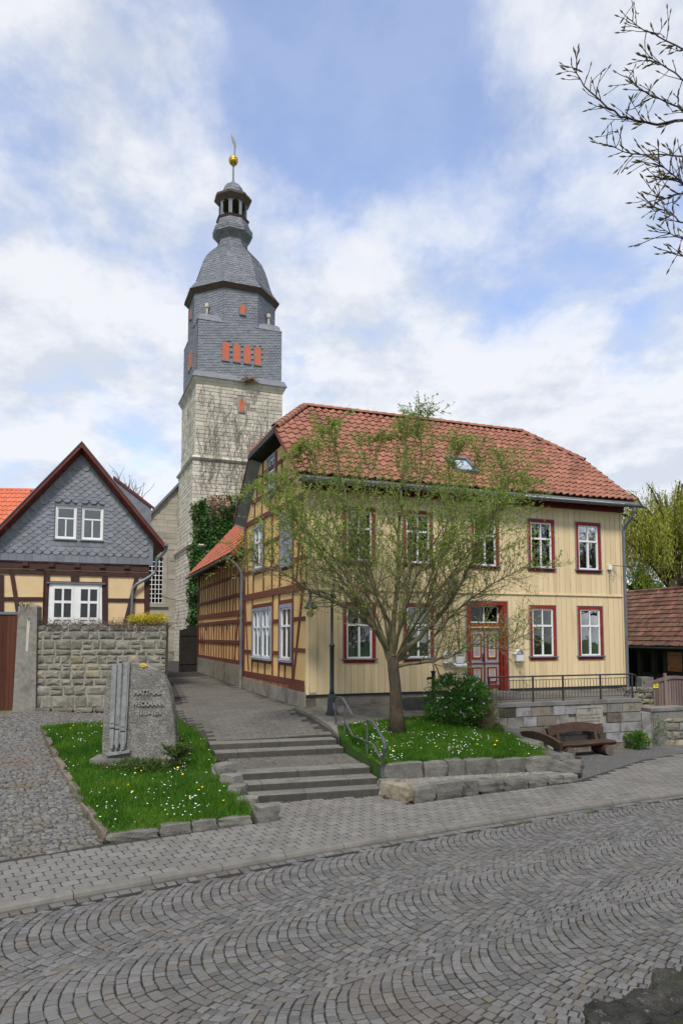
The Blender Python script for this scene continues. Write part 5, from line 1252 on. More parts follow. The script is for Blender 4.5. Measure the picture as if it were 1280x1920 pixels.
b.box(NF,wa0,wa1,-.4,-.03,.9,wz0); b.hexa([NF(wa0,-.4,wz1),NF(wa1,-.4,wz1),NF(wa1,-.03,wz1),NF(wa0,-.03,wz1),NF(wa0,-.4,nzt(wa0)),NF(wa1,-.4,nzt(wa1)),NF(wa1,-.03,nzt(wa1)),NF(wa0,-.03,nzt(wa0))])
b.build('gable_wall', m_limeg, nave); r9 = random.Random(5); z = .9
while z < zR:
    h = r9.uniform(.4,.55); a = aL+r9.uniform(0,.5)
    while a < 1.2:
        a1 = a+r9.uniform(.7,1.5); top = min(nzt(a),nzt(a1))
        if z < top-.12 and not (a1 > wa0-.3 and a < wa1+.3 and z+h > wz0-.3 and z < wz1+.3) and a1 < 1.6:
            b = MB(); b.box(NF,a+.008,a1-.008,-.06,r9.uniform(-.004,.006),z+.008,min(z+h-.008,top)); b.build('stone_block', m_sand, nave)
        a = a1
    z += h
b = MB(); 
for q in ((wa0-.32,wa0,wz0-.1,wz1+.1),(wa1,wa1+.32,wz0-.1,wz1+.1),(wa0,wa1,wz1,wz1+.32)): b.box(NF,q[0],q[1],-.05,.02,q[2],q[3])
b.box(NF,wa0-.4,wa1+.4,-.05,.12,wz0-.32,wz0-.1); win = b.build('window', m_sand, nave)
b = MB(); n = 7
for i in range(8): a = wa0+(wa1-wa0)*i/7; b.box(NF,a-.022,a+.022,-.16,-.12,wz0-.1,wz1)
for i in range(11): z = wz0+(wz1-wz0)*i/10; b.box(NF,wa0,wa1,-.155,-.125,z-.022,z+.022)
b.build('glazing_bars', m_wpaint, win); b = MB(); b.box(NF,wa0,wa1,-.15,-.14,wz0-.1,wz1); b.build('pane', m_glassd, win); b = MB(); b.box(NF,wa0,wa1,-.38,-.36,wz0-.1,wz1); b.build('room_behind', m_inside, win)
b = MB(); th = .16
b.hexa([NF(aL-.4,-8,nzt(aL-.4)),NF(1.7,-8,nzt(1.7)),NF(1.7,.25,nzt(1.7)),NF(aL-.4,.25,nzt(aL-.4)),NF(aL-.4,-8,nzt(aL-.4)+th*1.5),NF(1.7,-8,nzt(1.7)+th*1.5),NF(1.7,.25,nzt(1.7)+th*1.5),NF(aL-.4,.25,nzt(aL-.4)+th*1.5)]); b.build('roof', m_slate, nave)
b = MB(); b.box(NF,aL,1.5,.0,.28,.9,2.0); b.build('plinth', m_stone, nave)

# ================================================================== LEFT HOUSE (slated gable)
LK = D(278, 1160, 26.0); LH = wall_frame(LK, -U, -V)       # a runs to the left from the right corner
lhouse = thing('slate_gabled_house', LH(3,-3,.9), 'half-timbered house with a grey slate gable, white windows and dark red verge boards', 'house')
m_ltim = mat('dark_brown_timber', [(.045,.022,.02),(.07,.034,.03)], 5, .75, .3, 50, piece=.15)
m_lpla = mat('pale_yellow_plaster', [(.62,.45,.24),(.70,.53,.31)], 3, .9, .5, 22, stain=((.50,.36,.2), 2.2, .6, .8))
m_verge = mat('dark_red_verge', [(.10,.028,.022),(.155,.045,.035)], 4, .65, .3, 30, stain=((.26,.21,.19), 4, .62, .74))
def LP(px, py, d=0): return pix(LH,px,py,d)
apx = LP(154,845,.0); rge = LP(291,1005,.0); lf0 = LP(2,990,.0); sb = LP(140,1055)[1]
LLW = 6.0
slR = (apx[1]-rge[1])/(apx[0]-rge[0]); slL = (apx[1]-lf0[1])/(lf0[0]-apx[0])
def ltop(a): return apx[1]-(apx[0]-a)*slR if a < apx[0] else apx[1]-(a-apx[0])*slL
lw = [LP(*q)+LP(*r_) for q, r_ in (((105,948),(143,1012)),((154,951),(193,1014)))]
wins = [(min(a0,a1),max(a0,a1),min(z0,z1),max(z0,z1)) for a0,z0,a1,z1 in lw]
aR = -.12
b = MB(); xs = sorted(set([aR,apx[0],LLW]+[x for w_ in wins for x in w_[:2]]))
for i in range(len(xs)-1):
    x0, x1 = xs[i], xs[i+1]; z = sb
    for w_ in wins:
        if w_[0] <= x0+1e-6 and w_[1] >= x1-1e-6: b.box(LH,x0,x1,-.2,.08,z,w_[2]); z = w_[3]
    b.hexa([LH(x0,-.2,z),LH(x1,-.2,z),LH(x1,.08,z),LH(x0,.08,z),LH(x0,-.2,ltop(x0)),LH(x1,-.2,ltop(x1)),LH(x1,.08,ltop(x1)),LH(x0,.08,ltop(x0))])
gab = b.build('gable', m_slated, lhouse)
# fish-scale slates
sc_ = []; SW, SH = .30, .118; i = 0; z = sb+.26; r10 = random.Random(8)
def tooth(a, z, d, w_, h_, b, r_):
    ring = [(-.5,.62),(-.5,.42),(-.22,.0),(.22,.0),(.5,.42),(.5,.62),(.46,1.35),(-.46,1.35)]
    vs = []
    for x, y in ring: dd = d+.04*(1-y/1.35)+r_.uniform(0,.003); vs.append((x*w_*.985,y*h_*1.9,dd))
    b.add([LH(a+x,dd,z+y) for x,y,dd in vs]+[LH(a+x,dd-.035,z+y) for x,y,dd in vs[:6]], [tuple(range(8))]+[(k,k+1,9+k,8+k) for k in range(5)])
aml, amr = min(w_[0] for w_ in wins)-.22, max(w_[1] for w_ in wins)+.22; wzl, wzh = wins[0][2]-.22, max(w_[3] for w_ in wins)+.22
while z < apx[1]:
    a = .2+(SW/2 if i % 2 else 0)
    while a < 5.4:
        if z+.26 < ltop(a-.1)-.18 and z+.26 < ltop(a+.1)-.18 and not (aml < a < amr and wzl-.12 < z+.1 < wzh-.05):
            b = MB(); tooth(a,z,.085,SW,SH,b,r10); sc_.append((tuple(LH(a,.1,z)), b))
        a += SW
    z += SH; i += 1
pieces('slate', sc_, m_slated, gab, 300, 'slates')
# border slates: bottom row, along the verges, around the windows
def border(p, q, w_, h_, name='border_slate'):
    dx, dz = q[0]-p[0], q[1]-p[1]; L = math.hypot(dx,dz); n = max(1,round(L/w_)); ex, ez = dx/L, dz/L
    for i in range(n):
        b = MB(); f0, f1 = i*L/n, (i+1)*L/n-.006; k0, k1 = .108, .118; hx, hz = -ez*h_, ex*h_
        c = [(p[0]+ex*f0,p[1]+ez*f0),(p[0]+ex*f1,p[1]+ez*f1),(p[0]+ex*f1+hx,p[1]+ez*f1+hz),(p[0]+ex*f0+hx,p[1]+ez*f0+hz)]
        b.hexa([LH(x,.09,y) for x,y in c]+[LH(x,(k1 if j in (1,2) else k0),y) for j,(x,y) in enumerate(c)]); b.build(name, m_slated, gab)
border((aR,sb),(6.0,sb),.26,.25); border((aml,wzh),(amr,wzh),.24,.16); border((amr,wzl),(aml,wzl),.24,-.16) if False else border((aml,wzl-.04),(amr,wzl-.04),.24,.18)
for x0 in (aml-.0,wins[1][0]-.001 if False else None):
    pass
for x in (aml,(wins[0][0]+wins[1][1])/2 if wins[0][0] > wins[1][1] else (wins[1][0]+wins[0][1])/2,amr):
    w2 = .19 if x in (aml,amr) else abs(wins[0][0]-wins[1][1])-.02
    x0 = x if x == aml else (x-w2 if x == amr else x-w2/2); z = wzl+.15
    while z < wzh-.03:
        b = MB(); ring = [(x0,z+.02),(x0+w2*.3,z),(x0+w2*.7,z),(x0+w2,z+.02),(x0+w2,z+.16),(x0,z+.16)]
        b.prism([LH(x_,.088,y) for x_,y in ring],[LH(x_,.122-.02*(y-z)/.16,y) for x_,y in ring]); b.build('border_slate', m_slated, gab); z += .13
border((rge[0]+.05,ltop(rge[0]+.05)-.2),(apx[0],ltop(apx[0])-.22),.24,.17); border((apx[0],ltop(apx[0])-.22),(5.6,ltop(5.6)-.2),.24,.17)
for w_ in wins:
    a0, a1, z0, z1 = w_; b = MB(); f = .05
    b.box(LH,a0,a0+f,-.1,.05,z0,z1); b.box(LH,a1-f,a1,-.1,.05,z0,z1); b.box(LH,a0+f,a1-f,-.1,.05,z1-f,z1); b.box(LH,a0+f,a1-f,-.1,.06,z0,z0+f); win = b.build('window', m_wpaint, lhouse)
    glazing(LH,a0+f,a1-f,z0+f,z1-f,.03,win,2,.36,.045,upper=1,back=-.8); b = MB(); b.box(LH,a0-.02,a1+.02,-.05,.16,z0-.05,z0-.005); b.build('sill', m_zinc, win)
m_dpane = mat('dark_pane', [(.012,.014,.017),(.03,.033,.038)], 3, .12, 0, spec=.5)
# ground floor frame
gz0 = .9; gtop = sb-.02
b = MB(); b.box(LH,0,LLW,-.2,-.01,gz0,gtop); b.build('ground_floor_wall', m_lpla, lhouse)
b = MB(); b.box(LH,0,.2,-8,-.21,gz0,gtop+.6); b.build('side_wall', m_lpla, lhouse)
def lt(p, q, w_, d=.03): b = MB(); b.bar(LH,p,q,w_,-.05,d+rng.uniform(0,.01)); b.build('timber', m_ltim, lhouse)
def L2(x0, y0, x1, y1, w_, d=.03): lt(LP(x0,y0),LP(x1,y1),w_,d)
lt((0,gtop-.12),(LLW,gtop-.12),.22,.05); lt((0,gtop-.36),(LLW,gtop-.36),.16,.03)
L2(276,1075,276,1170,.2); L2(197,1078,197,1170,.2); L2(89,1078,85,1170,.17); L2(3,1078,3,1170,.16); L2(141,1072,141,1092,.28)
L2(258,1076,236,1165,.14); L2(23,1075,37,1165,.14); L2(198,1125,276,1126,.13,.026); L2(0,1123,86,1123,.13,.026); L2(88,1092,198,1094,.09,.026)
for px in (48,97,145,192,238): a, z = LP(px,1064); b = MB(); b.box(LH,a-.09,a+.09,-.05,.14,gtop-.16,gtop-.03); b.build('beam_end', m_ltim, lhouse)
s0, s1 = LP(90,1094), LP(194,1175); a0, a1 = min(s0[0],s1[0]), max(s0[0],s1[0]); zt_, zb_ = s0[1], s1[1]-.3
b = MB(); b.box(LH,a0,a1,-.02,.03,zb_,zt_); dbl = b.build('double_window', m_wpaint, lhouse)
b = MB(); b.box(LH,a0-.03,a1+.03,-.02,.10,zt_,zt_+.05); b.build('hood', m_zinc, dbl)
b = MB(); b.box(LH,(a0+a1)/2-.16,(a0+a1)/2+.16,.03,.045,zb_,zt_-.04); b.build('middle_panel', m_wpaint, dbl)
wlen = a1-a0
for c in (.27,.73):
    ca = a0+wlen*c; f0, f1 = ca-.31, ca+.31; rowz = [LP(140,1133)[1],LP(140,1104)[1]]; b = MB()
    for i in range(3): x = f0+(f1-f0)*i/2; b.box(LH,x-.035,x+.035,.03,.06,zb_,rowz[1]+.07)
    for z in (rowz[1]+.035,LP(140,1129)[1],LP(140,1160)[1]): b.box(LH,f0,f1,.03,.062,z-.045,z+.045)
    b.build('sash', m_wpaint, dbl)
    for i in range(2):
        x0, x1 = f0+(f1-f0)*i/2+.035, f0+(f1-f0)*(i+1)/2-.035
        for z0, z1 in ((LP(140,1129)[1]+.045,rowz[1]-.01),(LP(140,1160)[1]+.045,LP(140,1129)[1]-.045)): b = MB(); b.box(LH,x0,x1,.031,.036,z0,z1); b.build('pane', m_dpane, dbl)
# roof with verge boards
rt = LP(154,828,.45); rr = LP(309,1019,.45); ll = LP(0,985,.45); lsl = (rt[1]-ll[1])/(ll[0]-rt[0]); lla = 6.0; llz = rt[1]-(lla-rt[0])*lsl
b = MB(); 
for (a0,z0),(a1,z1) in (((rt[0],rt[1]),(rr[0],rr[1])),((rt[0],rt[1]),(lla,llz))):
    b.prism([LH(a0,.43,z0-.12),LH(a1,.43,z1-.12),LH(a1,.43,z1-.02),LH(a0,.43,z0-.02)],[LH(a0,-9,z0-.12),LH(a1,-9,z1-.12),LH(a1,-9,z1-.02),LH(a0,-9,z0-.02)])
lroof = b.build('roof', m_slate, lhouse)
for k, ((a0,z0),(a1,z1)) in enumerate((((rt[0],rt[1]),(rr[0],rr[1])),((rt[0],rt[1]),(lla,llz)))):
    b = MB(); b.prism([LH(a0,.44,z0-.20),LH(a1,.44,z1-.20),LH(a1,.44,z1-.03),LH(a0,.44,z0-.03)],[LH(a0,.475,z0-.20),LH(a1,.475,z1-.20),LH(a1,.475,z1-.03),LH(a0,.475,z0-.03)]); b.build('verge_board', m_verge, lroof)
    b = MB(); b.prism([LH(a0,.12,z0-.34),LH(a1,.12,z1-.34),LH(a1,.40,z1-.125),LH(a0,.40,z0-.125)],[LH(a0,.12,z0-.38),LH(a1,.12,z1-.38),LH(a1,.40,z1-.165),LH(a0,.40,z0-.165)]); b.build('soffit', m_verge, lroof)
    b = MB(); b.prism([LH(a0,-9,z0-.02),LH(a1,-9,z1-.02),LH(a1,.50,z1-.02),LH(a0,.50,z0-.02)],[LH(a0,-9,z0+.02),LH(a1,-9,z1+.02),LH(a1,.50,z1+.02),LH(a0,.50,z0+.02)]); b.build('verge_cap', m_zinc, lroof)
# dormer on the right slope
dm = MB(); dfr = wall_frame(LH(rr[0]+1.0,-3.2,0), V, U); dz = rr[1]
p = lambda px, py, dd=-3.4: LH(*(lambda q: (q[0],dd,q[1]))(LP(px,py,dd)))
A_, B_, C_ = p(213,893), p(284,952), p(231,935)
dm.prism([A_,B_,B_-Vector((0,0,.9)),A_-Vector((0,0,.9))],[x+V*2.6 for x in (A_,B_,B_-Vector((0,0,.9)),A_-Vector((0,0,.9)))]); dormer = dm.build('dormer', m_slate, lroof)
b = MB(); b.prism([A_+Vector((0,0,.02)),B_+Vector((0,0,.02))+U*.12,B_+U*.12-Vector((0,0,.10)),A_-Vector((0,0,.10))],[x-V*.06 for x in (A_+Vector((0,0,.02)),B_+U*.12+Vector((0,0,.02)),B_+U*.12-Vector((0,0,.10)),A_-Vector((0,0,.10)))]); b.build('dormer_verge', m_verge, lhouse)
# gutter and crooked downpipe
q0 = LH(rr[0]-.05,.5,rr[1]-.02); q1 = LH(rr[0]-.05,-9,rr[1]-.02); halfpipe(q0,q1,.08,par=lhouse)
dp = [LH(*(lambda q: (q[0],d_,q[1]))(LP(px,py,d_))) for px, py, d_ in ((313,1022,.38),(311,1032,.36),(300,1044,.25),(294,1052,.16),(292,1072,.14),(280,1082,.15),(256,1096,.16),(249,1104,.14),(247,1160,.12),(246,1190,.12))]
b = MB(); b.tube(dp,.055,10); b.build('downpipe', m_zinc, lhouse)
b = MB(); a, z = LP(84,1068); b.tube([LH(a,.06,z),LH(a,.06,z-2.2)],.02,6); b.tube([LH(a+.3,.06,z+.02),LH(a,.06,z)],.02,6); b.build('cable_pipe', m_ltim, lhouse)
wr2 = thing('lane_cable', LH(0,.1,3.0), 'thin sagging cable strung across the lane from the slate-gabled house to the barn', 'cable')
p0 = D(288,1112,26.2); p1 = D(373,1124,37.5); b = MB(); b.tube([p0.lerp(p1,k/10)-Vector((0,0,.18*math.sin(math.pi*k/10))) for k in range(11)],.012,5); b.build('wire', m_bdark, wr2)

# red roof behind on the far left
rf = thing('red_roofed_house', D(0,1100,36)+Vector((0,0,-4)), 'house with a bright red tile roof behind the slate gable, far left', 'house')
b = MB(); RFY = 36.0; P0 = D(-60,1010,RFY); P1 = D(75,1010,RFY); Q0 = D(-60,919,RFY+3.2); Q1 = D(75,921,RFY+3.2)
b.prism([Vector((P0.x,P0.y+.5,.9)),Vector((P1.x,P1.y+.5,.9)),Vector((Q1.x,Q1.y+3,.9)),Vector((Q0.x,Q0.y+3,.9))],[Vector((P0.x,P0.y+.5,P0.z)),Vector((P1.x,P1.y+.5,P1.z)),Vector((Q1.x,Q1.y+3,P1.z)),Vector((Q0.x,Q0.y+3,P0.z))]); b.build('wall', m_lpla, rf)
b = MB(); b.prism([P0,P1,Q1,Q0],[x-Vector((0,0,.1)) for x in (P0,P1,Q1,Q0)]); b.prism([Q0,Q1,Q1+Vector((0,3.4,-2.6)),Q0+Vector((0,3.4,-2.6))],[x-Vector((0,0,.1)) for x in (Q0,Q1,Q1+Vector((0,3.4,-2.6)),Q0+Vector((0,3.4,-2.6)))]); r2_ = b.build('roof', m_tile2, rf)
m_tile3 = mat('bright_red_tiles', [(.50,.13,.065),(.58,.17,.09)], 3, .75, .15, 60, piece=.08)
ev = (Q0-P0); nr = 11; l_ = ev.length/nr; ev.normalize(); eu = (P1-P0).normalized(); en = eu.cross(ev); tl = []
for i in range(nr):
    for j in range(int((P1-P0).length/.27)): b = MB(); pantile(P0+eu*(j*.27)+ev*(i*l_)+en*.02,eu,ev,en,.27,l_,b); b.v and tl.append((tuple(P0+eu*(j*.27)+ev*(i*l_)), b))
pieces('roof_tile', tl, m_tile3, r2_, 300, 'roof_tiles')
for i in range(13): b = MB(); b.tube([Q0.lerp(Q1,i/13)+Vector((0,0,.05)),Q0.lerp(Q1,(i+1.1)/13)+Vector((0,0,.04))],.11,8); b.build('ridge_tile', m_tile3, r2_)

# ================================================================== GARDEN WALL, PILLAR, WOODEN GATE
GWY = 22.0; GW = wall_frame(D(66,1200,GWY), (Vector((1,0,0))*math.cos(R(4))+Vector((0,1,0))*math.sin(R(4))), Vector((math.sin(R(4)),-math.cos(R(4)),0)))
gwl = pix(GW,313,1172)[0]; gzt = pix(GW,190,1172)[1]; gzb = pix(GW,120,1332)[1]
gwall = thing('garden_wall', GW(gwl/2,0,gzb), 'tall grey rubble stone garden wall with pale mortar behind the memorial', 'stone wall')
b = MB(); b.box(GW,0.02,gwl-.03,-.5,-.012,gzb-.3,gzt-.02); b.build('mortar_core', m_mortar, gwall)
rows = [.20,.26,.31,.18,.26,.20,.27,.21,.30,.40,.3]; z = gzt; r11 = random.Random(12)
for ri, h in enumerate(rows):
    z0 = z-h; a = 0.0
    if z0 < gzb-.25: break
    while a < gwl-.02:
        wd = r11.uniform(.20,.52)*(1.25 if ri > 7 else 1); a1 = min(a+wd,gwl)
        if gwl-a1 < .16: a1 = gwl
        if r11.random() < .16 and h > .19 and a1-a < .42:
            zm = z0+h*r11.uniform(.4,.6)
            for y0, y1 in ((z0,zm),(zm,z)): b = rough_block(MB(),GW,a+.02,a1-.02,y0+.016,y1-.016,.012,r11,.016); b.build('stone', m_stone, gwall)
        else:
            b = rough_block(MB(),GW,a+.02,a1-.02,z0+.018,z-.018,.012,r11,.020); b.build('stone', m_stone if r11.random() > .12 else m_tan, gwall)
        a = a1
    z = z0
for i, (a, w_) in enumerate(((.3,.55),(.95,.6),(1.6,.5),(2.2,.6),(2.8,.5),(3.4,.5))): boulder(tuple(GW(a,.03,gzb+.02)),(w_,.2,.14),300+i,ang=R(4)).build('base_stone', m_stone, gwall)
pil = thing('gate_pillar', GW(-.33,0,gzb), 'weathered grey concrete gate pillar at the left end of the garden wall', 'pillar')
a0, z1 = pix(GW,35,1135,.12); a1, z0 = pix(GW,64,1330,.12); m_pil = mat('exposed_aggregate_pillar', [(.19,.18,.155),(.28,.265,.235)], 9, .95, .9, 55, stain=((.15,.125,.09), 2.0, .5, .7))
b = MB(); ring = lambda e, z: [GW(a0-e,.12+e*.5,z),GW(a1+e,.12+e*.5,z),GW(a1+e,-.3-e,z),GW(a0-e,-.3-e,z)]
b.prism(ring(.07,z0-.3),ring(.05,z0+.3)); b.prism(ring(.05,z0+.3),ring(.0,z1-.05)); b.prism(ring(.0,z1-.05),ring(-.04,z1)); b.build('shaft', m_pil, pil)
m_stripe = mat('pale_plaster_streak', [(.42,.38,.33),(.52,.47,.41)], 8, .9, .2)
b = MB(); am = (a0+a1)/2; b.prism([GW(am-.02,.12,z1-1.55),GW(am+.05,.12,z1-1.5),GW(am+.09,.12,z1-.42),GW(am+.0,.12,z1-.42)],[GW(am-.02,.132,z1-1.55),GW(am+.05,.132,z1-1.5),GW(am+.09,.132,z1-.42),GW(am+.0,.132,z1-.42)]); b.build('plaster_streak', m_stripe, pil); b = MB(); b.tube([GW(am+.05,.12,z1-.42),GW(am+.05,.17,z1-.42)],.025,8); b.build('bolt', m_zinc, pil)
wg = thing('wooden_gate', GW(-1.5,0,gzb), 'red-brown vertical plank gate left of the concrete pillar', 'gate')
m_gate = mat('red_brown_planks', [(.06,.019,.010),(.10,.033,.017)], 3, .6, .25, 30, piece=.2, stretch=(1,1,.2))
for i in range(17): b = MB(); x = a0-.16-i*.118; b.box(GW,x-.112,x,-.12,-.08+rng.uniform(0,.006),gzb+.02,pix(GW,10,1152)[1]); b.build('plank', m_gate, wg)
b = MB(); zt_ = pix(GW,10,1147)[1]; b.box(GW,a0-2.3,a0-.02,-.16,-.04,zt_-.08,zt_); b.build('top_rail', m_zinc, wg); b = MB(); b.box(GW,a0-.15,a0-.03,-.16,-.06,gzb+.02,zt_-.08); b.build('stile', m_gate, wg)

# ================================================================== MEMORIAL STONE
MF = wall_frame(D(260,1425,16.15), (Vector((1,0,0))*math.cos(R(3))+Vector((0,1,0))*math.sin(R(3))), Vector((math.sin(R(3)),-math.cos(R(3)),0)))
mem = thing('memorial_stone', MF(0,0,.4), 'upright grey granite memorial with carved organ pipes and raised lettering on the lawn', 'memorial')
m_gran = mat('pecked_granite', [(.10,.095,.083),(.22,.21,.185),(.36,.345,.31)], 26, .92, 1.0, 30, stain=((.11,.105,.09), 3, .45, .75), bdist=.035)
m_pipe = mat('smooth_granite', [(.20,.205,.205),(.28,.285,.28)], 9, .75, .25, 60, stain=((.14,.14,.135), 6, .5, .7))
def MP(px, py): return pix(MF,px,py)
outl = [(190,1424),(191,1380),(194,1330),(197,1290),(203,1262),(214,1250),(232,1243),(255,1243),(276,1246),(296,1256),(307,1270),(316,1290),(322,1315),(327,1350),(329,1390),(329,1421)]
op = [MP(*q) for q in outl]; r12 = random.Random(4)
b = MB(); n = len(op); cx_ = sum(p[0] for p in op)/n; cz_ = sum(p[1] for p in op)/n
def ringf(f, d): return [MF(cx_+(p[0]-cx_)*f+r12.uniform(-.006,.006),d,cz_+(p[1]-cz_)*f if p[1] > .6 else p[1]-.1) for p in op]
rg = [ringf(.95,-.40),ringf(1.0,-.36),ringf(1.0,-.04),ringf(.965,.0)]
for i in range(3): b.add(rg[i]+rg[i+1], [(k,(k+1) % n,n+(k+1) % n,n+k) for k in range(n)])
b.add(rg[0],[tuple(range(n))]); b.add(rg[3],[tuple(range(n))]); b.build('stone', m_gran, mem)
b = MB(); p0, p1 = MP(172,1430), MP(335,1421); b.box(MF,p0[0],p1[0],-.5,.16,.1,p0[1]+.10); b.build('plinth', m_conc, mem)
for (xt,yt,xb,yb,w_,wb,ft,mz) in ((218,1246,212,1385,.145,.13,1402,1364),(227.5,1243.5,221,1385,.15,.135,1402,1366),(238.5,1241,232,1390,.165,.14,1405,1370)):
    at, zt_ = MP(xt,yt); ab, zb_ = MP(xb,yb); af, zf_ = MP(xb-.5,ft); b = MB(); h1, h2 = w_/2, wb/2
    c = [(at-h1,zt_),(at+h1,zt_),(ab+h2,zb_),(af+.03,zf_),(af-.03,zf_),(ab-h2,zb_)]; b.prism([MF(x,-.02,z) for x,z in c],[MF(x,.075,z) for x,z in c])
    c2 = [(x*.6+(at if i < 2 else ab)*.4,z) for i,(x,z) in enumerate(c)]; b.prism([MF(x,.0751,z) for x,z in c2],[MF(x,.095,z) for x,z in c2]); pp = b.build('organ_pipe', m_pipe, mem)
    az, zz_ = MP(xb+.2,mz); b = MB(); b.box(MF,az-.05,az+.05,.09,.102,zz_-.012,zz_+.012); b.box(MF,az-.04,az+.04,.09,.10,zz_+.09,zz_+.105); b.build('pipe_mouth', m_bdark, pp)
p0, p1 = MP(200,1411), MP(245,1406); b = MB(); b.prism([MF(p0[0],-.01,p0[1]),MF(p1[0],-.01,p1[1]),MF(p1[0],-.01,p1[1]-.07),MF(p0[0]+.06,-.01,p0[1]-.08)],[MF(p0[0],.11,p0[1]),MF(p1[0],.11,p1[1]),MF(p1[0],.11,p1[1]-.05),MF(p0[0]+.06,.11,p0[1]-.06)]); b.build('wind_chest', m_pipe, mem)
m_rel = mat('raised_granite_letters', [(.25,.24,.215),(.33,.32,.285)], 20, .9, .3, 60)
for s, px, py, sz, sx in (('MATTHIAS',277,1302,.155,.83),('WECKMANN',279,1323.5,.155,.80),('1616 – 1674',281,1340,.12,.86)):
    a, z = MP(px,py); put_text(s,sz,MF,a,.004,z,m_rel,mem,.032,sx=sx)
m_lich = mat('yellow_lichen', [(.42,.27,.03),(.52,.36,.06)], 20, .9, .3)
b = MB(); a, z = MP(268,1246); ring = [(a+.09*math.cos(t)*r12.uniform(.7,1.1),z+.035*math.sin(t)) for t in np.linspace(0,6.28,11)[:-1]]; b.prism([MF(x,-.05,y-.005) for x,y in ring],[MF(x,.012,y-.03) for x,y in ring]); b.build('lichen', m_lich, mem)

# ================================================================== SHED, GATE AND WALL ON THE RIGHT
SHO = Vector((12.75,26.2,0)); SHF = wall_frame(SHO, V, -U)
shed = thing('old_shed', SHF(2,-1.5,.8), 'low brick and timber shed under a dark weathered tile roof, right of the house', 'shed')
m_oldt = mat('old_brown_tiles', [(.10,.05,.035),(.15,.075,.05),(.20,.10,.07)], 2, .9, .4, 40, piece=.38, hue=.015, stain=((.06,.055,.04), 2.5, .5, .7))
m_oldbr = mat('orange_old_brick', [(.30,.13,.06),(.40,.19,.09)], 5, .9, .4, 50, piece=.2)
SE = zat(1230,1212,27.5); SD = .35; SPI = R(39)
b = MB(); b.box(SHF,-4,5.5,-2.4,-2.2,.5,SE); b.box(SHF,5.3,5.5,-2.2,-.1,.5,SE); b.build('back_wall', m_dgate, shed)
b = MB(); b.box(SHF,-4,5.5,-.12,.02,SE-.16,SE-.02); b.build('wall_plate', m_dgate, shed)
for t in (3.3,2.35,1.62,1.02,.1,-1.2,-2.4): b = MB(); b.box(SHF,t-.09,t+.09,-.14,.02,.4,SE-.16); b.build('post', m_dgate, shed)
b = MB(); b.box(SHF,1.1,2.3,-.12,-.0,1.62,1.74); b.box(SHF,.2,1.0,-.12,.0,1.72,1.83); b.build('rail', m_dgate, shed)
def bricks(fr, a0, a1, z0, z1, d, par):
    b = MB(); b.box(fr,a0,a1,d-.12,d-.01,z0,z1); b.build('brick_infill', m_mortar, par); z = z0; k = 0
    while z < z1-.03:
        a = a0-(.12 if k % 2 else 0)
        while a < a1:
            x0, x1 = max(a,a0), min(a+.24,a1)
            if x1-x0 > .03: b = MB(); b.box(fr,x0+.004,x1-.004,d-.05,d,z+.005,min(z+.073,z1)); b.build('brick', m_oldbr, par)
            a += .248
        z += .08; k += 1
bricks(SHF,1.12,1.55,.9,1.6,-.02,shed); bricks(SHF,.2,.94,.9,1.7,-.02,shed); bricks(SHF,.2,.94,1.86,SE-.2,-.02,shed); bricks(SHF,3.4,4.3,.9,SE-.2,-.02,shed)
ev = U*math.cos(SPI)+Vector((0,0,math.sin(SPI))); en = -U*math.sin(SPI)+Vector((0,0,math.cos(SPI))); SB0 = SHO-U*SD; SB0.z = SE
SL_ = 3.75; b = MB(); lo = [SB0-V*4.5,SB0+V*6,SB0+V*6+ev*SL_,SB0-V*4.5+ev*SL_]; b.prism([p-en*.1 for p in lo],[p-en*.02 for p in lo]); lo2 = [lo[3],lo[2],lo[2]+U*3-Vector((0,0,2.4)),lo[3]+U*3-Vector((0,0,2.4))]; b.prism([p-Vector((0,0,.1)) for p in lo2],[p-Vector((0,0,.02)) for p in lo2]); sroof = b.build('roof', m_dgate, shed)
tl = []; nr = 13; l_ = SL_/nr
for i in range(nr):
    for j in range(-16,36):
        p0 = SB0+V*(j*.165+.165+rng.uniform(-.01,.01))+ev*(i*l_+rng.uniform(-.015,.015))+en*.01
        if not inframe(p0,60): continue
        b = MB(); lf = rng.uniform(.03,.055); w_ = .16; q = [p0+en*lf,p0-V*w_+en*(lf+rng.uniform(-.01,.01)),p0-V*w_+ev*l_*1.1,p0+ev*l_*1.1]; m2 = [p0-V*(w_/2)+en*(lf+.03),p0-V*(w_/2)+ev*l_*1.1+en*.03]
        b.add([q[0],m2[0],q[1],q[2],m2[1],q[3],q[0]-en*.03,q[1]-en*.03],[(0,1,4,5),(1,2,3,4),(6,7,2,1,0)]); tl.append((tuple(p0),b))
pieces('roof_tile', tl, m_oldt, sroof, 300, 'roof_tiles')
rp = SB0+ev*SL_
for i in range(26): p0 = rp-V*4+V*(i*.38); b = MB(); b.tube([p0+Vector((0,0,.02)),p0+V*.40+Vector((0,0,.03))],.10,7); b.build('ridge_tile', m_oldt, sroof)
halfpipe(SB0-V*4.5-U*.06+Vector((0,0,-.01)),SB0+V*6-U*.06+Vector((0,0,-.01)),.07,par=shed)
PGF = wall_frame(D(1258,1345,22.6), Vector((math.cos(R(8)),math.sin(R(8)),0)), Vector((math.sin(R(8)),-math.cos(R(8)),0)))
pg = thing('plank_gate', PGF(.2,0,.6), 'weathered grey-brown plank garden gate with a curved top rail at the right edge', 'gate')
m_oldw = mat('weathered_planks', [(.13,.095,.085),(.20,.15,.135)], 4, .85, .4, 40, piece=.22, stretch=(1,1,.12))
zb_, = (pix(PGF,1258,1346)[1],); zt_ = pix(PGF,1245,1264)[1]; aL_, _ = pix(PGF,1224,1300); 
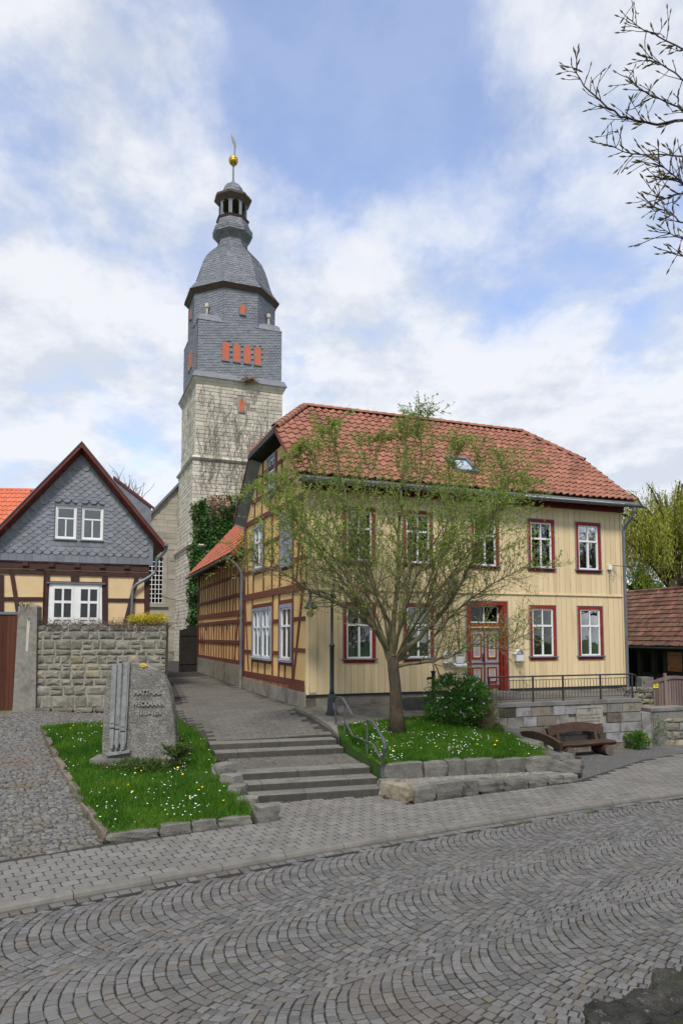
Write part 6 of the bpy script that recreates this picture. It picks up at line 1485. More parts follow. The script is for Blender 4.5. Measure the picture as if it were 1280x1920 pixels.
def ptop(a): u_ = (a-aL_)/1.05; return zt_-.22*(1-math.sin(math.pi*min(1,max(0,u_))*.5))-(.16*max(0,u_-.45)**1.3)
a = aL_
while a < aL_+2.4:
    b = MB(); zt2 = ptop(a+.04)-.06; b.box(PGF,a+.006,a+.075,-.03,rng.uniform(-.004,.006),zb_+(.0 if a > aL_+.35 else .05),zt2); b.build('plank', m_oldw, pg); a += .088
n = 12
for i in range(n): x0, x1 = aL_-.3+2.7*i/n, aL_-.3+2.7*(i+1)/n; b = MB(); b.hexa([PGF(x0,-.06,ptop(x0)-.09),PGF(x1,-.06,ptop(x1)-.09),PGF(x1,.04,ptop(x1)-.09),PGF(x0,.04,ptop(x0)-.09),PGF(x0,-.06,ptop(x0)),PGF(x1,-.06,ptop(x1)),PGF(x1,.04,ptop(x1)),PGF(x0,.04,ptop(x0))]); b.build('top_rail', m_oldw, pg)
b = MB(); a, _ = pix(PGF,1246,1300); b.box(PGF,a-.04,a+.04,-.02,.05,zb_,zt_+.03); b.build('centre_stile', m_oldw, pg)
ys = thing('yellow_sign', PGF(aL_+.1,.03,1.5), 'small yellow warning sign with three black lines on the plank gate', 'sign')
s0, s1 = pix(PGF,1223.5,1278,.02), pix(PGF,1233,1290,.02); m_ysign = mat('yellow_sign', [(.75,.58,.02),(.80,.63,.03)], 5, .5, 0)
b = MB(); b.box(PGF,s0[0],s1[0],.012,.022,s1[1],s0[1]); b.build('plate', m_ysign, ys); b = MB(); hh = s0[1]-s1[1]; ww = s1[0]-s0[0]
for i, (x0, x1) in enumerate(((.25,.75),(.12,.88),(.25,.8))):
    z = s0[1]-hh*(.28+.23*i); x = x0
    while x < x1: b.box(PGF,s0[0]+ww*x,s0[0]+ww*(x+.09),.022,.025,z-.012,z+.012); x += .13
b.build('lettering', m_bdark, ys)
# rough stone wall left of the gate and the low wall below it
RW = wall_frame(D(1180,1320,23.6), Vector((math.cos(R(8)),math.sin(R(8)),0)), Vector((math.sin(R(8)),-math.cos(R(8)),0)))
rw = thing('rubble_wall', RW(.4,0,.7), 'short pale rubble wall piece between the house downpipe and the plank gate', 'stone wall')
r13 = random.Random(2); zt_ = pix(RW,1200,1288)[1]; z = zt_; k = 0
b = MB(); b.box(RW,-.3,1.0,-.45,-.03,-.2,zt_-.05); b.build('core', m_mortar, rw)
while z > .55:
    h = r13.uniform(.15,.21); a = -.28
    while a < 1.0:
        a1 = min(a+r13.uniform(.2,.36),1.0); rough_block(MB(),RW,a+.01,a1-.01,z-h+.01,z-.01,.02,r13,.02).build('stone', m_tan if r13.random() > .3 and k > 0 else m_stone, rw); a = a1
    z -= h; k += 1
b = MB(); x0, zz0 = pix(RW,1202,1270,-.1); x1, _ = pix(RW,1224,1270,-.1); b.box(RW,x0,x1,-.5,-.1,zt_-.1,zz0); b.build('pillar_block', m_conc, rw)
LWF = wall_frame(D(1246,1400,21.1), Vector((math.cos(R(6)),math.sin(R(6)),0)), Vector((math.sin(R(6)),-math.cos(R(6)),0)))
lwl = thing('gate_base_wall', LWF(1.2,0,0), 'low rough stone wall below the plank gate at the right edge', 'stone wall'); zt_ = pix(LWF,1262,1346)[1]
b = MB(); b.box(LWF,-.2,4.2,-1.6,-.02,-.3,zt_-.06); b.build('core', m_mortar, lwl); z = zt_
for h in (.14,.26,.24,.3):
    a = -.2
    while a < 4.2: a1 = min(a+r13.uniform(.3,.7),4.2); rough_block(MB(),LWF,a+.01,a1-.01,z-h+.01,z-.01,.02,r13,.018).build('stone', r13.choice([m_ashl[0],m_ashl[1],m_stone,m_tan]), lwl); a = a1
    z -= h
# ================================================================== STREET FURNITURE
m_post = mat('dark_green_iron', [(.022,.032,.032),(.035,.047,.046)], 6, .45, .05, spec=.4)
lp = D(622,1340,19.2); lz = float(zright(lp.x,lp.y)); LPX = Vector((lp.x,lp.y,0))
def lzt(py): return D(622,py,lp.y).z
lamp = thing('street_lamp', (lp.x,lp.y,lz), 'dark green iron street lamp with one hanging bell shade beside the stairs', 'street lamp')
b = MB(); s = .135
b.prism([LPX+Vector((x*s*1.15,y*s*1.15,lz-.1)) for x,y in ((-1,-1),(1,-1),(1,1),(-1,1))],[LPX+Vector((x*s*1.15,y*s*1.15,lz+.06)) for x,y in ((-1,-1),(1,-1),(1,1),(-1,1))])
b.prism([LPX+Vector((x*s,y*s,lz+.06)) for x,y in ((-1,-1),(1,-1),(1,1),(-1,1))],[LPX+Vector((x*s*.72,y*s*.72,lzt(1301))) for x,y in ((-1,-1),(1,-1),(1,1),(-1,1))]); b.build('base', m_post, lamp)
b = MB(); b.lathe(LPX,[(.068,lzt(1303)),(.058,lzt(1290)),(.058,lzt(1213)),(.075,lzt(1212)),(.075,lzt(1209)),(.040,lzt(1207)),(.036,lzt(1110)),(.045,lzt(1109)),(.02,lzt(1104))],14); b.build('post', m_post, lamp, True)
ax = D(582,1110,lp.y); ad = Vector((-1,-.12,0)).normalized(); L = (LPX.x-ax.x)
b = MB(); b.tube([LPX+Vector((0,0,lzt(1118)))+ad*.0,LPX+ad*.12+Vector((0,0,lzt(1113))),LPX+ad*.3+Vector((0,0,lzt(1110))),LPX+ad*(L+.08)+Vector((0,0,lzt(1110)))],.016,8)
b.tube([LPX+Vector((0,0,lzt(1132))),LPX+ad*.06+Vector((0,0,lzt(1122))),LPX+ad*.17+Vector((0,0,lzt(1115))),LPX+ad*.28+Vector((0,0,lzt(1111)))],.014,8); b.build('arm', m_post, lamp, True)
sc0 = LPX+ad*L; b = MB(); b.lathe(sc0,[(.02,lzt(1108)),(.03,lzt(1112)),(.035,lzt(1119)),(.05,lzt(1124)),(.085,lzt(1131)),(.15,lzt(1137)),(.215,lzt(1140)),(.215,lzt(1141)),(.13,lzt(1139.5)),(.12,lzt(1139))],20); b.build('lamp_shade', m_post, lamp, True)
m_lglass = glassmat('amber_lamp_glass', (.85,.72,.45), .10)
b = MB(); b.lathe(sc0,[(.125,lzt(1140)),(.14,lzt(1144)),(.128,lzt(1150)),(.08,lzt(1156)),(.02,lzt(1159))],16); b.build('glass_bowl', m_lglass, lamp, True)
b = MB(); b.lathe(sc0,[(.03,lzt(1139)),(.045,lzt(1145)),(.03,lzt(1151)),(.01,lzt(1152))],10); b.build('bulb', m_wpaint, lamp, True)
# handrail of the stairs
m_rail = mat('grey_iron_rail', [(.085,.088,.10),(.12,.123,.135)], 10, .45, .08, spec=.45, metal=.3)
hr = thing('stair_handrail', (SO.x,SO.y+1.4,.4), 'bent flat-iron handrail on four posts along the right side of the steps', 'handrail')
HP0 = SO+SE1*.06
def HP(px, py, o_=0): return onplane(px, py, HP0+SE1*o_, SE1)
def flat(pts, w_, h_, b):
    pts = [Vector(p) for p in pts]
    for i in range(len(pts)-1):
        p, q = pts[i], pts[i+1]; t = (q-p).normalized(); n_ = SE1.cross(t).normalized(); e_ = t*.006
        b.hexa([p-e_-SE1*w_-n_*h_,p-e_+SE1*w_-n_*h_,q+e_+SE1*w_-n_*h_,q+e_-SE1*w_-n_*h_,p-e_-SE1*w_+n_*h_,p-e_+SE1*w_+n_*h_,q+e_+SE1*w_+n_*h_,q+e_-SE1*w_+n_*h_])
b = MB(); flat([HP(627,1330),HP(625,1316),HP(627,1308),HP(633,1306),HP(642,1308),HP(650,1322),HP(660,1340),HP(680,1347),HP(698,1352),HP(708,1368),HP(717,1384),HP(720.5,1393),HP(721,1404),HP(718,1422),HP(715.5,1440),HP(715.5,1456),HP(719,1459)],.030,.008,b); b.build('top_rail', m_rail, hr)
b = MB(); flat([HP(631,1342),HP(644,1347),HP(652,1362),HP(661,1379),HP(688,1390),HP(699,1395),HP(712,1420)],.022,.007,b); b.build('lower_rail', m_rail, hr)
for px, y0, y1 in ((629,1309,1384),(646,1317,1398),(688,1350,1432),(715.5,1452,1470)): p, q = HP(px,y0), HP(px,y1); q = Vector((p.x,p.y,min(q.z,p.z-.2)-.06)); b = MB(); b.tube([p,q],.021,8); b.build('post', m_rail, hr)
# log benches
m_log = mat('dark_log_wood', [(.045,.026,.017),(.075,.046,.03)], 5, .7, .4, 30, piece=.15, stretch=(1,1,3))
m_logend = mat('log_end_grain', [(.09,.065,.05),(.14,.105,.08)], 12, .8, .3)
def log_bench(name, o_, along, out, L, label, h=.36):
    fr = wall_frame(o_, along, out); t = thing(name, fr(0,0,0), label, 'bench'); n = 10
    b = MB(); prof = [(.0,h),(.42,h)]+[(.21+.23*math.cos(a_),h-.03+.105*math.sin(a_)) for a_ in np.linspace(0,-math.pi,9)]
    xs = np.linspace(-L/2,L/2,9); rg = [[fr(x,y*(1-.04*abs(x))+.0,z+.008*math.sin(3*x)) for y,z in prof] for x in xs]
    k = len(prof)
    for i in range(8): b.add(rg[i]+rg[i+1],[(j,(j+1) % k,k+(j+1) % k,k+j) for j in range(k)])
    b.add(rg[0],[tuple(range(k))]); b.add(rg[-1],[tuple(range(k))]); b.build('seat', m_log, t)
    for x in (-L*.33,L*.33):
        b = MB(); b.tube([fr(x,-.06,.14),fr(x,.50,.14)],.14,16); b.build('log_foot', m_log, t)
        b = MB(); b.tube([fr(x,.50,.14),fr(x,.508,.14)],.135,16); b.build('log_end', m_logend, t)
        b = MB(); b.hexa([fr(x-.045,-.02,.26),fr(x+.045,-.02,.26),fr(x+.045,.05,.26),fr(x-.045,.05,.26),fr(x-.045,-.15,.74),fr(x+.045,-.15,.74),fr(x+.045,-.09,.74),fr(x-.045,-.09,.74)]); b.build('back_post', m_log, t)
    b = MB(); m_ = 12; lo, hi = [], []
    for i in range(m_+1):
        u_ = -1+2*i/m_; lo.append((u_*(L/2-.05),.56-.015-.10*u_*u_+.06)); hi.append((u_*(L/2-.0)*(1.0 if u_ < 0 else .98),.84-.13*u_*u_))
    for i in range(m_):
        c = [lo[i],lo[i+1],hi[i+1],hi[i]]; b.hexa([fr(x,-.155+(.8-z)*.18-.03,z) for x,z in c]+[fr(x,-.09+(.8-z)*.18,z) for x,z in c])
    b.build('backrest', m_log, t); return t
B1 = D(1083,1404,19.55); log_bench('log_bench', (B1.x,B1.y,0), U, -V, 1.9, 'dark log bench standing against the terrace wall under the plaque')
log_bench('log_bench', (5.02,17.75,0), Vector((-.27,.963,0)), Vector((.963,.27,0)), 1.9, 'dark log bench seen from behind beside the boulders of the tree lawn')
# palisade of short stakes
pal = thing('log_palisade', (4.7,19.0,.4), 'short row of brown wooden stakes behind the boulders left of the benches', 'palisade')
for i in range(8): x = 4.28+i*.075; y = 19.0+i*.02; b = MB(); b.tube([(x,y,.1),(x,y,.66+rng.uniform(-.03,.03))],.036,7); b.build('stake', m_log, pal)
# trough and hand pump by the wall
m_trough = mat('old_stone_trough', [(.06,.058,.052),(.10,.096,.086)], 5, .85, .4, 40)
tr = thing('trough', FAC(3.1,.9,1.1), 'dark oblong trough in front of the boards between tree trunk and bush', 'trough')
TZ0 = 1.12; b = MB(); a0, a1 = pix(FAC,755,1325,.9)[0], pix(FAC,812,1325,.9)[0]
for q in ((a0,a1,.62,.70),(a0,a1,1.02,1.10)): b.box(FAC,q[0],q[1],q[2],q[3],TZ0-.02,TZ0+.33)
b.box(FAC,a0,a0+.08,.70,1.02,TZ0-.02,TZ0+.33); b.box(FAC,a1-.08,a1,.70,1.02,TZ0-.02,TZ0+.33); b.box(FAC,a0+.08,a1-.08,.70,1.02,TZ0-.02,TZ0+.27); b.build('basin', m_trough, tr)
hp_ = thing('hand_pump', FAC(4.0,1.0,1.1), 'black cast-iron hand water pump rising behind the flowering bush', 'water pump')
pa, pz = pix(FAC,812,1275,.8); pfr = lambda a, d, z: FAC(pa+a,.8+d,z); zt_ = pix(FAC,812,1260,.8)[1]
b = MB(); b.tube([pfr(0,0,1.0),pfr(0,0,zt_)],.055,10); b.tube([pfr(0,0,zt_-.02),pfr(0,0,zt_+.03)],.075,10); b.build('body', m_bdark, hp_)
b = MB(); b.tube([pfr(.0,0,zt_-.17),pfr(-.14,.0,zt_-.17),pfr(-.2,.0,zt_-.2)],.035,8); b.build('spout', m_bdark, hp_)
b = MB(); b.tube([pfr(.0,0,zt_+.02),pfr(.02,0,zt_+.12),pfr(-.01,0,zt_+.2),pfr(.05,0,zt_+.23),pfr(.10,0,zt_+.15),pfr(.2,0,zt_-.1)],.018,6); b.build('lever', m_bdark, hp_)
# parapet at the near side of the street, close to the viewer
m_moss = mat('mossy_dark_stone', [(.035,.033,.028),(.068,.065,.055),(.11,.105,.09)], 9, .95, 1.0, 45, piece=.2, stain=((.27,.27,.25), 16, .60, .66), stain2=((.05,.06,.015), 3, .56, .7), bdist=.09)
pp_ = thing('parapet_wall', (1.6,4.1,0), 'dark mossy rough stone parapet in the bottom right corner', 'stone wall')
pq0, pq1 = G(1090,1958,1.02), G(1315,1835,1.02); pq1 = pq0+(pq1-pq0)*2.2; pa0, pa1 = Vector((pq0.x,pq0.y)), Vector((pq1.x,pq1.y)); pd = (pa1-pa0).normalized(); pn = Vector((-pd.y,pd.x))
PWF = wall_frame((pa0.x,pa0.y,0), Vector((pd.x,pd.y,0)), Vector((pn.x,pn.y,0))); PL = (pa1-pa0).length
b = MB(); b.box(PWF,.1,PL,-.75,.0,-.4,.93); b.build('core', m_dark, pp_)
r14 = random.Random(6)
for r_, (dz, d0, dp_) in enumerate(((1.03,-.10,.30),(1.02,-.36,.30),(1.0,-.62,.34),(.78,.02,.26),(.52,.05,.26),(.26,.07,.28))):
    a = .02+.11*r_
    while a < PL:
        L = r14.uniform(.24,.42); z = dz+r14.uniform(-.05,.035); c = PWF(a+L/2,d0+r14.uniform(-.02,.02),z)
        boulder(tuple(c),(L*1.05,dp_*1.08,.26),400+int(a*10)+r_*50,ang=math.atan2(pd.y,pd.x)+r14.uniform(-.2,.2),rough=.30,rnd=.24,cuts=11).build('stone', m_moss, pp_)
        a += L

# ================================================================== VEGETATION
gn = np.random.default_rng(77)
def leafquads(P, l0, l1, asp, up=.35, dirs=None, rg=gn):
    P = np.asarray(P, float); n = len(P); L = rg.uniform(l0,l1,n)
    if dirs is None:
        th = rg.uniform(0,2*np.pi,n); z = rg.uniform(-.6,1,n)*up*2; d = np.c_[np.cos(th),np.sin(th),z]
    else: d = np.asarray(dirs, float)+rg.normal(0,.35,(n,3))
    d /= np.linalg.norm(d,axis=1)[:,None]; r_ = rg.normal(0,1,(n,3)); s = np.cross(d,r_); s /= np.linalg.norm(s,axis=1)[:,None]+1e-9
    W = (L*asp*.5)[:,None]; L = L[:,None]
    return np.stack([P,P+d*L*.5+s*W,P+d*L,P+d*L*.5-s*W],1).reshape(-1,3)
def rv(r_, s=1.0): return Vector((r_.uniform(-s,s),r_.uniform(-s,s),r_.uniform(-s,s)))
def curve(p, d, L, n, r_, wig=.18, lift=.0):
    pts = [p.copy()]; d = d.normalized()
    for i in range(n): d = (d+rv(r_,wig)+Vector((0,0,lift))).normalized(); pts.append(pts[-1]+d*(L/n))
    return pts
m_bark = mat('olive_bark', [(.10,.088,.05),(.155,.138,.078),(.20,.18,.09)], 9, .9, .7, 40, stain=((.17,.14,.03), 4, .58, .7), bdist=.02)
m_bark2 = mat('trunk_bark', [(.045,.034,.024),(.085,.066,.045)], 12, .95, .9, 24, stretch=(1,1,.3), stain=((.10,.10,.04), 3, .55, .72), bdist=.04)
m_leafy = mat('spring_leaves', [(.17,.265,.035),(.235,.345,.05),(.31,.43,.075)], .9, .65, 0, piece=.3, hue=.02, trans=.4, spec=.2)
m_bloom = mat('faded_blossom', [(.20,.125,.105),(.30,.21,.185)], 2, .8, 0, piece=.35)
# -- the tree in front of the house
TBX = D(744,1366,17.75); tz0 = float(zright(TBX.x,TBX.y)); r15 = random.Random(99)
tree = thing('ornamental_tree', (TBX.x,TBX.y,tz0), 'spreading small tree with fresh green leaves in front of the cream house', 'tree')
TY0 = TBX.y
trunkp = [D(745,1372,TY0),D(743,1340,TY0),D(741,1290,TY0),D(737,1255,TY0),D(736,1232,TY0)]; trunkp[0].z = tz0-.15
b = MB(); b.tube(trunkp,[.24,.175,.145,.14,.15],14); trunk = b.build('trunk', m_bark2, tree, True)
limbs = [ # (pixel path with depth offsets, start radius)
 ([(733,1240,0),(712,1190,-.2),(680,1158,-.45),(640,1135,-.7),(590,1110,-.9),(540,1080,-1.0),(500,1062,-1.1),(468,1050,-1.1)],0.115),
 ([(733,1238,0),(705,1180,.15),(665,1120,.3),(620,1060,.45),(580,1000,.5),(545,945,.5),(515,905,.6)],0.075),
 ([(735,1232,0),(728,1170,-.3),(700,1100,-.7),(672,1020,-1.0),(650,940,-1.2),(632,860,-1.3),(618,795,-1.3)],0.06),
 ([(736,1230,0),(737,1170,.2),(745,1090,.35),(748,1000,.45),(752,920,.5),(760,840,.5),(766,765,.5)],0.105),
 ([(738,1230,0),(748,1170,-.3),(765,1100,-.6),(775,1010,-.9),(785,930,-1.1),(790,850,-1.2),(788,775,-1.2)],0.045),
 ([(740,1236,0),(770,1185,.25),(800,1130,.5),(825,1050,.7),(838,960,.8),(842,880,.8),(846,810,.8)],0.055),
 ([(742,1238,0),(800,1180,-.2),(850,1120,-.4),(885,1050,-.6),(915,980,-.7),(940,920,-.8),(955,880,-.8)],0.09),
 ([(743,1242,0),(800,1205,.1),(850,1150,.2),(900,1110,.3),(950,1080,.35),(1000,1050,.4)],0.05),
 ([(743,1250,0),(800,1240,-.3),(850,1228,-.55),(885,1208,-.75),(930,1214,-.9),(975,1195,-1.0)],0.06),
 ([(735,1236,0),(700,1160,-.6),(650,1080,-1.2),(600,1020,-1.6),(560,985,-1.9),(530,960,-2.0)],0.045),
 ([(738,1232,0),(760,1140,-.8),(790,1060,-1.5),(830,990,-1.9),(870,940,-2.1)],0.04),
 ([(736,1232,0),(715,1140,.3),(690,1050,.6),(680,960,.8),(690,880,.9),(700,820,.9)],0.04),
 ([(733,1238,0),(690,1165,-.1),(630,1090,-.1),(570,1030,0),(525,970,.1),(500,910,.1)],0.04),
 ([(733,1236,0),(690,1120,.1),(640,1010,.2),(600,920,.2),(575,850,.2),(560,800,.2)],0.04),
 ([(742,1238,0),(800,1150,-.8),(850,1070,-1.2),(900,1000,-1.5),(935,950,-1.6)],0.035),
 ([(742,1236,0),(790,1120,0),(840,1020,.1),(880,930,.2),(900,860,.2)],0.035),
 ([(740,1238,0),(790,1150,.4),(850,1080,.8),(905,1010,1.0),(950,960,1.1),(985,925,1.1)],0.035)]
def okp(p):                                               # keep the crown clear of the facade and eaves
    d = -(p-HO).dot(V)
    if d < .75: p = p-V*(.75-d+.0)
    zl_ = 8.45-.10*(p.x-1.7)**2
    if p.z > zl_: p = Vector((p.x,p.y,zl_+(p.z-zl_)*.55))
    return p
BR = MB(); TW_ = MB(); LP_ = []; LD_ = []; BP_ = []
for path, r0 in limbs:
    pts = [D(px,py,TY0+o_) for px,py,o_ in path]; sm = []
    for i in range(len(pts)-1):
        for k in range(4):
            t = k/4; p0 = pts[max(i-1,0)]; p1 = pts[i]; p2 = pts[i+1]; p3 = pts[min(i+2,len(pts)-1)]
            q = .5*((2*p1)+(-p0+p2)*t+(2*p0-5*p1+4*p2-p3)*t*t+(-p0+3*p1-3*p2+p3)*t**3); sm.append(q+rv(r15,.025))
    sm.append(pts[-1]); n = len(sm); rad = [max(.006,r0*.72*(1-i/(n-1))**1.1*.95+.006) for i in range(n)]
    BR.tube([okp(p) for p in sm],rad,8)
    for i in range(int(n*.16),n):
        f = i/(n-1); tang = (sm[min(i+1,n-1)]-sm[max(i-1,0)]).normalized()
        for _ in range(3 if f > .25 else 2):
            if r15.random() < .10: continue
            side = rv(r15,1).cross(tang); side = side.normalized() if side.length > .01 else Vector((1,0,0)); side.y *= .75
            dr = (tang*.6+side*r15.uniform(.6,1.15)+Vector((0,0,.30))); L = r15.uniform(.55,1.45)*(1.2-.4*f)
            sp = curve(sm[i],dr,L,6,r15,.20,.06); sp = [okp(p) for p in sp]; r_s = min(.014,rad[i]*.38+.003)
            BR.tube(sp,[max(.003,r_s*(1-k/6*.8)) for k in range(7)],5)
            for k in range(1,7):
                for _ in range(r15.choice([2,2,3])):
                    tg = (sp[k]-sp[k-1]).normalized(); d2 = tg*.6+rv(r15,.9)+Vector((0,0,.22)); tl_ = curve(sp[k],d2,r15.uniform(.14,.42),3,r15,.25,.06); tl_ = [okp(p) for p in tl_]
                    TW_.tube(tl_,[.0038,.003,.0025,.0018],3,False)
                    hgt = tl_[-1].z; nl = r15.randint(5,9) if hgt > 5.0 else r15.randint(1,4)
                    for _ in range(nl):
                        kk = r15.randint(0,2); q = tl_[kk].lerp(tl_[kk+1],r15.random()); LP_.append(tuple(q)); LD_.append(tuple((d2.normalized()+rv(r15,.9))))
                    for _ in range(r15.choice([0,1,1,2]) if hgt < 5.4 else r15.choice([0,0,1])): q = tl_[r15.randint(1,3)]; BP_.append(tuple(q+rv(r15,.03)))
crown = BR.build('crown', m_bark, tree, False)
TW_.build('twigs', m_bark, crown, kind='stuff')
lv = fast_mesh('leaves', leafquads(LP_,.034,.075,.44,dirs=LD_), 4, m_leafy, crown, 'stuff')
fast_mesh('blossoms', leafquads(BP_,.02,.04,.8), 4, m_bloom, crown, 'stuff')
print('tree leaves', len(LP_), 'blossom', len(BP_))
# grass tufts at the trunk foot are part of the lawn

# -- shrubs made of leaf clumps on stems
def shrub(name, c, rad, n, l0, l1, asp, m, label, cat, seed, stems=14, m_stem=None, flowers_=None, shape=None, upd=.5, clump=0, group=None):
    r_ = random.Random(seed); g_ = np.random.default_rng(seed); t = thing(name, c, label, cat, group); c = Vector(c); b = MB(); P = []; Dd = []
    for _ in range(stems):
        th = r_.uniform(0,6.28); f = r_.uniform(.2,.95); end = c+Vector((math.cos(th)*rad[0]*f,math.sin(th)*rad[1]*f,rad[2]*2*(1-.45*f*f)*r_.uniform(.7,1)))
        st = c+Vector((math.cos(th)*rad[0]*.12,math.sin(th)*rad[1]*.12,-.05)); mid = st.lerp(end,.5)+Vector((0,0,rad[2]*.25)); b.tube([st,st.lerp(mid,.6),mid,end],[.014,.011,.008,.003],4)
    b.build('stems', m_stem or m_bark, t, kind='stuff')
    cl = []
    for _ in range(clump or 60):
        v = Vector((r_.gauss(0,1),r_.gauss(0,1),r_.gauss(0,1))).normalized()*(r_.random()**.28); v.z = max(v.z,-.86)
        cl.append((v,r_.uniform(.10,.24)))
    for i in range(n):
        v, s = cl[i % len(cl)]; q = v+Vector((r_.gauss(0,1),r_.gauss(0,1),r_.gauss(0,1)))*s
        if q.length > 1.12: q = q.normalized()*r_.uniform(.9,1.12)
        p = c+Vector((q.x*rad[0],q.y*rad[1],rad[2]+q.z*rad[2]))
        if p.z < c.z: p.z = c.z+r_.uniform(0,.1)
        P.append(tuple(p)); Dd.append(tuple(v*.8+rv(r_,.6)+Vector((0,0,upd))))
    fast_mesh('foliage', leafquads(P,l0,l1,asp,dirs=Dd,rg=g_), 4, m, t, 'stuff')
    if flowers_:
        FP = []
        nf, fm, fs = flowers_
        for _ in range(nf):
            v = Vector((r_.gauss(0,1),r_.gauss(0,1)-.6,r_.gauss(0,1)+.9)).normalized(); p0 = c+Vector((v.x*rad[0],v.y*rad[1],rad[2]+v.z*rad[2])); d = (v+rv(r_,.5)).normalized()
            for k in range(7): FP.append(tuple(p0+d*(k*fs*.5)+rv(r_,fs*.5)))
        fast_mesh('blossoms', leafquads(FP,fs*.6,fs,.9,rg=g_), 4, fm, t, 'stuff')
    return t
m_bush = mat('dark_bush_leaves', [(.035,.115,.015),(.055,.16,.02),(.08,.21,.03)], 1.5, .6, 0, piece=.35, trans=.3, spec=.25)
bz = float(zright(3.0,18.75))
shrub('flowering_bush', (2.98,18.6,bz), (.86,.62,.62), 12000, .045,.095,.38, m_bush, 'dense green bush with small white blossom sprays right of the trunk', 'bush', 51, 16, None, (60,m_white,.035))
m_sparse = mat('olive_sparse_leaves', [(.07,.075,.025),(.10,.11,.03)], 2, .75, 0, piece=.35, trans=.3)
shrub('twiggy_shrub', (3.75,18.55,float(zright(3.75,18.55))-.05), (.66,.42,.52), 1100, .03,.06,.35, m_sparse, 'thin half-bare shrub with brownish twigs right of the flowering bush', 'shrub', 52, 110)
# -- hedge of dry twigs on the garden wall, and the yellow cushion beside it
m_dry = mat('dry_brown_twigs', [(.075,.05,.042),(.13,.095,.08)], 6, .9, 0, piece=.3)
hd = thing('dry_creeper', GW(gwl/2,-.2,gzt), 'tangle of dry brown creeper twigs on top of the garden wall', 'creeper'); b = MB(); r16 = random.Random(31)
for _ in range(900):
    p = GW(r16.uniform(.05,gwl+.08),r16.uniform(-.45,.05),gzt-.03); d = Vector((r16.uniform(-1,1),r16.uniform(-.5,.3),r16.uniform(-.1,.55))); pts = curve(p,d,r16.uniform(.2,.5),4,r16,.5,-.06)
    for q in pts: q.z = min(q.z,gzt+.26)
    b.tube(pts,[.006,.005,.004,.003,.002],3,False)
b.build('twigs', m_dry, hd, kind='stuff')
P = [tuple(GW(r16.uniform(.1,gwl-.1),r16.uniform(-.4,.05),gzt+r16.uniform(0,.22))) for _ in range(500)]
m_bud = mat('creeper_buds', [(.10,.09,.02),(.18,.16,.03)], 3, .8, 0, piece=.3); fast_mesh('buds', leafquads(P,.02,.045,.6), 4, m_bud, hd, 'stuff')
b = MB()
for a_, n_ in ((2.9,5),(3.2,4)):
    for k in range(n_): b.tube(curve(GW(a_+r16.uniform(-.1,.1),.05,gzt-.0),Vector((r16.uniform(-.6,.6),-.1,-1)),.4,5,r16,.3),[.012,.01,.008,.006,.004,.003],4,False)
b.build('hanging_stems', m_dry, hd, kind='stuff')
m_ybush = mat('yellow_green_leaves', [(.42,.36,.02),(.60,.50,.03),(.72,.60,.04)], 3, .7, 0, piece=.25, trans=.3)
ya, yz = pix(GW,277,1165,-.15); shrub('yellow_shrub', tuple(GW(ya,-.2,gzt-.02)), (.60,.30,.21), 3600, .025,.055,.6, m_ybush, 'bright yellow cushion shrub on the right end of the garden wall', 'shrub', 53, 10)
P = [tuple(GW(pix(GW,50,1135)[0]+r16.gauss(0,.14),.02+r16.uniform(-.25,.12),z1p+r16.uniform(0,.12))) for z1p in [pix(GW,50,1135)[1]] for _ in range(160)]
pt_ = thing('pillar_weeds', GW(-.3,0,pix(GW,50,1135)[1]), 'thin dry weeds growing over the top of the concrete pillar', 'weeds'); fast_mesh('leaves', leafquads(P,.03,.07,.35), 4, m_sparse, pt_, 'stuff')
b = MB()
for _ in range(26): b.tube(curve(GW(pix(GW,50,1135)[0]+r16.uniform(-.2,.24),.13,pix(GW,50,1135)[1]+.04),Vector((r16.uniform(-.4,.6),.1,-.8)),r16.uniform(.3,.7),4,r16,.35),[.005,.004,.003,.002,.002],3,False)
b.build('stems', m_dry, pt_, kind='stuff')
# -- plants at the memorial
m_con = mat('dwarf_conifer_green', [(.035,.07,.012),(.07,.115,.018)], 4, .8, 0, piece=.3)
cz0 = float(zbed(*D(330,1438,15.6)[:2]))+.03; cp = D(331,1440,15.55); dc = thing('dwarf_conifer', (cp.x,cp.y,cz0), 'small dark dwarf conifer in front of the memorial stone', 'conifer')
b = MB(); cpv = Vector((cp.x,cp.y,cz0)); b.tube([cpv-Vector((0,0,.05)),cpv+Vector((0,0,.30))],[.04,.03],6); P = []; Dd = []; r17 = random.Random(3)
for k in range(40):
    th = r17.uniform(0,6.28); d = Vector((math.cos(th),math.sin(th)*.8,r17.uniform(.15,.9))); pts = curve(cpv+Vector((0,0,r17.uniform(.2,.36))),d,r17.uniform(.26,.46),3,r17,.15); b.tube(pts,[.01,.008,.006,.004],4)
    for _ in range(70): i = r17.randint(0,2); q = pts[i].lerp(pts[i+1],r17.random()); P.append(tuple(q)); Dd.append(tuple(d.normalized()*.5+rv(r17,1)))
b.build('trunk', m_bark2, dc); fast_mesh('needles', leafquads(P,.035,.075,.34,dirs=Dd), 4, m_con, dc, 'stuff')
jp = D(275,1442,15.5); shrub('creeping_juniper', (jp.x,jp.y,float(zbed(jp.x,jp.y))+.0), (.80,.26,.15), 3600, .04,.08,.28, m_con, 'low dark creeping juniper along the memorial plinth', 'shrub', 55, 10)
m_heath = mat('purple_heather', [(.07,.035,.04),(.12,.06,.065)], 6, .85, 0, piece=.3); hp2 = D(203,1442,15.6); shrub('heather', (hp2.x,hp2.y,float(zbed(hp2.x,hp2.y))-.02), (.14,.1,.09), 500, .02,.04,.3, m_heath, 'small purple-brown heather tuft at the left end of the plinth', 'heather', 56, 8)
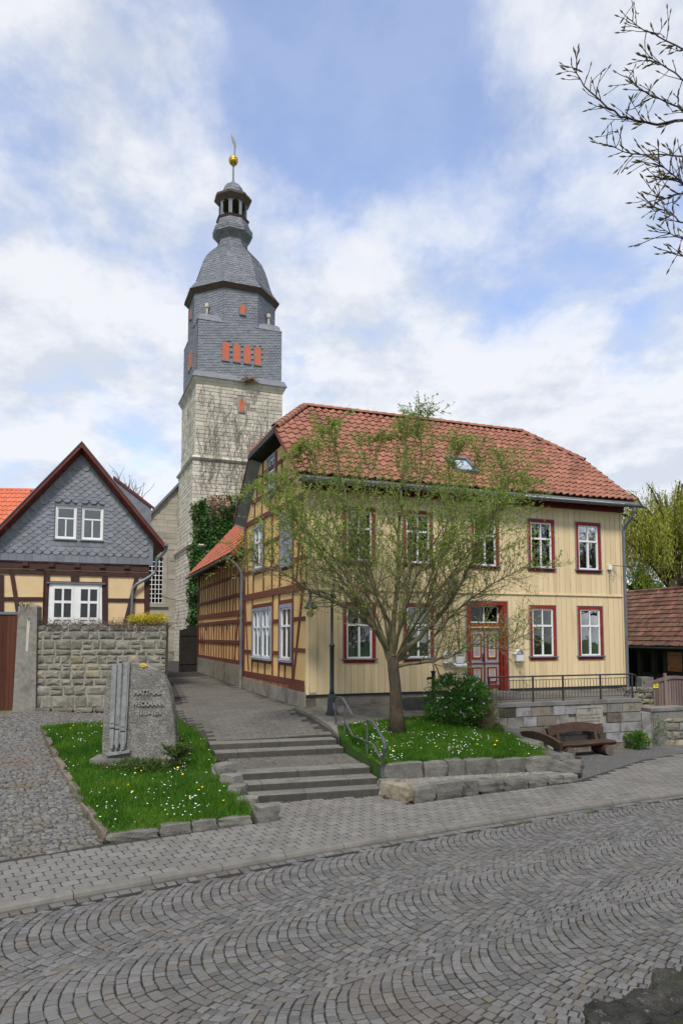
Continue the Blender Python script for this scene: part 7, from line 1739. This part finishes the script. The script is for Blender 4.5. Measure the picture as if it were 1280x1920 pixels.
# -- plants right of the terrace wall
m_fl = mat('fresh_clump_leaves', [(.04,.13,.012),(.07,.19,.02)], 3, .65, 0, piece=.3, trans=.3)
m_org = mat('orange_flowers', [(.65,.30,.02),(.75,.45,.03)], 3, .7, 0); p_ = G(1194,1404,0); shrub('flower_clump', (p_.x,p_.y,0), (.34,.26,.24), 1500, .04,.075,.5, m_fl, 'green clump with yellow and orange flowers at the foot of the terrace wall', 'flowers', 57, 8, None, (7,m_org,.025))
p_ = G(1213,1398,0); shrub('rose_bush', (p_.x+.12,p_.y-.02,0), (.46,.14,.52), 330, .04,.08,.55, m_fl, 'lanky rose shoots climbing the low concrete wall', 'rose bush', 58, 12)
# -- ivy on the tower
m_ivy = mat('ivy_leaves', [(.022,.075,.012),(.042,.115,.018),(.075,.165,.028)], .5, .5, 0, piece=.4, trans=.2, spec=.3); m_ivyd = mat('withered_ivy', [(.17,.085,.035),(.25,.135,.06)], 1, .8, 0, piece=.3)
iv = thing('ivy', TF(2.2,.4,1.3), 'dense dark green ivy with a withered brown top on the lower tower wall', 'ivy'); r18 = random.Random(64); P = []; Pd = []; Dv = []; Dd2 = []
bnd = [pix(TF,px,py,.5) for px, py in ((352,1215),(349,1120),(355,1075),(358,1000),(358,945),(372,938),(388,930),(398,925),(420,927),(445,930),(470,925),(490,930),(490,1200),(380,1240))]
xs_ = [p[0] for p in bnd]; zs_ = [p[1] for p in bnd]; k = 0
while k < 15000:
    a, z = r18.uniform(min(xs_)-.2,max(xs_)), r18.uniform(min(zs_),max(zs_)+.3)
    wob_ = .35*mnoise.noise(Vector((a*.9,z*.9,0)))
    if not inpoly(a+wob_,z+wob_,bnd): continue
    k += 1; th = .42+.40*(mnoise.noise(Vector((a*1.2,z*1.2,5)))+.3)+r18.uniform(-.1,.12); p = TF(a,max(.30,th),z); px, py = proj(p)
    brown = py < 978 and 386 < px < 432 and mnoise.noise(Vector((a*2,z*2,9)))+ (978-py)/60 > .25
    (Pd if brown else P).append(tuple(p)); (Dd2 if brown else Dv).append((-TV.x*.5+r18.uniform(-.5,.5),-TV.y*.5,-.5+r18.uniform(-.5,.5)))
fast_mesh('ivy_leaves', leafquads(P,.13,.24,.8,dirs=Dv), 4, m_ivy, iv, 'stuff'); fast_mesh('withered_leaves', leafquads(Pd,.10,.2,.7,dirs=Dd2), 4, m_ivyd, iv, 'stuff')
b = MB(); b.tube([TF(1.0,.42,1.3),TF(1.2,.42,5),TF(2.0,.42,9),TF(2.2,.3,11.5)],[.09,.07,.05,.03],6); b.tube([TF(.2,.45,1.3),TF(.1,.42,4),TF(.4,.42,8)],[.06,.05,.03],6); b.build('stems', m_bark2, iv)
# leafless creeper stems above the ivy
m_vine = mat('bare_vine', [(.15,.135,.11),(.22,.20,.165)], 5, .9, 0)
bv_ = thing('bare_creeper', TF(3,.2,12), 'thin leafless creeper stems spreading over the pale tower stone', 'creeper'); b = MB()
for _ in range(240):
    a = r18.uniform(.1,5.4); z = zat(420,930,48)+r18.uniform(-.3,9.0)*r18.random()**.6
    pts = []; L = r18.uniform(.6,2.6); n = 6
    for i in range(n+1):
        e_ = .13 if z < Z_C1+.3 else .115
        if z > Z_SL-.7: break
        ee = .26 if z < Z_C1-.25 else (.43 if z < Z_C1+.25 else .105)
        pts.append(TF(a,ee+.02,z)); a += r18.gauss(.0,.10); z += L/n*r18.uniform(.6,1.2)
    if len(pts) > 2: b.tube(pts,[.013]*len(pts),3,False)
b.build('stems', m_vine, bv_, kind='stuff')
ca, cz_ = pix(TF,468,718,.3); cw = thing('cornice_weed', TF(ca,.28,cz_), 'withered brown tuft of shrub growing from the tower cornice', 'weed'); P = [tuple(TF(ca+r18.gauss(0,.30),.34+r18.uniform(-.1,.2),cz_+.05+r18.gauss(0,.13)+.15*r18.random())) for _ in range(420)]; fast_mesh('leaves', leafquads(P,.10,.2,.35), 4, m_ivyd, cw, 'stuff')
# -- willow and other trees beyond the shed
m_will = mat('willow_leaves', [(.20,.215,.03),(.29,.30,.045),(.38,.38,.065)], .35, .7, 0, piece=.3, trans=.35)
def willow(base, H, Rr, n, seed, label):
    r_ = random.Random(seed); base = Vector(base); t = thing('willow_tree', base, label, 'tree'); b = MB(); b.tube([base-Vector((0,0,.3)),base+Vector((.1,0,H*.3)),base+Vector((-.1,.1,H*.55))],[.5,.38,.28],9); tr_ = b.build('trunk', m_bark2, t, True); b = MB(); P = []; Dd = []
    for k in range(34):
        th = r_.uniform(0,6.28); f = r_.uniform(.25,1); end = base+Vector((math.cos(th)*Rr*f,math.sin(th)*Rr*f,H*(.99-.30*f*f)+r_.uniform(-.5,.3))); st = base+Vector((0,0,H*r_.uniform(.4,.55))); mid = st.lerp(end,.55)+Vector((0,0,H*.10)); cv = [st,st.lerp(mid,.5)+Vector((0,0,.3)),mid,mid.lerp(end,.6)+Vector((0,0,.2)),end]; b.tube(cv,[.16,.12,.08,.05,.02],5)
        for _ in range(n):
            i = r_.randint(1,3); p = cv[i].lerp(cv[i+1],r_.random())+rv(r_,.45); L = r_.uniform(1.0,3.6); sway = Vector((r_.uniform(-.12,.12),r_.uniform(-.12,.12),-1)); m_ = int(L/.13)
            for q in range(m_): s_ = p+sway*(q*.13)+rv(r_,.03); P.append(tuple(s_)); Dd.append((r_.uniform(-.35,.35),r_.uniform(-.35,.35),-1))
    crown_ = b.build('crown', m_bark2, t); fast_mesh('leaves', leafquads(P,.14,.28,.26,dirs=Dd), 4, m_will, crown_, 'stuff'); return len(P)
wb = D(1268,1190,44); print('willow', willow((wb.x,wb.y,.6),zat(1230,925,44)+.2,6.0,60,71,'tall weeping willow with yellow-green hanging shoots behind the shed roof'))
def broad_tree(name, base, H, Rr, n, m, label, seed, l0=.12, l1=.25, bare=False, cat='tree', group=None):
    r_ = random.Random(seed); base = Vector(base); t = thing(name, base, label, cat, group); b = MB(); P = []; top = base+Vector((0,0,H*.45)); b.tube([base-Vector((0,0,.4)),base+Vector((0,0,H*.2)),top],[H*.028,H*.022,H*.018],8); b.build('trunk', m_bark2, t, True); b = MB()
    def rec(p, d, L, r0, lev):
        pts = curve(p,d,L,5,r_,.16,.05); b.tube(pts,[max(.004,r0*(1-i/5*.55)) for i in range(6)],5 if lev < 2 else 3,False)
        if lev >= 3:
            for _ in range(n): P.append(tuple(pts[r_.randint(1,5)]+rv(r_,.14)))
            return
        for i in range(2,6):
            for _ in range(2 if lev < 2 else 1):
                if r_.random() < .85: rec(pts[i],(pts[i]-pts[i-1]).normalized()+rv(r_,.85)+Vector((0,0,.15)),L*r_.uniform(.5,.68),r0*.5,lev+1)
    for k in range(6): th = k*1.05+r_.uniform(-.3,.3); rec(base+Vector((0,0,H*r_.uniform(.25,.45))),Vector((math.cos(th),math.sin(th),1.1)),H*.30,H*.013,0)
    rec(top,Vector((0,0,1)),H*.34,H*.015,0)
    cr_ = b.build('crown', m_bark2, t); 
    if n: fast_mesh('leaves', leafquads(P,l0,l1,.6), 4, m, cr_, 'stuff')
    return t
q_ = D(1345,1190,52); broad_tree('young_leaf_tree', (q_.x,q_.y,.6), 13.5, 5, 5, m_leafy, 'light green leafy tree behind the willow at the right edge', 81, .15, .3)
q_ = D(1225,1190,62); broad_tree('young_leaf_tree', (q_.x,q_.y,.6), 8, 5, 6, m_bush, 'darker green tree low behind the hanging willow shoots', 82, .2, .4)
q_ = D(252,1190,60); broad_tree('budding_tree', (q_.x,q_.y,1.2), 14.0, 4, 1, m_leafy, 'budding thin tree peeping over the dormer of the slate-gabled house', 83, .1, .18)
# -- the budding branch reaching in at the top right; its tree stands outside the frame
m_twig = mat('dark_twig', [(.045,.032,.033),(.07,.05,.05)], 8, .8, .2)
m_budm = mat('opening_buds', [(.085,.070,.022),(.14,.12,.035)], 6, .7, 0, piece=.3)
bt = thing('budding_street_tree', (4.3,3.6,-.1), 'bare budding branch reaching into the sky at the top right', 'tree'); BY = 4.0
b = MB(); TT = Vector((4.3,3.6,-.1)); crotch = TT+Vector((-.1,.1,4.6)); b.tube([TT-Vector((0,0,.3)),TT+Vector((0,0,2)),crotch,TT+Vector((0,.1,7.5))],[.22,.17,.14,.09],10); b.build('trunk', m_bark2, bt, True)
TWG = MB(); BP2 = []; BD2 = []; r19 = random.Random(10)
paths = [[(1072,126),(1095,160),(1128,191),(1162,217),(1195,225),(1233,232),(1280,224),(1400,200)],[(1137,271),(1182,289),(1233,291),(1280,293),(1400,300)],[(1176,34),(1201,54),(1233,66),(1280,93),(1400,140)],[(1212,108),(1240,120),(1280,147),(1400,190)],[(1178,146),(1200,168),(1224,180),(1260,196),(1284,212),(1400,250)],[(1229,332),(1260,338),(1290,350),(1400,380)],[(1224,388),(1250,395),(1285,421),(1400,450)],[(1233,302),(1245,318),(1270,335),(1300,352)],[(1256,438),(1285,450),(1400,480)],[(1258,472),(1290,486),(1400,505)],[(1237,372),(1262,366),(1290,360),(1400,370)]]
for i, pth in enumerate(paths):
    oy = r19.uniform(-.35,.45); pts = [D(px,py,BY+oy) for px,py in pth]+[crotch+Vector((-.05,0,r19.uniform(-.6,2.2)))]; pts = pts[::-1]; n = len(pts); th0 = .0085 if i == 0 else .005
    sm = []
    for k in range(n-1): sm += [pts[k].lerp(pts[k+1],f)+rv(r19,.006) for f in (0,.33,.66)]
    sm.append(pts[-1]); N_ = len(sm); rad = [th0*(1-j/(N_-1)*.85)+.0015 for j in range(N_)]; TWG.tube(sm,rad,6)
    for j in range(4,N_):
        px = proj(sm[j])[0]
        if px > 1800: continue
        for _ in range(2 if j < N_-2 else 3):
            if r19.random() < .12: continue
            tg = (sm[min(j+1,N_-1)]-sm[j-1]).normalized(); d = tg*.8+rv(r19,.9); d.y *= .5; L = r19.uniform(.03,.16); tw = curve(sm[j],d,L,3,r19,.25,.03); TWG.tube(tw,[.003,.0026,.0022,.0017],4)
            for q in (tw[-1],)+((tw[1],) if r19.random() < .5 else ()): BP2.append(q); BD2.append((tw[-1]-tw[-2]).normalized())
            if r19.random() < .5: t2 = curve(tw[2],d+rv(r19,.9),L*.6,2,r19,.25); TWG.tube(t2,[.0026,.0022,.0018],4); BP2.append(t2[-1]); BD2.append((t2[-1]-t2[-2]).normalized())
TWG.build('branches', m_twig, bt)
b = MB()
for q, d in zip(BP2,BD2): s = r19.uniform(.7,1.25); b.tube([q-d*.004,q+d*.008*s,q+d*.018*s,q+d*.032*s],[.0022*s,.0052*s,.0042*s,.0006],5)
b.build('buds', m_budm, bt, kind='stuff')
# -- leafless trees across the street behind the viewer; the windows mirror them
for i, (x, y, h) in enumerate(((17,-5,14),(21,1,13),(26,-3,15),(28,5,14),(34,2,16),(35,10,14),(42,8,15),(43,16,15))): broad_tree('street_tree', (x,y,-.5), h, 5, 3, m_leafy, 'sparse spring tree across the street, seen only mirrored in the window panes', 91+i, .1, .2, group='trees mirrored in the windows')
